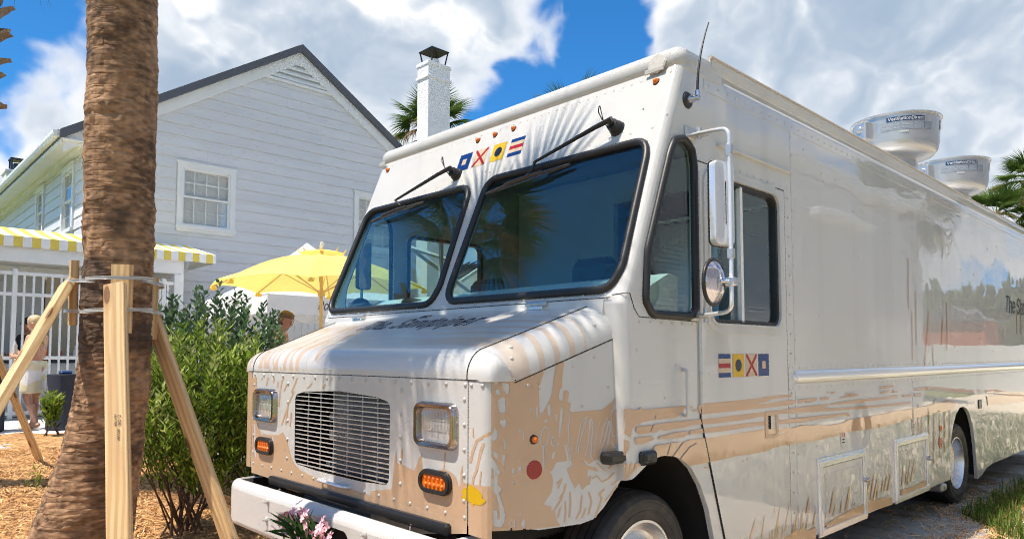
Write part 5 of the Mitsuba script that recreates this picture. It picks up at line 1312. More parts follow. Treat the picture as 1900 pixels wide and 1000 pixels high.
FR_ = {(k, d): frond(f'f{k}{d}', lp, rb, dead=d, droop=dp) for k, lp, rb, dp in ((0, 0.75, 0.80, 0.35), (1, 0.85, 0.86, 0.6), (2, 0.8, 0.8, 0.95)) for d in (0.0, 0.35, 1.0)}


def boot_mesh():
    P_ = []
    for u, w, th, z, y in ((0, .11, .03, 0, 0), (.35, .095, .05, .10, .05), (.7, .07, .045, .17, .12), (1, .055, .03, .20, .18)):
        P_.append([(-w, y, z), (0, y + th, z - .01), (w, y, z), (0, y - th * .5, z + .01), (-w, y, z)])
    m = grid_mesh(np.array(P_, float))
    e = np.array(P_[-1][:4])
    return cat(m, trimesh.Trimesh(np.vstack([e, e.mean(0)]), [[0, 1, 4], [1, 2, 4], [2, 3, 4], [3, 0, 4]], process=False))


BOOT = mikit.ply(boot_mesh(), 'boot', smooth=False)


def palm(label, trunk, radii, nf, scale=1.0, fine=False, boots=None, dead=0.10, group=None, drop=122, el0=78, seed='p', bootscale=1.0):
    t = thing('palm_tree', label, 'palm tree', group)
    tr = np.array(trunk, float)
    s = np.linspace(0, 1, len(tr))
    N = 420 if fine else 24
    S = 150 if fine else 14
    u = np.linspace(0, 1, N)
    if fine:
        from scipy.interpolate import CubicSpline
        c = CubicSpline(s, tr)(u); rr = CubicSpline(s, radii)(u)
    else:
        c = np.stack([np.interp(u, s, tr[:, k]) for k in range(3)], -1); rr = np.interp(u, s, radii)
    a = np.linspace(0, 2 * np.pi, S)
    P_ = np.stack([c[:, None, 0] + rr[:, None] * np.cos(a), c[:, None, 1] + rr[:, None] * np.sin(a), np.broadcast_to(c[:, None, 2], (N, S))], -1)
    if fine:
        n = np.stack([np.cos(a), np.sin(a), 0 * a], -1)[None]
        q = P_ * np.array([5, 5, 2.2])
        h = (meshkit.fbm(q, 4, 1) - 0.5) * 0.018
        q2 = P_ * np.array([13, 13, 46])
        h = h + (meshkit.fbm(q2, 3, 2) - 0.5) * 0.006
        q3 = P_ * np.array([4, 4, 20])
        h = h + np.where(meshkit.noise(q3, 7) > 0.74, 0.004, 0) + (meshkit.noise(P_ * np.array([30, 30, 90]), 5) - 0.5) * 0.009
        q4 = meshkit.fbm(P_ * np.array([9, 9, 5.0]), 3, 6)
        h = h - np.clip((q4 - 0.62) / 0.12, 0, 1) * 0.012
        h[:, -1] = h[:, 0]
        P_ = P_ + n * h[..., None]
    put('trunk', grid_mesh(P_), 'bark', t, True)
    top, r = tr[-1], rng_for(seed)
    if boots:
        z0, k = boots, 0
        z = z0
        while z < tr[-1][2] - 0.1 * scale:
            ct = np.array([np.interp(z, tr[:, 2], tr[:, j]) for j in range(3)])
            rad = np.interp(z, tr[:, 2], radii)
            az = k * 137.5
            put('boot', BOOT, None, t, at=T().translate((ct + [0, 0, 0]).tolist()).rotate([0, 0, 1], az).translate([0, float(rad) * 0.80, 0]).rotate([1, 0, 0], float(r.uniform(-14, 8))).scale(float(bootscale * r.uniform(0.9, 1.25))))
            z += 0.038 * scale; k += 1
    for i in range(nf):
        f = (i + 0.5) / nf
        el = el0 - drop * f ** 0.85 + r.normal(0, 5)
        k = 0 if f < 0.35 else 1 if f < 0.7 else 2
        d = 0.0 if f < 0.55 else 0.35 if f < 1 - dead else 1.0
        put('frond', FR_[(k, d)], None, t, at=T().translate((top + [0, 0, 0.1 * (1 - f)]).tolist()).rotate([0, 0, 1], float(i * 137.5 + r.uniform(-12, 12))).rotate([0, 1, 0], float(-el)).rotate([1, 0, 0], float(r.normal(0, 14))).scale(float(scale * r.uniform(0.88, 1.1))))
    return t


palm('thick brown palm trunk in the foreground, propped by timber braces', [(-3.86, .80, -.05), (-3.70, .842, .597), (-3.619, .895, .962), (-3.561, .922, 1.327), (-3.544, .918, 1.667), (-3.506, .905, 2.3), (-3.475, .885, 3.03), (-3.44, .86, 3.8), (-3.41, .85, 4.7), (-3.40, .86, 5.18)],
     [.275, .212, .170, .148, .144, .144, .142, .15, .16, .15], 28, 0.62, True, boots=3.6, seed='p0', dead=0.06, drop=70, el0=30)
palm('leaning palm with cut leaf boots at the upper left edge of the picture', [(-8.42, .45, .2), (-8.12, .53, 1.9), (-7.62, .73, 4.2), (-7.56, .86, 5.3)], [.22, .17, .17, .16], 22, 0.8, boots=3.3, drop=72, seed='p1', bootscale=0.95)
palm('palm crown behind the brick chimney', [(-20.3, 15.5, 0), (-20.5, 15.5, 9.7)], [.22, .17], 30, 1.05, seed='p2', dead=0.3)
palm('palm with only its leaf tips showing over the truck roof', [(-14.3, 16.2, 0), (-14.3, 16.2, 8.35)], [.22, .17], 26, 1.05, seed='p3')
palm('taller palm at the right edge behind the roof fans', [(-4.3, 26.2, 0), (-4.55, 26.3, 6.7)], [.22, .17], 30, 0.66, seed='p4', dead=0.2)
palm('lower bushy palm in front of the taller one at the right edge', [(-4.75, 23.4, 0), (-4.8, 23.4, 5.2)], [.22, .17], 32, 0.68, seed='p5', dead=0.2)
palm('palm standing beyond the lawn, reflected in the truck side', [(3.2, 22.0, 0), (3.2, 22.0, 5.6)], [.2, .15], 30, 1.2, seed='p6')

# ================================================================= TIMBER BRACES
def board(p0, p1, wdir, w=0.080, t=0.034, off=0.0, top=None):
    p0, p1 = np.array(p0, float), np.array(p1, float)
    ax = unit(p1 - p0)
    wd = np.array(wdir, float); wd = unit(wd - ax * (wd @ ax))
    td = np.cross(ax, wd)
    L = np.linalg.norm(p1 - p0)
    V, F, UV = [], [], []
    c = 0.003

    def quad(a, b, cc, d, uvs):
        k = len(V)
        V.extend([a, b, cc, d]); UV.extend(uvs); F.append([k, k + 1, k + 2]); F.append([k, k + 2, k + 3])
    hw, ht = w / 2, t / 2
    prof = [(-hw + c, -ht), (hw - c, -ht), (hw, -ht + c), (hw, ht - c), (hw - c, ht), (-hw + c, ht), (-hw, ht - c), (-hw, -ht + c)]
    acc = 0
    for i in range(8):
        a, b = prof[i], prof[(i + 1) % 8]
        l = math.hypot(a[0] - b[0], a[1] - b[1])
        A = lambda q, s: p0 + wd * q[0] + td * q[1] + ax * s
        quad(A(a, 0), A(b, 0), A(b, L), A(a, L), [(off + acc, off), (off + acc + l, off), (off + acc + l, off + L), (off + acc, off + L)])
        acc += l
    for s in (0, L):
        k = len(V)
        V.extend([p0 + wd * q[0] + td * q[1] + ax * s for q in prof]); UV.extend([(off + q[0], q[1] * 6) for q in prof])
        for i in range(1, 7):
            F.append([k, k + i, k + i + 1] if s else [k, k + i + 1, k + i])
    return trimesh.Trimesh(np.array(V), np.array(F), process=False), np.array(UV)


RT = np.array([0.6917, 0.7222, 0.0]); VW = np.array([-0.7222, 0.6917, 0.0])


def brace(label, p0, p1, wdir, off, **k):
    m, uv = board(p0, p1, wdir, off=off)
    return put('tree_brace', m, 'lumber', smooth=False, uv=uv, label=label, cat='timber brace', **k)


def ground_at(p0, p1, z):
    p0, p1 = np.array(p0), np.array(p1)
    s = (z - p0[2]) / (p1[2] - p0[2])
    return p0 + (p1 - p0) * s


fb = brace('pale timber brace standing straight in front of the thick palm trunk', (-3.178, .815, 1.712), ground_at((-3.178, .815, 1.712), (-2.794, .757, .779), 0.02), RT, 0.3)
lb = brace('timber brace leaning down to the left of the thick palm trunk', (-3.63, .742, 1.745), ground_at((-3.63, .742, 1.745), (-3.048, .387, 1.174), 0.02), RT + 0.9 * np.array([0, 0, 1]) - 0.15 * VW, 1.7)
rb = brace('knotty timber brace leaning down to the right of the thick palm trunk', (-3.655, 1.062, 1.72), ground_at((-3.655, 1.062, 1.72), (-3.213, 1.356, .5), 0.02), 0.9 * RT - 0.42 * VW, 2.6)
brace('farther timber brace at the left edge with its foot on the mulch', (-8.15, .90, 1.98), (-8.93, 1.63, .29), 0.95 * RT - 0.3 * VW, 4.1)
brace('short end of a timber brace behind the leaning palm', (-7.8, 0.3, 1.9), (-7.6, -0.9, .25), RT, 5.3)


def block(label, p0, p1, wdir, off):
    m, uv = board(p0, p1, wdir, off=off)
    put('wooden_block', m, 'lumber', smooth=False, uv=uv, label=label, cat='wooden block')


block('upright wooden block strapped to the front of the trunk', (-3.296, .872, 1.52), (-3.283, .868, 1.808), RT, 6.4)
block('upright wooden block strapped to the left of the trunk', (-3.655, .770, 1.56), (-3.648, .768, 1.850), 0.55 * RT - 0.8 * VW, 7.2)
block('upright wooden block strapped to the right of the trunk', (-3.60, 1.085, 1.50), (-3.595, 1.085, 1.79), 0.6 * RT - 0.8 * VW, 8.2)
for z0, lab in ((1.752, 'upper clear strap around the trunk and its blocks'), (1.618, 'lower clear strap around the trunk and its blocks')):
    cx_, cy_ = np.interp(z0, [1.327, 1.667], [-3.561, -3.544]), 0.917
    pts = []
    for a in np.linspace(0, 2 * np.pi, 60, endpoint=False):
        r_ = 0.152
        for bxy in ((-3.27, .862), (-3.66, .765), (-3.595, 1.10)):
            b = math.atan2(bxy[1] - cy_, bxy[0] - cx_)
            dd = abs((a - b + math.pi) % (2 * math.pi) - math.pi)
            R_ = math.hypot(bxy[0] - cx_, bxy[1] - cy_)
            r_ = max(r_, min((R_ + 0.02) / max(0.2, math.cos(dd * 0.9)), (R_ + 0.02)) if dd < 0.18 else (R_ + 0.02) * (1 - (dd - 0.18) * 0.42) if dd < 0.6 else 0)
        pts.append((cx_ + r_ * math.cos(a), cy_ + r_ * math.sin(a), z0 + 0.006 * math.sin(a * 2)))
    pts = np.array(pts)
    band = grid_mesh(np.array([[q + [0, 0, h] for h in (-0.006, 0.006)] for q in np.vstack([pts, pts[:1]])]))
    put('strap', cat(band, tube(pts + [0, 0, 0.006], 0.0015, 5, closed=True), tube(pts - [0, 0, 0.006], 0.0015, 5, closed=True)), 'strap_plastic', smooth=50, label=lab, cat='strap')


def stamp(text, p0, up, right, nrm, h, parent, off=0.0):
    m = meshkit.text_mesh(text, h, 0.0006)
    up, right, nrm = unit(up), unit(right), unit(nrm)
    v = m.vertices
    put('stamp', trimesh.Trimesh([np.asarray(p0) + right * a + up * b + nrm * (c + 0.0203) for a, b, c in v], m.faces, process=False), 'navy_print', parent, False)


ax = unit(np.array([-3.178, .815, 1.712]) - np.array([-2.794, .757, .779]))
nF = unit(np.cross(ax, RT)); nF = nF if nF @ VW < 0 else -nF
wF = unit(np.cross(nF, ax)); wF = wF if wF @ RT > 0 else -wF
q = np.array([-3.178, .815, 1.712]) - ax * 0.60
stamp('NO. 2', q + wF * 0.022, -wF, ax, nF, 0.011, fb)
stamp('MILL 785', q + wF * 0.005 + ax * 0.002, -wF, ax, nF, 0.007, fb)
stamp('WCLIB', q - ax * 0.055 + wF * 0.016, -wF, ax, nF, 0.009, fb)

# ================================================================= SHRUBS
def leaf_cloud(seed, centre, radii, ntw, per, ll, lw, cols, base, up=0.7, shape=None, tip=None):
    r = rng_for(seed)
    V, C, F, tw = [], [], [], []
    cc = np.array(cols)
    k = 0
    for i in range(ntw):
        d = unit(r.normal(0, 1, 3)); d[2] = d[2] * 0.9 + 0.1
        rad = r.uniform(0.35, 1.0) ** 0.6
        wob = 0.78 + 0.5 * meshkit.noise(d[None] * 2.3 + 5, 3)[0]
        tipp = np.array(centre) + d * np.array(radii) * rad * wob
        if shape is not None and not shape(tipp):
            continue
        root = np.array(base) + (tipp - np.array(base)) * 0.55 + r.normal(0, 0.03, 3)
        dirn = unit(unit(tipp - root) + np.array([0, 0, up]))
        Lt = r.uniform(0.16, 0.34)
        s0 = tipp - dirn * Lt
        tw.append((s0, tipp))
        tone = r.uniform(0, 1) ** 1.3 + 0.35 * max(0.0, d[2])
        a0 = r.uniform(0, 6.28)
        e1 = unit(np.cross(dirn, [0.3, 0.2, 0.9])); e2 = np.cross(dirn, e1)
        for j in range(per):
            u = (j + 0.5) / per
            a = a0 + j * 2.4
            out = unit(dirn * r.uniform(0.55, 1.1) + (e1 * math.cos(a) + e2 * math.sin(a)) * 0.9)
            p = s0 + dirn * Lt * u
            L = ll * r.uniform(0.7, 1.25); w = lw * r.uniform(0.8, 1.2)
            sd_ = unit(np.cross(out, [0, 0, 1]) + r.normal(0, 0.35, 3))
            nn = np.cross(out, sd_)
            V += [p, p + out * L * 0.5 + sd_ * w - nn * w * 0.35, p + out * L - nn * L * 0.10, p + out * L * 0.5 - sd_ * w - nn * w * 0.35, p + out * L * 0.52]
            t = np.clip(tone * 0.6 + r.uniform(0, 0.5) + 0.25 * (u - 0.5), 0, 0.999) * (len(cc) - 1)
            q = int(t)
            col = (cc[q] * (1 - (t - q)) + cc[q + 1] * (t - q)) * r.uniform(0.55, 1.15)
            C += [col] * 5
            F += [[k, k + 1, k + 4], [k + 1, k + 2, k + 4], [k, k + 4, k + 3], [k + 3, k + 4, k + 2]]
            k += 5
    return trimesh.Trimesh(np.array(V), np.array(F), process=False), np.array(C), tw


def twigs(tw, base, r0, seed, nst):
    r = rng_for(seed)
    ms = []
    for a, b in tw[::2]:
        ms.append(tube([a, b], [0.003, 0.0012], 4))
    stems = []
    for i in range(nst):
        a, b = tw[int(r.integers(0, len(tw)))]
        p0 = np.array(base) + r.normal(0, 1, 3) * [0.07, 0.07, 0.0]
        mid = p0 * 0.5 + a * 0.5 + r.normal(0, 0.04, 3) + [0, 0, 0.06]
        pts = [(1 - t) ** 2 * p0 + 2 * t * (1 - t) * mid + t * t * a for t in np.linspace(0, 1, 7)]
        stems.append(tube(pts, np.linspace(r0 * r.uniform(0.6, 1.1), 0.003, 7), 5))
    return cat(ms), stems


M('stem', two(prin((0.075, 0.045, 0.028), 0.85)))
lime = [(0.035, 0.065, 0.012), (0.08, 0.15, 0.018), (0.18, 0.29, 0.030), (0.34, 0.44, 0.08), (0.50, 0.56, 0.22)]
deep = [(0.04, 0.08, 0.035), (0.08, 0.15, 0.065), (0.16, 0.26, 0.12), (0.30, 0.42, 0.20)]


def shrub(label, base, centre, radii, ntw, per, ll, lw, cols, seed, nst, up=0.7):
    t = thing('shrub', label, 'shrub')
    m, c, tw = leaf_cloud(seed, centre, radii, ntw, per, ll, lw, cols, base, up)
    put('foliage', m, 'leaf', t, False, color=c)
    a, stems = twigs(tw, base, 0.011, seed + 's', nst)
    put('twig', a, 'stem', t, 40, kind='stuff')
    for s in stems:
        put('stem', s, 'stem', t, 40)


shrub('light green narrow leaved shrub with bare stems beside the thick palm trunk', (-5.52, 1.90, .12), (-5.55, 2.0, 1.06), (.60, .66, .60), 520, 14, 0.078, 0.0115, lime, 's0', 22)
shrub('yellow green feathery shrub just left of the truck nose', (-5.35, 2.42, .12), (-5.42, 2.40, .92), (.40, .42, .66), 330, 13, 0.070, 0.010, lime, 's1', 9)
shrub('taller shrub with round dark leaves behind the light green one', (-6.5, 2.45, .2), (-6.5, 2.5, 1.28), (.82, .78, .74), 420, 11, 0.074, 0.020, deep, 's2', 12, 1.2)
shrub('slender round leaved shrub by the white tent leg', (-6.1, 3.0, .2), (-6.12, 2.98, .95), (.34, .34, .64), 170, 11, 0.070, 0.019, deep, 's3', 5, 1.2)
shrub('small leafy plant behind the farther brace', (-11.25, 2.16, .33), (-11.25, 2.16, .80), (.12, .12, .14), 40, 10, 0.10, 0.018, lime, 's4', 4)
for i, (x, y, h, lab) in enumerate(((-7.6, 1.35, .18, 'little weed with thin stems left of the trunk foot'), (-8.6, 1.95, .14, 'small weed beside the foot of the farther brace'), (-5.1, .55, .2, 'grassy weed at the lower left edge of the mulch'))):
    m, c, tw = leaf_cloud(f'w{i}', (x, y, float(mulch_z(x, y)) + h * .8), (.08, .08, h * .7), 12, 6, 0.06, 0.009, lime, (x, y, float(mulch_z(x, y))), 1.0)
    put('weed', m, 'leaf', None, False, color=c, label=lab, cat='weed')

# oleander in the bumper opening
ol = thing('flower_bunch', 'pink oleander flowers with long leaves poking out of the bumper opening', 'flowers')
r = rng_for('oleander')
V, C, F, k = [], [], [], 0
heads = [(-3.40, 1.68, .575), (-3.27, 1.66, .645), (-3.18, 1.66, .650), (-3.35, 1.66, .60), (-3.02, 1.66, .605), (-3.10, 1.62, .48), (-2.97, 1.66, .64), (-3.20, 1.60, .43)]
root = np.array([-3.14, 1.74, .38])
stems = [tube([root + r.normal(0, .02, 3), (root + np.array(h)) / 2 + [0, -.03, .03], np.array(h)], [.005, .004, .003], 5) for h in heads]
put('stem', cat(stems), 'vinyl', ol, 40, kind='stuff')
for i in range(170):
    h = np.array(heads[int(r.integers(0, len(heads)))])
    t = r.uniform(0.1, 0.8)
    p = root * (1 - t) + h * t + [0, -.02, 0]
    out = unit(unit(h - root) + r.normal(0, 0.6, 3) + [0, -0.15, 0])
    L, w = r.uniform(.10, .18), r.uniform(.007, .011)
    s = unit(np.cross(out, r.normal(0, 1, 3)))
    g = r.uniform(0.5, 1.3)
    col = np.array([.05, .12, .035]) * g
    V += [p, p + out * L * .45 + s * w, p + out * L + [0, 0, -.03 * L], p + out * L * .45 - s * w]; C += [col] * 4; F += [[k, k + 1, k + 2], [k, k + 2, k + 3]]; k += 4
put('foliage', trimesh.Trimesh(V, F, process=False), 'leaf', ol, False, color=np.array(C))
for h in heads:
    V, C, F, k = [], [], [], 0
    for i in range(12):
        c0 = np.array(h) + r.normal(0, 1, 3) * [.034, .022, .026]
        nrm = unit(np.array([r.normal(0, .5), -1, r.normal(.35, .5)]))
        e1 = unit(np.cross(nrm, [0, .1, 1])); e2 = np.cross(nrm, e1)
        tone = np.array([.80, .38, .46]) * r.uniform(.8, 1.1) + np.array([.10, .14, .14]) * r.uniform(0, 1.3)
        for j in range(5):
            a = j * 1.2566 + r.uniform(0, .3)
            d, s = e1 * math.cos(a) + e2 * math.sin(a), -e1 * math.sin(a) + e2 * math.cos(a)
            q = [c0, c0 + d * .012 + s * .007 + nrm * .004, c0 + d * .023 + s * .005 + nrm * .002, c0 + d * .022 - s * .006 + nrm * .006, c0 + d * .011 - s * .006 + nrm * .005]
            V += q; C += [tone * .8, tone, tone * 1.12, tone * 1.12, tone]; F += [[k, k + 1, k + 2], [k, k + 2, k + 3], [k, k + 3, k + 4]]; k += 5
    put('blossom', trimesh.Trimesh(V, F, process=False), 'petal', ol, False, color=np.clip(np.array(C), 0, .95))
put('bumper_plate', bx(-3.655, -3.40, 1.80, 1.805, .43, .585, .001), 'beige_door', TRK, False)

# ================================================================= HOUSE
HS = thing('house', 'two storey white clapboard house with a dark metal gable roof', 'house')
HX, HY0, HY1, PK = -16.2, 3.553, 12.75, 8.15
ZE, ZP = 6.02, 8.98
gab = lambda y: ZP - (abs(y - PK) / (PK - HY0)) * (ZP - ZE)
HB = lambda n, m, mat, sm=False, parent=None, **k: put(n, m, mat, parent or HS, sm, **k)
wallg = Polygon([(HY0, 0.3), (HY1, 0.3), (HY1, ZE), (PK, ZP), (HY0, ZE)])
win = [(5.43, 6.49, 4.29, 5.56), (9.87, 10.95, 4.29, 5.60)]
fwin = [(-18.12, -17.27, 4.12, 5.40), (-20.95, -20.25, 4.42, 5.44)]
wg = wallg
for a, b, c, d in win:
    wg = wg.difference(sbox(a, c, b, d))
HB('wall', cat(ext_x(wg, HX - 0.15, HX - 0.03), bx(-27, HX - 0.03, HY1 - 0.12, HY1, 0.3, ZE)), 'siding_back')
wf = sbox(-27, 0.3, HX - 0.03, ZE)
for a, b, c, d in fwin:
    wf = wf.difference(sbox(a, c, b, d))
HB('wall', ext_y(wf, HY0 + 0.03, HY0 + 0.15), 'siding_back')
EXP = 0.247
rg = rng_for('siding')


def clap(a, b, z, along, out, z1=None):
    """one clapboard from a to b on the wall line, thicker at its foot"""
    z1 = (z + EXP if z1 is None else z1) - 0.006
    pr = [(0.0, z), (0.024, z), (0.026, z + 0.004), (0.007, z1), (0.0, z1)]
    pg = Polygon(pr)
    if along == 'y':
        return ext(pg, b - a, (out, a, 0), (1, 0, 0), (0, 0, 1), (0, 1, 0))
    return ext(pg, b - a, (a, out, 0), (0, -1, 0), (0, 0, 1), (1, 0, 0))


def siding(x0, x1, zz0, zz1, holes, along, out, lim=None):
    z = zz0
    while z < zz1:
        a, b = x0, x1
        if lim:
            zt = min(z + EXP * 0.9, ZP - 0.02)
            if zt > ZE:
                h = (ZP - zt) / (ZP - ZE) * (PK - HY0)
                a, b = max(a, PK - h), min(b, PK + h)
        spans = [(a, b)]
        for p, q, r0, r1 in holes:
            if z < r0 - 0.02 < z + EXP - 0.03 and a < p:
                HB('siding_board', clap(p, q, z, along, out, r0), 'siding')
            if z + 0.03 < r1 + 0.02 < z + EXP and a < p and r1 < ZE:
                HB('siding_board', clap(p, q, r1, along, out, z + EXP), 'siding')
            if r0 < z + EXP and z < r1:
                spans = [s for u, v in spans for s in ((u, min(v, p)), (max(u, q), v)) if s[1] - s[0] > 0.08]
        for u, v in spans:
            cutp = sorted([w for w in rg.uniform(x0, x1, 3) if u + 0.7 < w < v - 0.7])
            cutp = [c for i, c in enumerate(cutp) if i == 0 or c - cutp[i - 1] > 1.2]
            ed = [u] + cutp + [v]
            for e, f in zip(ed, ed[1:]):
                HB('siding_board', clap(e + 0.0015, f - 0.0015, z + rg.uniform(-0.002, 0.002), along, out), 'siding')
        z += EXP


tr_ = 0.13
siding(HY0 + 0.10, HY1 - 0.1, 0.34, ZP - 0.32, [(a - tr_, b + tr_, c - tr_, d + tr_) for a, b, c, d in win] + [(7.02, 9.28, 8.10, 9.0)], 'y', HX - 0.03, True)
siding(-27, HX - 0.12, 0.34, ZE - 0.18, [(a - tr_, b + tr_, c - tr_, d + tr_) for a, b, c, d in fwin], 'x', HY0 + 0.03)
HB('corner_board', cat(bx(HX - 0.03, HX, HY0 - 0.0, HY0 + 0.11, 0.3, ZE - 0.1), bx(HX - 0.13, HX - 0.03, HY0 - 0.003, HY0 + 0.03, 0.3, ZE - 0.1)), 'trim')
# rake trim, vent
for s in (1, -1):
    y_in = lambda t: PK + s * t
    pts = [(y_in(0), ZP - 0.02), (y_in(PK - HY0 + 0.42), gab(HY0 - 0.42) - 0.02), (y_in(PK - HY0 + 0.42), gab(HY0 - 0.42) - 0.30), (y_in(0), ZP - 0.30)]
    HB('rake_board', ext_x(Polygon(pts).buffer(0), HX - 0.005, HX + 0.05), 'trim')
    pts = [(y_in(0), ZP + 0.16), (y_in(PK - HY0 + 0.50), gab(HY0 - 0.50) + 0.16), (y_in(PK - HY0 + 0.50), gab(HY0 - 0.50) - 0.02), (y_in(0), ZP - 0.02)]
    rf = HB('roof', ext_x(Polygon(pts).buffer(0), -27.4, HX + 0.16), 'roof_metal', label='dark metal roof slope')
    for k in range(38):
        x = HX - 0.05 - k * 0.30
        p0, p1 = np.array([x, PK, ZP + 0.17]), np.array([x, PK + s * (PK - HY0 + 0.50), gab(HY0 - 0.50) + 0.17])
        HB('seam', tube([p0, p1], 0.025, 6), 'roof_metal', 40, parent=rf)
HB('eave', cat(bx(-27.3, HX + 0.12, HY0 - 0.46, HY0 + 0.02, ZE - 0.335, ZE - 0.31), bx(-27.3, HX + 0.10, HY0 - 0.12, HY0 + 0.02, ZE - 0.42, ZE - 0.335, 0.01), bx(-27.3, HX + 0.12, HY0 - 0.485, HY0 - 0.46, ZE - 0.40, ZE - 0.13)), 'trim')
HB('gutter', ext(Polygon([(0, 0), (-0.10, 0), (-0.125, 0.06), (-0.125, 0.12), (0, 0.12)]), 11.2, (-27.3, HY0 - 0.485, ZE - 0.30), (0, 1, 0), (0, 0, 1), (1, 0, 0)), 'trim')
HB('downpipe', tube(arcpath([(-26.2, HY0 - 0.54, ZE - 0.3), (-26.2, HY0 - 0.5, ZE - 0.7), (-26.2, HY0 - 0.06, ZE - 1.0), (-26.2, HY0 - 0.06, 0.4)], 0.15), 0.05, 8), 'trim', 40)
vt = fresh('vent', HS)
VY0, VY1, VZ0, VZ1 = 7.22, 9.08, 8.17, 8.76
tri_o = Polygon([(VY0 - 0.20, VZ0 - 0.07), (VY1 + 0.20, VZ0 - 0.07), (PK, VZ1 + 0.07)])
tri_i = Polygon([(VY0, VZ0), (VY1, VZ0), (PK, VZ1)])
HB('frame', ext_x(tri_o.difference(tri_i), HX - 0.03, HX + 0.035), 'trim', parent=vt)
HB('backing', ext_x(tri_i, HX - 0.03, HX - 0.025), 'cab_grey', parent=vt)
for k in range(4):
    z = VZ0 + 0.02 + k * 0.14
    h = (VZ1 - z) / (VZ1 - VZ0)
    if h < 0.1:
        break
    y0, y1 = PK - (PK - VY0) * h, PK + (VY1 - PK) * h
    HB('slat', ext(Polygon([(-0.02, z + 0.085), (0.03, z), (0.03, z + 0.04), (-0.02, z + 0.115)]), y1 - y0, (HX, y0, 0), (1, 0, 0), (0, 0, 1), (0, 1, 0)), 'trim', parent=vt)


def window(parent, u0, u1, z0, z1, pos, out, along, blinds=True, nv=4, nh=2):
    """double hung sash; along 'y' faces +x, along 'x' faces -y"""
    w = fresh('window', parent)

    def B(a0, a1, c0, c1, d0, d1, ch=0.0):
        return bx(pos + d0, pos + d1, a0, a1, c0, c1, ch) if along == 'y' else bx(a0, a1, pos - d1, pos - d0, c0, c1, ch)
    o = 0.115
    HB('casing', cat(B(u0 - o, u0, z0 - o, z1 + o, -0.03, 0.025), B(u1, u1 + o, z0 - o, z1 + o, -0.03, 0.025), B(u0, u1, z1, z1 + o, -0.03, 0.025), B(u0 - o - 0.03, u1 + o + 0.03, z1 + o, z1 + o + 0.03, -0.03, 0.045)), 'trim', parent=w)
    HB('sill', cat(B(u0 - o - 0.02, u1 + o + 0.02, z0 - o + 0.03, z0, -0.03, 0.055), B(u0 - o, u1 + o, z0 - o - 0.03, z0 - o + 0.03, -0.03, 0.02)), 'trim', parent=w)
    zm = (z0 + z1) / 2
    fr = []
    for a, b, dd in ((z0, zm + 0.02, -0.06), (zm - 0.02, z1, -0.04)):
        fr += [B(u0, u0 + 0.045, a, b, dd, dd + 0.03), B(u1 - 0.045, u1, a, b, dd, dd + 0.03), B(u0 + 0.045, u1 - 0.045, a, a + 0.045, dd, dd + 0.03), B(u0 + 0.045, u1 - 0.045, b - 0.045, b, dd, dd + 0.03)]
    HB('sash', cat(fr), 'trim', parent=w)
    mu = []
    for a, b, dd in ((z0, zm, -0.055), (zm, z1, -0.035)):
        for k in range(1, nv):
            u = u0 + (u1 - u0) * k / nv
            mu.append(B(u - 0.008, u + 0.008, a + 0.045, b - 0.04, dd, dd + 0.014))
        for k in range(1, nh):
            z = a + (b - a) * k / nh
            mu.append(B(u0 + 0.045, u1 - 0.045, z - 0.008, z + 0.008, dd + 0.001, dd + 0.013))
    HB('muntin', cat(mu), 'trim', parent=w, kind='stuff')
    HB('pane', cat(B(u0 + 0.04, u1 - 0.04, z0 + 0.04, zm, -0.046, -0.045), B(u0 + 0.04, u1 - 0.04, zm, z1 - 0.04, -0.026, -0.025)), 'clear_glass', parent=w)
    if blinds:
        sl_ = []
        z = z0 + 0.03
        while z < z1 - 0.03:
            if along == 'y':
                sl_.append(ext(Polygon([(-0.115, z), (-0.112, z), (-0.085, z + 0.032), (-0.088, z + 0.032)]), u1 - u0 - 0.02, (pos, u0 + 0.01, 0), (1, 0, 0), (0, 0, 1), (0, 1, 0)))
            z += 0.045
        HB('blind', cat(sl_), 'blind', parent=w, kind='stuff')
    HB('reveal', cat(B(u0 - 0.02, u1 + 0.02, z0 - 0.02, z1 + 0.02, -0.60, -0.55)), 'cab_grey', parent=w)


for k, (a, b, c, d) in enumerate(win):
    window(HS, a, b, c, d, HX, 1, 'y', True, 4, 2)
for a, b, c, d in fwin:
    window(HS, a, b, c, d, HY0, 1, 'x', False, 2, 2)
HB('lantern', cat(bx(HX - 0.03, HX + 0.03, 3.75, 3.80, 5.0, 5.2, 0.01), tube([(HX, 3.77, 5.2), (HX + 0.12, 3.77, 5.28), (HX + 0.14, 3.77, 5.1)], 0.012, 6)), 'trim', 40)
# ground floor under the porch: doors, dark openings, counter
for k, (a, b, mat) in enumerate(((1.2, 2.0, 'beige_door'), (2.06, 2.9, 'cab_grey'), (2.95, 3.5, 'beige_door'))):
    put('porch_wall_panel', bx(-16.4, -16.25, a, b, 0.33, 3.0, 0.01), mat, HS, False)
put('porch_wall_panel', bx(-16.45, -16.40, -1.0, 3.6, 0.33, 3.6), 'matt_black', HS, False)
HB('porch_window', cat(bx(HX + 0.0, HX + 0.02, 3.75, 5.2, 1.1, 2.5)), 'matt_black')

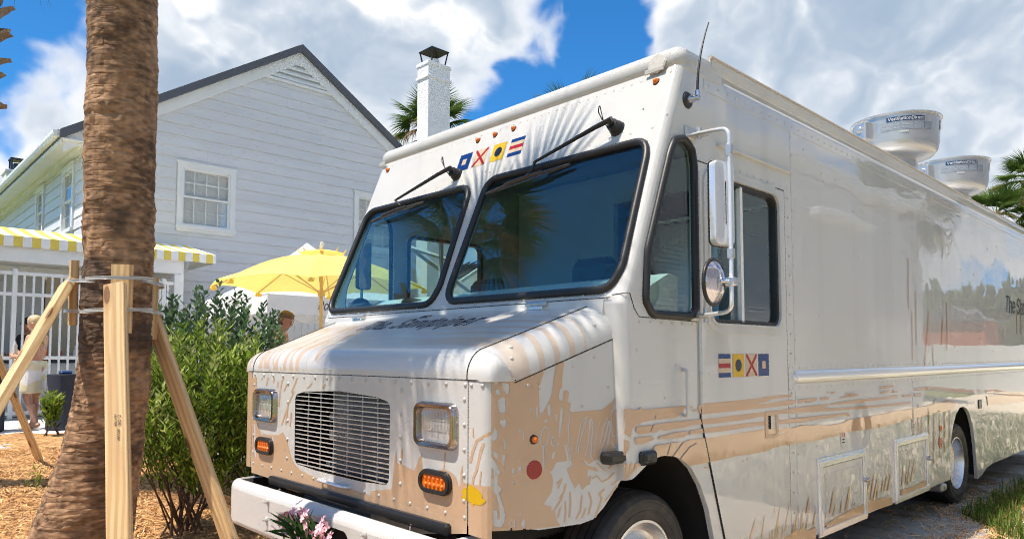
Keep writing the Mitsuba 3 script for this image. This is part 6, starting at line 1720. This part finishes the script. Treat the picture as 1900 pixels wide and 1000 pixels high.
# ================================================================= PORCH, AWNING, FENCE
AW = thing('awning', 'yellow and white striped awning along the porch', 'awning')
AX, AB, AY0, AY1 = -14.60, -16.15, -1.2, 5.58
top = grid_mesh(np.array([[(AB + (AX - AB) * t, y, 3.82 - 0.36 * t - 0.02 * math.sin(math.pi * t)) for t in np.linspace(0, 1, 6)] for y in np.linspace(AY0, AY1, 40)]))
end = grid_mesh(np.array([[(AB + (AX - AB) * t, AY1, z) for z in (3.82 - 0.36 * t - 0.02 * math.sin(math.pi * t), 3.31 if t > 0.02 else 3.6)] for t in np.linspace(0, 1, 6)]))
put('cover', top, 'awning_stripe', AW, True)
val = grid_mesh(np.array([[(AX + 0.004 + 0.006 * math.sin(y * 9), y, z) for z in (3.46, 3.37, 3.28)] for y in np.linspace(AY0, AY1, 120)]))
put('valance', val, 'awning_stripe', AW, True)
put('end_flap', grid_mesh(np.array([[(x, AY1, z) for z in (3.46 - (AX - x) * -0.22, 3.285)] for x in np.linspace(AX - 1.5, AX, 6)])), 'tent_cloth', AW, False)
put('under_fringe', grid_mesh(np.array([[(x, AY1 - 0.02, z) for z in (3.36, 3.27)] for x in np.linspace(AX - 1.5, AX - 0.02, 8)])), 'awning_stripe', AW, False)
PO = thing('porch', 'white timber porch frame under the striped awning', 'porch')
put('beam', bx(AX - 0.16, AX - 0.06, AY0, 4.98, 3.02, 3.30, 0.008), 'trim', PO, False)
for y in (-0.9, 4.89):
    put('post', bx(AX - 0.18, AX - 0.04, y - 0.09, y + 0.09, 0.33, 3.02, 0.008), 'trim', PO, False)
put('post', bx(AX - 1.4, AX - 1.28, 4.80, 4.94, 0.33, 3.05, 0.008), 'trim', PO, False)
put('beam', bx(-16.2, AX - 0.16, 4.80, 4.95, 3.0, 3.25, 0.008), 'trim', PO, False)
for k in range(26):
    y = AY0 + 0.05 + k * 0.235
    put('ceiling_board', bx(-16.2, AX - 0.16, y, y + 0.228, 3.10, 3.12), 'trim', PO, False)
put('brace', bx(AX - 1.3, AX - 1.2, 1.2, 4.7, 2.92, 3.06, 0.008), 'trim', PO, False)
PF = thing('picket_fence', 'tall white metal picket fence in front of the porch', 'fence')
FX = -14.62
for nm, z in (('rail', 2.82), ('rail', 2.46), ('rail', 1.37), ('rail', 0.43)):
    put(nm, bx(FX - 0.02, FX + 0.02, -1.2, 4.78, z - 0.03, z + 0.03, 0.004), 'trim', PF, False)
PK_ = mikit.ply(bx(-0.013, 0.013, -0.017, 0.017, 0.40, 2.80, 0.003), 'trim', smooth=False)
for k in range(43):
    put('picket', PK_, None, PF, at=T().translate([FX, -1.1 + k * 0.1375, 0.0]))
for y in (-0.2, 2.2, 4.6):
    put('post', bx(FX - 0.035, FX + 0.035, y - 0.035, y + 0.035, 0.33, 2.9, 0.006), 'trim', PF, False)
# bar behind the fence
bar = thing('bar_counter', 'dark bar counter with bottles behind the white fence', 'bar')
put('counter', bx(-15.5, -15.05, 0.6, 4.5, 0.33, 1.28, 0.01), 'cab_grey', bar, False)
put('counter_top', bx(-15.55, -15.0, 0.55, 4.55, 1.28, 1.33, 0.01), 'cloth_dark', bar, False)
rg = rng_for('bar')
for y, mat, lab, hh in ((1.75, 'matt_black', 'dark bottle at the left end of the bar behind the white fence', .30), (2.02, 'sticker_blue', 'bright blue bottle on the bar behind the white fence', .34), (2.30, 'clear_plastic', 'clear bottle on the bar behind the white fence', .28), (2.78, 'orange_stuff', 'amber bottle on the bar behind the blonde woman', .30), (3.0, 'red_print', 'red bottle on the bar behind the white fence', .26), (3.25, 'white_print', 'white bottle on the bar beside the palm trunk', .26)):
    put('bottle', lathe([(0, 1.33), (.036, 1.33), (.038, 1.33 + hh * .6), (.014, 1.33 + hh * .75), (.014, 1.33 + hh), (0, 1.33 + hh)], 12, (-15.15, y, 0)), mat, None, 40, label=lab, cat='bottle')
bn = thing('covered_table', 'table under a black cloth in front of the white fence', 'table')
put('cloth', cat(lathe([(0, 1.14), (.24, 1.14), (.25, 1.12), (.23, .9), (.25, .34), (0, .34)], 24, (-12.2, 2.52, 0))), 'cloth_dark', bn, 40)
put('blue_box', bx(-12.28, -12.1, 2.42, 2.58, 1.14, 1.19, .02), 'sticker_blue', None, False, label='small blue item on the black covered table', cat='box')
b2 = thing('cooler_bin', 'dark bin at the left edge in front of the white fence', 'bin')
put('body', bx(-12.75, -12.3, 1.35, 1.80, .33, 1.14, .03), 'cloth_dark', b2, False)
put('lid', bx(-12.77, -12.28, 1.33, 1.82, 1.14, 1.17, .01), 'black_plastic', b2, False)

# ================================================================= CHIMNEYS


def brick_stack(key, x0, x1, y0, y1, z0, z1, bh=0.071, bl=0.21, seed='b', jit=0.0008):
    """white painted brick shaft: every brick a small block, joined in one part"""
    r = rng_for(seed)
    V, F, k = [], [], 0
    z, c = z0, 0
    while z < z1:
        for (ax0, ax1, fixed, axis) in ((y0, y1, x1, 0), (x0, x1, y0, 1), (y0, y1, x0, 2), (x0, x1, y1, 3)):
            u = ax0 - (bl / 2 if c % 2 else 0)
            while u < ax1 - 0.01:
                a, b = max(u, ax0), min(u + bl - 0.009, ax1)
                u += bl
                if b - a < 0.03:
                    continue
                o = r.uniform(-jit, jit) + 0.002
                if axis == 0: m = bx(fixed - .02, fixed + o, a, b, z, z + bh - .009)
                elif axis == 2: m = bx(fixed - o, fixed + .02, a, b, z, z + bh - .009)
                elif axis == 1: m = bx(a, b, fixed - o, fixed + .02, z, z + bh - .009)
                else: m = bx(a, b, fixed - .02, fixed + o, z, z + bh - .009)
                V.append(m.vertices); F.append(m.faces + k); k += len(m.vertices)
        z += bh; c += 1
    put('brick', trimesh.Trimesh(np.vstack(V), np.vstack(F), process=False), 'white_brick', key, False, kind='stuff')
    put('core', bx(x0 - .0005, x1 + .0005, y0 - .0005, y1 + .0005, z0 - .02, z1), 'mortar', key, False)


CH = thing('brick_chimney', 'tall white painted brick chimney with a black cap beside the house', 'chimney')
brick_stack(CH, -15.46, -14.97, 11.23, 11.97, 5.6, 9.22)
put('band', cat(bx(-15.50, -14.93, 11.19, 12.01, 8.86, 8.93, .008), bx(-15.49, -14.94, 11.20, 12.00, 9.22, 9.32, .01)), 'white_brick', CH, False)
put('base', bx(-15.46, -14.97, 11.23, 11.97, 0.3, 5.6), 'white_brick', CH, False)
cp = fresh('cap', CH)
put('lid', lathe([(0, 9.80), (.06, 9.795), (.42, 9.71), (.42, 9.68), (0, 9.68)], 4, (0, 0, 0)).apply_transform(trimesh.transformations.rotation_matrix(math.pi / 4, [0, 0, 1])).apply_translation([-15.215, 11.60, 0]), 'black_plastic', cp, False)
put('leg', cat(*[tube([(-15.215 + sx * .20, 11.60 + sy * .22, 9.32), (-15.215 + sx * .26, 11.60 + sy * .28, 9.69)], .022, 6) for sx in (-1, 1) for sy in (-1, 1)]), 'black_plastic', cp, 40)
put('flue', lathe([(.15, 9.32), (.15, 9.48), (.13, 9.48), (.13, 9.32)], 20, (-15.215, 11.60, 0)), 'mortar', cp, 40)
C2 = thing('brick_chimney', 'small far white brick chimney with a square black cap at the left edge', 'chimney')
brick_stack(C2, -36.5, -35.5, 4.9, 5.75, 6.4, 9.0, .10, .3, 'b2')
put('rim', bx(-36.56, -35.44, 4.84, 5.81, 9.0, 9.12, .01), 'white_brick', C2, False)
put('cap', cat(bx(-36.3, -35.7, 5.05, 5.6, 9.62, 9.70, .01), *[bx(-36.28 + a * .5, -36.22 + a * .5, 5.08 + b * .42, 5.14 + b * .42, 9.12, 9.62) for a in (0, 1) for b in (0, 1)], bx(-36.15, -35.85, 5.2, 5.48, 9.12, 9.5)), 'black_plastic', C2, False)
N2 = thing('far_house', 'far roof with grey shingles under the small chimney at the left edge', 'house')
put('wall', bx(-40, -33, 4.6, 10, 0.3, 5.6), 'siding', N2, False)
put('roof', cat(ext(Polygon([(-40.4, 5.6), (-32.6, 5.6), (-36.5, 7.6)]), 6, (0, 4.3, 0), (1, 0, 0), (0, 0, 1), (0, 1, 0))), 'roof_metal', N2, False)

# ================================================================= TENT, UMBRELLA, BOARD FENCE
TE = thing('canopy_tent', 'white pop up canopy tent with black script on its valance', 'tent')
tx0, tx1, ty0, ty1, vz, vt_, pz = -14.5, -11.5, 5.27, 8.27, 2.14, 2.46, 3.66
cx_, cy_ = (tx0 + tx1) / 2, (ty0 + ty1) / 2
cor = [(tx1, ty0), (tx1, ty1), (tx0, ty1), (tx0, ty0)]
for i in range(4):
    a, b = np.array(cor[i]), np.array(cor[(i + 1) % 4])
    rows_ = []
    for t in np.linspace(0, 1, 9):
        row_ = []
        for s in np.linspace(0, 1, 11):
            p = (a * (1 - s) + b * s) * (1 - t) + np.array([cx_, cy_]) * t
            sag = 0.10 * math.sin(math.pi * t) * math.sin(math.pi * s) + 0.12 * math.sin(math.pi * t)
            row_.append((p[0], p[1], vt_ + (pz - vt_) * t - sag))
        rows_.append(row_)
    put('roof_panel', grid_mesh(np.array(rows_)), 'tent_cloth', TE, True)
    nrm = unit([b[1] - a[1], a[0] - b[0], 0])
    put('valance', grid_mesh(np.array([[(a[0] * (1 - s) + b[0] * s + nrm[0] * .012 * math.sin(s * 17 + z * 3), a[1] * (1 - s) + b[1] * s + nrm[1] * .012 * math.sin(s * 17 + z * 3), z - .02 * math.sin(math.pi * s)) for z in (vt_, 2.30, vz)] for s in np.linspace(0, 1, 40)])), 'tent_cloth', TE, True)
    put('leg', bx(a[0] - .02 - .03 * np.sign(a[0] - cx_), a[0] + .02 - .03 * np.sign(a[0] - cx_), a[1] - .02 - .03 * np.sign(a[1] - cy_), a[1] + .02 - .03 * np.sign(a[1] - cy_), .33, 2.42), 'trim', TE, False)
    for s0, s1 in ((0, .25), (.25, .5), (.5, .75), (.75, 1)):
        for z0, z1 in ((2.10, 2.38), (2.38, 2.10)):
            p = lambda s, z: (a[0] * (1 - s) + b[0] * s - nrm[0] * .04, a[1] * (1 - s) + b[1] * s - nrm[1] * .04, z)
            put('truss_bar', tube([p(s0, z0), p(s1, z1)], .011, 5), 'trim', TE, 40)
m = meshkit.text_mesh('Ponte Vedra Beach', 0.16, 0.001)
v = m.vertices
put('lettering', trimesh.Trimesh([(tx1 + .016 + c, 6.20 + (a + .3 * b) * .78, 2.225 + b) for a, b, c in v], m.faces, process=False), 'navy_print', TE, False)
put('corner_clip', cat(bx(tx1 - .06, tx1 - .02, 6.6, 6.72, 2.08, 2.13, .01), bx(tx1 - .06, tx1 - .02, 5.28, 5.36, 2.08, 2.14, .01)), 'black_plastic', TE, False)
UM = thing('patio_umbrella', 'large yellow patio umbrella with a wooden pole', 'umbrella')
ux, uy, R_, zr, zt = -9.03, 4.93, 1.48, 2.36, 2.83
for i in range(8):
    a0, a1 = 2 * np.pi * i / 8 + .2, 2 * np.pi * (i + 1) / 8 + .2
    rows_ = []
    for t in np.linspace(0.14, 1, 9):
        row_ = []
        for s in np.linspace(0, 1, 9):
            p = np.array([math.cos(a0), math.sin(a0)]) * (1 - s) + np.array([math.cos(a1), math.sin(a1)]) * s
            z = zt - (zt - zr) * t ** 1.9 - .05 * math.sin(math.pi * s) * t * (1 - t) * 2 + .055 * math.sin(math.pi * s) * max(0, t - .8) / .2
            row_.append((ux + R_ * t * p[0], uy + R_ * t * p[1], z))
        rows_.append(row_)
    put('canopy_panel', grid_mesh(np.array(rows_)), 'umbrella_cloth', UM, True)
    e = np.array([ux + R_ * math.cos(a0), uy + R_ * math.sin(a0), zr])
    mid = np.array([ux + R_ * .5 * math.cos(a0), uy + R_ * .5 * math.sin(a0), zt - (zt - zr) * .5 ** 1.9 - .02])
    put('rib', tube([(ux, uy, zt - .03), mid, e + [0, 0, -.012]], .009, 5), 'umbrella_wood', UM, 40)
    put('strut', tube([(ux + .03 * math.cos(a0), uy + .03 * math.sin(a0), 2.30), mid + [0, 0, -.01]], .007, 5), 'umbrella_wood', UM, 40)
    pd = .055
    pk = cat(bx(-.02, pd, -.04, .04, -.05, .0, .01))
    pk.apply_transform(trimesh.transformations.rotation_matrix(a0, [0, 0, 1])); pk.apply_translation(e - [math.cos(a0) * .06, math.sin(a0) * .06, .0])
    put('pocket', pk, 'umbrella_cloth', UM, False)
    f_ = np.array([ux + .30 * math.cos(a0), uy + .30 * math.sin(a0), 2.855])
    put('vent_tie', tube([f_, f_ + [.035 * math.cos(a0), .035 * math.sin(a0), .06]], [.012, .004], 5), 'umbrella_cloth', UM, 40)
put('vent_cap', grid_mesh(np.array([[(ux + .31 * t * math.cos(a), uy + .31 * t * math.sin(a), 2.90 - .05 * t * t) for t in np.linspace(0, 1, 5)] for a in np.linspace(0, 2 * np.pi, 33)])), 'umbrella_cloth', UM, True)
put('pole', tube([(ux, uy, .33), (ux, uy, 2.93)], .024, 16), 'umbrella_wood', UM, 40)
put('hub', lathe([(0, 2.24), (.05, 2.24), (.055, 2.30), (.05, 2.33), (0, 2.33)], 16, (ux, uy, 0)), 'umbrella_wood', UM, 40)
put('finial', lathe([(0, 2.90), (.024, 2.90), (.018, 2.95), (.030, 2.985), (.024, 3.01), (0, 3.02)], 16, (ux, uy, 0)), 'trim', UM, 40)
put('base', lathe([(0, .33), (.28, .33), (.28, .37), (.06, .41), (.04, .55), (0, .55)], 24, (ux, uy, 0)), 'black_plastic', UM, 40)
BF = thing('board_fence', 'pale board fence behind the canopy tent', 'fence')
for k in range(34):
    y = 4.9 + k * .165
    put('board', bx(-15.02, -15.0, y, y + .158, .38, 2.45, .003), 'trim', BF, False)
for z in (.7, 2.1):
    put('rail', bx(-15.06, -15.02, 4.9, 10.5, z - .05, z + .05), 'trim', BF, False)
# low buildings seen through the cab windows
LH = thing('low_house', 'low white building with a grey ribbed roof seen through the truck cab', 'house')
put('wall', bx(-24, -16.6, 14.2, 21, .3, 3.2), 'siding', LH, False)
rf = put('roof', ext(Polygon([(13.7, 3.15), (17.6, 4.9), (21.5, 3.15)]), 8.2, (-24.3, 0, 0), (0, 1, 0), (0, 0, 1), (1, 0, 0)), 'roof_metal', LH, False)
for k in range(20):
    x = -24.1 + k * .42
    put('seam', tube([(x, 13.66, 3.2), (x, 17.6, 4.97)], .03, 5), 'roof_metal', rf, 40)
put('window', bx(-19.5, -18.5, 14.17, 14.2, 1.2, 2.4), 'cab_grey', LH, False)
SA = fresh('service_awning', TRK)
put('cloth', grid_mesh(np.array([[(XL - .05 - 1.6 * t, y, 2.62 - .55 * t) for t in np.linspace(0, 1, 4)] for y in np.linspace(4.9, 9.4, 6)])), 'tent_cloth', SA, False)
put('arm', cat(tube([(XL - .05, 4.9, 2.05), (XL - .9, 4.9, 2.33), (XL - 1.6, 4.9, 2.08)], .025, 6), tube([(XL - .05, 3.95, 2.22), (XL - .35, 3.62, 2.36)], .02, 6), tube([(XL - .35, 3.62, 2.36), (XL - .22, 4.3, 1.95)], .024, 6)), 'trim', SA, 40)

# ================================================================= WHITE BRICK BUILDING (right of the camera, mirrored in the truck)
WB = thing('brick_building', 'white painted brick building across the driveway, mirrored in the truck windows', 'building')
BX0, BY0, BY1, BZ = 2.45, 2.2, 22.0, 5.2
put('wall', bx(BX0, BX0 + 6, BY0, BY1, -.1, BZ), 'deep_joint', WB, False)
r = rng_for('wb')
base = bx(0, 1, 0, 1, 0, 1, 0)
bv, bf = np.array(base.vertices), np.array(base.faces)
V, n = [], 0
z, c = 0.0, 0
while z < BZ - .05:
    y = BY0 - (.105 if c % 2 else 0)
    while y < BY1 - .05:
        a, b = max(y, BY0), min(y + .2, BY1)
        o = .008 + r.uniform(-.003, .004)
        V.append(bv * [.03 + o, b - a - .004, .062] + [BX0 - o, a, z]); n += 1
        y += .21
    z += .076; c += 1
put('brick', trimesh.Trimesh(np.vstack(V), (bf[None] + (np.arange(n) * len(bv))[:, None, None]).reshape(-1, 3), process=False), 'white_brick', WB, False, kind='stuff')
put('roof', bx(BX0 - .35, BX0 + 6.3, BY0 - .3, BY1 + .3, BZ, BZ + .25, .02), 'trim', WB, False)
for y in (6.3, 10.5):
    w = fresh('window', WB)
    put('frame', cat(bx(BX0 - .05, BX0 - .012, y, y + .09, 1.2, 2.7), bx(BX0 - .05, BX0 - .012, y + 1.01, y + 1.1, 1.2, 2.7), bx(BX0 - .05, BX0 - .012, y + .09, y + 1.01, 2.61, 2.7), bx(BX0 - .07, BX0 - .012, y - .05, y + 1.15, 1.12, 1.2)), 'trim', w, False)
    put('pane', bx(BX0 - .03, BX0 - .02, y + .09, y + 1.01, 1.2, 2.61), 'black_plastic', w, False)
put('loading_door', cat(bx(BX0 - .03, BX0 - .016, 14.4, 17.2, 0, 4.2, .002)), 'cab_grey', WB, False)
put('door_hood', bx(BX0 - .5, BX0 - .02, 14.2, 17.4, 4.25, 4.4, .02), 'trim', WB, False)
HO = thing('garden_hose', 'dark garden hose coiled on a post beside the driveway', 'hose')
cl = [(-.62 + .02 * math.sin(a * .7), 8.95 + (.27 + .03 * math.sin(a * .31)) * math.cos(a), .56 + (.27 + .03 * math.cos(a * .23)) * math.sin(a)) for a in np.linspace(0, 2 * np.pi * 7, 180)]
put('coil', tube(cl, .014, 6), 'rubber', HO, 50)
put('post', bx(-.60, -.52, 8.90, 8.98, -.1, .85, .01), 'cab_grey', HO, False)
VF = thing('vinyl_fence', 'long white panel fence far beyond the lawn', 'fence')
for k in range(12):
    x = 1.2 + k * 1.8
    put('panel', bx(x + .06, x + 1.74, 30.0, 30.05, .15, 1.75, .01), 'trim', VF, False)
    put('post', bx(x - .06, x + .06, 29.96, 30.09, 0, 1.95, .01), 'trim', VF, False)
SH = thing('red_shed', 'rust red shed beyond the white panel fence', 'shed')
put('wall', bx(3.0, 5.6, 31.5, 34, 0, 2.7), 'orange_stuff', SH, False)
put('roof', ext(Polygon([(2.8, 2.7), (5.8, 2.7), (4.3, 3.3)]), 2.8, (0, 31.3, 0), (1, 0, 0), (0, 0, 1), (0, 1, 0)), 'roof_metal', SH, False)
m, c, tw = leaf_cloud('hedge', (14, 35, 1.6), (13, 1.2, 2.0), 1500, 10, .55, .16, deep, (14, 35, .2), .5)
put('hedge', m, 'leaf', None, False, color=c, label='long dark green hedge far beyond the lawn', cat='hedge', kind='stuff')
m, c, tw = leaf_cloud('treeline', (-8, 75, 3.0), (60, 5, 4.2), 2600, 10, 1.5, .5, deep, (-8, 75, .2), .5)
put('far_trees', m, 'leaf', None, False, color=c, label='far line of dark trees on the horizon', cat='trees', kind='stuff')


# ================================================================= PEOPLE
def figure(bones, refine=0.02, it=8):
    ms = [m3.Manifold.batch_hull([ball(p0, r0, 14), ball(p1, r1, 14)]) for p0, r0, p1, r1 in bones]
    M_ = m3.Manifold.batch_boolean(ms, m3.OpType.Add)
    M_ = M_.refine_to_length(refine)
    t = tri(M_)
    t.merge_vertices()
    trimesh.smoothing.filter_taubin(t, lamb=.5, nu=.52, iterations=it)
    return t


def head_bones(c, f, l, s=1.0):
    """skull, jaw, nose, ears, neck stub; c head centre, f facing, l to its left"""
    c, f, l, u = np.array(c, float), unit(f), unit(l), np.cross(unit(f), unit(l))
    P_ = lambda a, b, d: c + (f * a + l * b + u * d) * s
    B = [(P_(-.022, 0, .03), .082 * s, P_(.012, 0, .035), .078 * s), (P_(.01, 0, .02), .074 * s, P_(.045, 0, -.055), .044 * s), (P_(.045, .018, -.065), .032 * s, P_(.045, -.018, -.065), .032 * s),
         (P_(.088, 0, .012), .008 * s, P_(.104, 0, -.022), .013 * s), (P_(.085, .012, -.026), .009 * s, P_(.085, -.012, -.026), .009 * s), (P_(.083, .014, -.052), .008 * s, P_(.083, -.014, -.052), .008 * s),
         (P_(.072, .03, .03), .016 * s, P_(.072, -.03, .03), .016 * s)]
    for e in (1, -1):
        B += [(P_(-.01, e * .076, .015), .010 * s, P_(-.022, e * .082, .0), .018 * s), (P_(-.01, e * .075, -.025), .008 * s, P_(-.015, e * .078, -.01), .010 * s)]
    return B, P_


def hand(w, d, side, curl=0.6, s=1.0):
    """palm and five bent fingers from wrist w along d, thumb to 'side'"""
    d, side = unit(d), unit(side)
    nn = np.cross(d, side)
    B = [(w, .026 * s, w + d * .055 * s + side * .018 * s, .017 * s), (w, .026 * s, w + d * .06 * s - side * .020 * s, .016 * s)]
    for i, (o, L) in enumerate(((.030, .070), (.010, .080), (-.010, .074), (-.029, .058))):
        b = w + (d * .075 + side * o) * s
        k = b + (d * L * .5 * math.cos(curl * .6) + nn * L * .5 * math.sin(curl * .6)) * s
        e = k + (d * L * .5 * math.cos(curl * 1.6) + nn * L * .5 * math.sin(curl * 1.6)) * s
        B += [(w + (d * .05 + side * o * .8) * s, .012 * s, b, .0095 * s), (b, .0095 * s, k, .0085 * s), (k, .0085 * s, e, .007 * s)]
    t0 = w + (d * .025 + side * .028) * s
    t1 = t0 + (d * .035 + side * .028 + nn * .012) * s
    B += [(t0, .013 * s, t1, .010 * s), (t1, .010 * s, t1 + (d * .028 + nn * .012) * s, .008 * s)]
    return B


def person(label, at, facing, h, skin, pose, refine=.018):
    t = thing('person', label, 'person')
    f = unit([facing[0], facing[1], 0]); l = np.array([-f[1], f[0], 0.0]); o = np.array(at, float); k = h / 1.70
    W = lambda a, b, z: o + f * a * k + l * b * k + np.array([0, 0, z * k])
    hp, hd_ = pose['hip'], pose['head']
    B = [(W(-.01, 0, 1.20), .115 * k, W(.0, 0, 1.02), .10 * k), (W(-.01, .055, 1.30), .088 * k, W(-.01, -.055, 1.30), .088 * k), (W(0, .06, .93), .105 * k * hp, W(-.02, -.06, .93), .105 * k * hp), (W(0, 0, 1.05), .10 * k, W(-.01, 0, .92), .12 * k * hp),
         (W(-.02, .155, 1.38), .052 * k, W(-.02, -.155, 1.38), .052 * k), (W(-.02, 0, 1.36), .085 * k, W(-.01, 0, 1.22), .11 * k), (W(-.02, 0, 1.40), .055 * k, W(*hd_[:3]) - np.array([0, 0, .08 * k]), .050 * k)]
    hf = unit(f * hd_[3] + l * hd_[4] + np.array([0, 0, hd_[5]]))
    hl = unit(np.cross([0, 0, 1], hf))
    HBn, HP = head_bones(W(*hd_[:3]), hf, hl, k)
    B += HBn
    for sgn, (el, wr, hand_d) in zip((1, -1), pose['arms']):
        S_ = W(-.02, sgn * .175, 1.375)
        E_, Wr = W(*el), W(*wr)
        B += [(S_, .050 * k, E_, .038 * k), (E_, .040 * k, Wr, .026 * k)]
        hdv = f * hand_d[0] + l * hand_d[1] + np.array([0, 0, hand_d[2]])
        B += hand(Wr, hdv, unit(np.cross(unit(hdv), -sgn * l + 0.01 * f)) if abs(hand_d[2]) > .8 else np.array([0, 0, 1.0]), .7, k)
    for sgn, (kn, an, toe) in zip((1, -1), pose['legs']):
        H_, K_, A_, T_ = W(-.01, sgn * .085, .88), W(*kn), W(*an), W(*toe)
        B += [(H_, .092 * k * hp, K_, .056 * k), (K_, .054 * k, A_, .034 * k), (K_ * .65 + A_ * .35 - f * .012, .056 * k, A_, .034 * k), (A_ - f * .035 * k - np.array([0, 0, .03 * k]), .032 * k, T_, .024 * k), (A_, .034 * k, T_ - f * .05 * k, .033 * k)]
    put('body', figure(B, refine), skin, t, True)
    eyes = []
    for e in (1, -1):
        eyes.append(aim(lathe([(0, .004), (.007 * k, .002), (.009 * k, 0), (0, 0)], 8), HP(.0875, e * .031, .022), hf))
    put('eyes', cat(eyes), 'matt_black', t, 40)
    return t, W, k, HP, hf, hl


def shellcut(bones, keepfn, refine=.016, it=4):
    m = figure(bones, refine, it)
    c = m.triangles_center
    return m.submesh([np.nonzero(keepfn(c))[0]], append=True)


wp = dict(hip=1.0, head=(.03, 0, 1.59, .96, .1, -.18), arms=[((.02, .24, 1.10), (.24, .12, 1.09), (.9, -.3, .1)), ((.04, -.23, 1.10), (.27, -.10, 1.12), (.9, .25, .1))],
          legs=[((.05, .08, .48), (-.10, .08, .10), (.06, .09, .03)), ((.02, -.08, .48), (.06, -.08, .07), (.20, -.10, .025))])
wt, W, k, HP, hf, hl = person('woman with blonde hair in a pale wrap skirt walking past the white fence', (-12.56, 2.18, .33), (-.69, -.72), 1.66, 'skin', wp)
put('skirt', shellcut([(W(0, .06, .97), .135 * k, W(.02, .09, .58), .12 * k), (W(0, -.06, .97), .135 * k, W(.02, -.09, .58), .12 * k), (W(.02, .09, .58), .12 * k, W(.02, -.09, .58), .12 * k)], lambda c: (c[:, 2] < .33 + 1.03 * k) & (c[:, 2] > .33 + .54 * k)), 'skirt_cloth', wt, True)
put('top', shellcut([(W(-.01, .058, 1.29), .098 * k, W(-.01, -.058, 1.29), .098 * k), (W(.05, .06, 1.25), .06 * k, W(.05, -.06, 1.25), .06 * k)], lambda c: (c[:, 2] < .33 + 1.32 * k) & (c[:, 2] > .33 + 1.18 * k)), 'cloth_blue', wt, True)
put('hair', figure([(HP(-.03, 0, .045), .092 * k, HP(.005, 0, .06), .083 * k), (HP(-.04, 0, .02), .088 * k, HP(-.075, 0, -.07), .060 * k), (HP(-.08, 0, -.06), .05 * k, HP(-.10, .01, -.20), .042 * k), (HP(-.10, .01, -.20), .042 * k, HP(-.115, .02, -.34), .015 * k)], .016, 6), 'hair_blonde', wt, True)
put('sandal', cat(bx(-.12, .13, -.045, .045, -.012, .0).apply_translation([0, 0, 0])), 'umbrella_wood', wt, False, at=T().translate((W(.12, -.09, .012)).tolist()).rotate([0, 0, 1], math.degrees(math.atan2(-.72, -.69))))
put('bottle', lathe([(0, 0), (.03, 0), (.031, .13), (.012, .17), (.012, .19), (0, .19)], 14, tuple(W(.30, .02, 1.13))), 'clear_plastic', None, 40, label='clear water bottle held by the blonde woman', cat='bottle')
put('napkin', bx(-.06, .06, -.05, .05, -.07, .05, .01), 'white_print', None, False, at=T().translate(W(.31, -.02, 1.02).tolist()).rotate([0, 1, 0], 20), label='white paper cup and napkins held by the blonde woman', cat='napkins')
mp = dict(hip=.95, head=(.07, 0, 1.58, .80, -.12, -.42), arms=[((-.02, .25, 1.10), (.08, .26, .86), (.3, 0, -.95)), ((-.02, -.25, 1.10), (.08, -.26, .86), (.3, 0, -.95))],
          legs=[((.03, .09, .48), (.0, .09, .08), (.15, .10, .03)), ((.03, -.09, .48), (-.02, -.09, .08), (.13, -.10, .03))])
mt, W, k, HP, hf, hl = person('young man with bare shoulders and short brown hair looking down beside the umbrella', (-8.70, 4.18, .33), (.74, .67), 1.66, 'skin_tan', mp, .014)
put('hair', shellcut([(HP(-.03, 0, .04), .086 * k, HP(.008, 0, .048), .080 * k), (HP(-.04, 0, .02), .078 * k, HP(-.05, 0, -.04), .055 * k), (HP(.04, .03, .082), .030 * k, HP(.04, -.03, .082), .030 * k)], lambda c: np.ones(len(c), bool), .012, 3), 'hair_brown', mt, True)
put('shorts', shellcut([(W(0, .06, .95), .13 * k, W(.02, .09, .55), .10 * k), (W(0, -.06, .95), .13 * k, W(.02, -.09, .55), .10 * k)], lambda c: (c[:, 2] < .33 + 1.0 * k) & (c[:, 2] > .33 + .55 * k)), 'cloth_dark', mt, True)
bp_ = dict(hip=.95, head=(.02, 0, 1.60, 1.0, 0, -.1), arms=[((.02, .25, 1.10), (.22, .20, 1.05), (1, 0, 0)), ((.02, -.25, 1.10), (.22, -.20, 1.05), (1, 0, 0))], legs=mp['legs'])
bt, W, k, HP, hf, hl = person('person in a black cap and dark shirt behind the white fence', (-15.85, 2.62, .33), (.6, -.8), 1.74, 'skin_tan', bp_, .03)
put('shirt', figure([(W(-.01, .06, 1.32), .11 * k, W(-.01, -.06, 1.32), .11 * k), (W(-.01, 0, 1.3), .14 * k, W(0, 0, .95), .135 * k), (W(-.02, .175, 1.38), .065 * k, W(.02, .25, 1.14), .052 * k), (W(-.02, -.175, 1.38), .065 * k, W(.02, -.25, 1.14), .052 * k)], .03, 4), 'cloth_dark', bt, True)
put('trousers', figure([(W(0, .06, .95), .13 * k, W(.02, .09, .12), .07 * k), (W(0, -.06, .95), .13 * k, W(.02, -.09, .12), .07 * k)], .03, 4), 'cloth_dark', bt, True)
put('cap', figure([(HP(-.02, 0, .06), .092 * k, HP(.01, 0, .065), .088 * k), (HP(.08, .04, .06), .012 * k, HP(.15, .0, .045), .012 * k), (HP(.08, -.04, .06), .012 * k, HP(.15, .0, .045), .012 * k)], .02, 4), 'cloth_dark', bt, True)
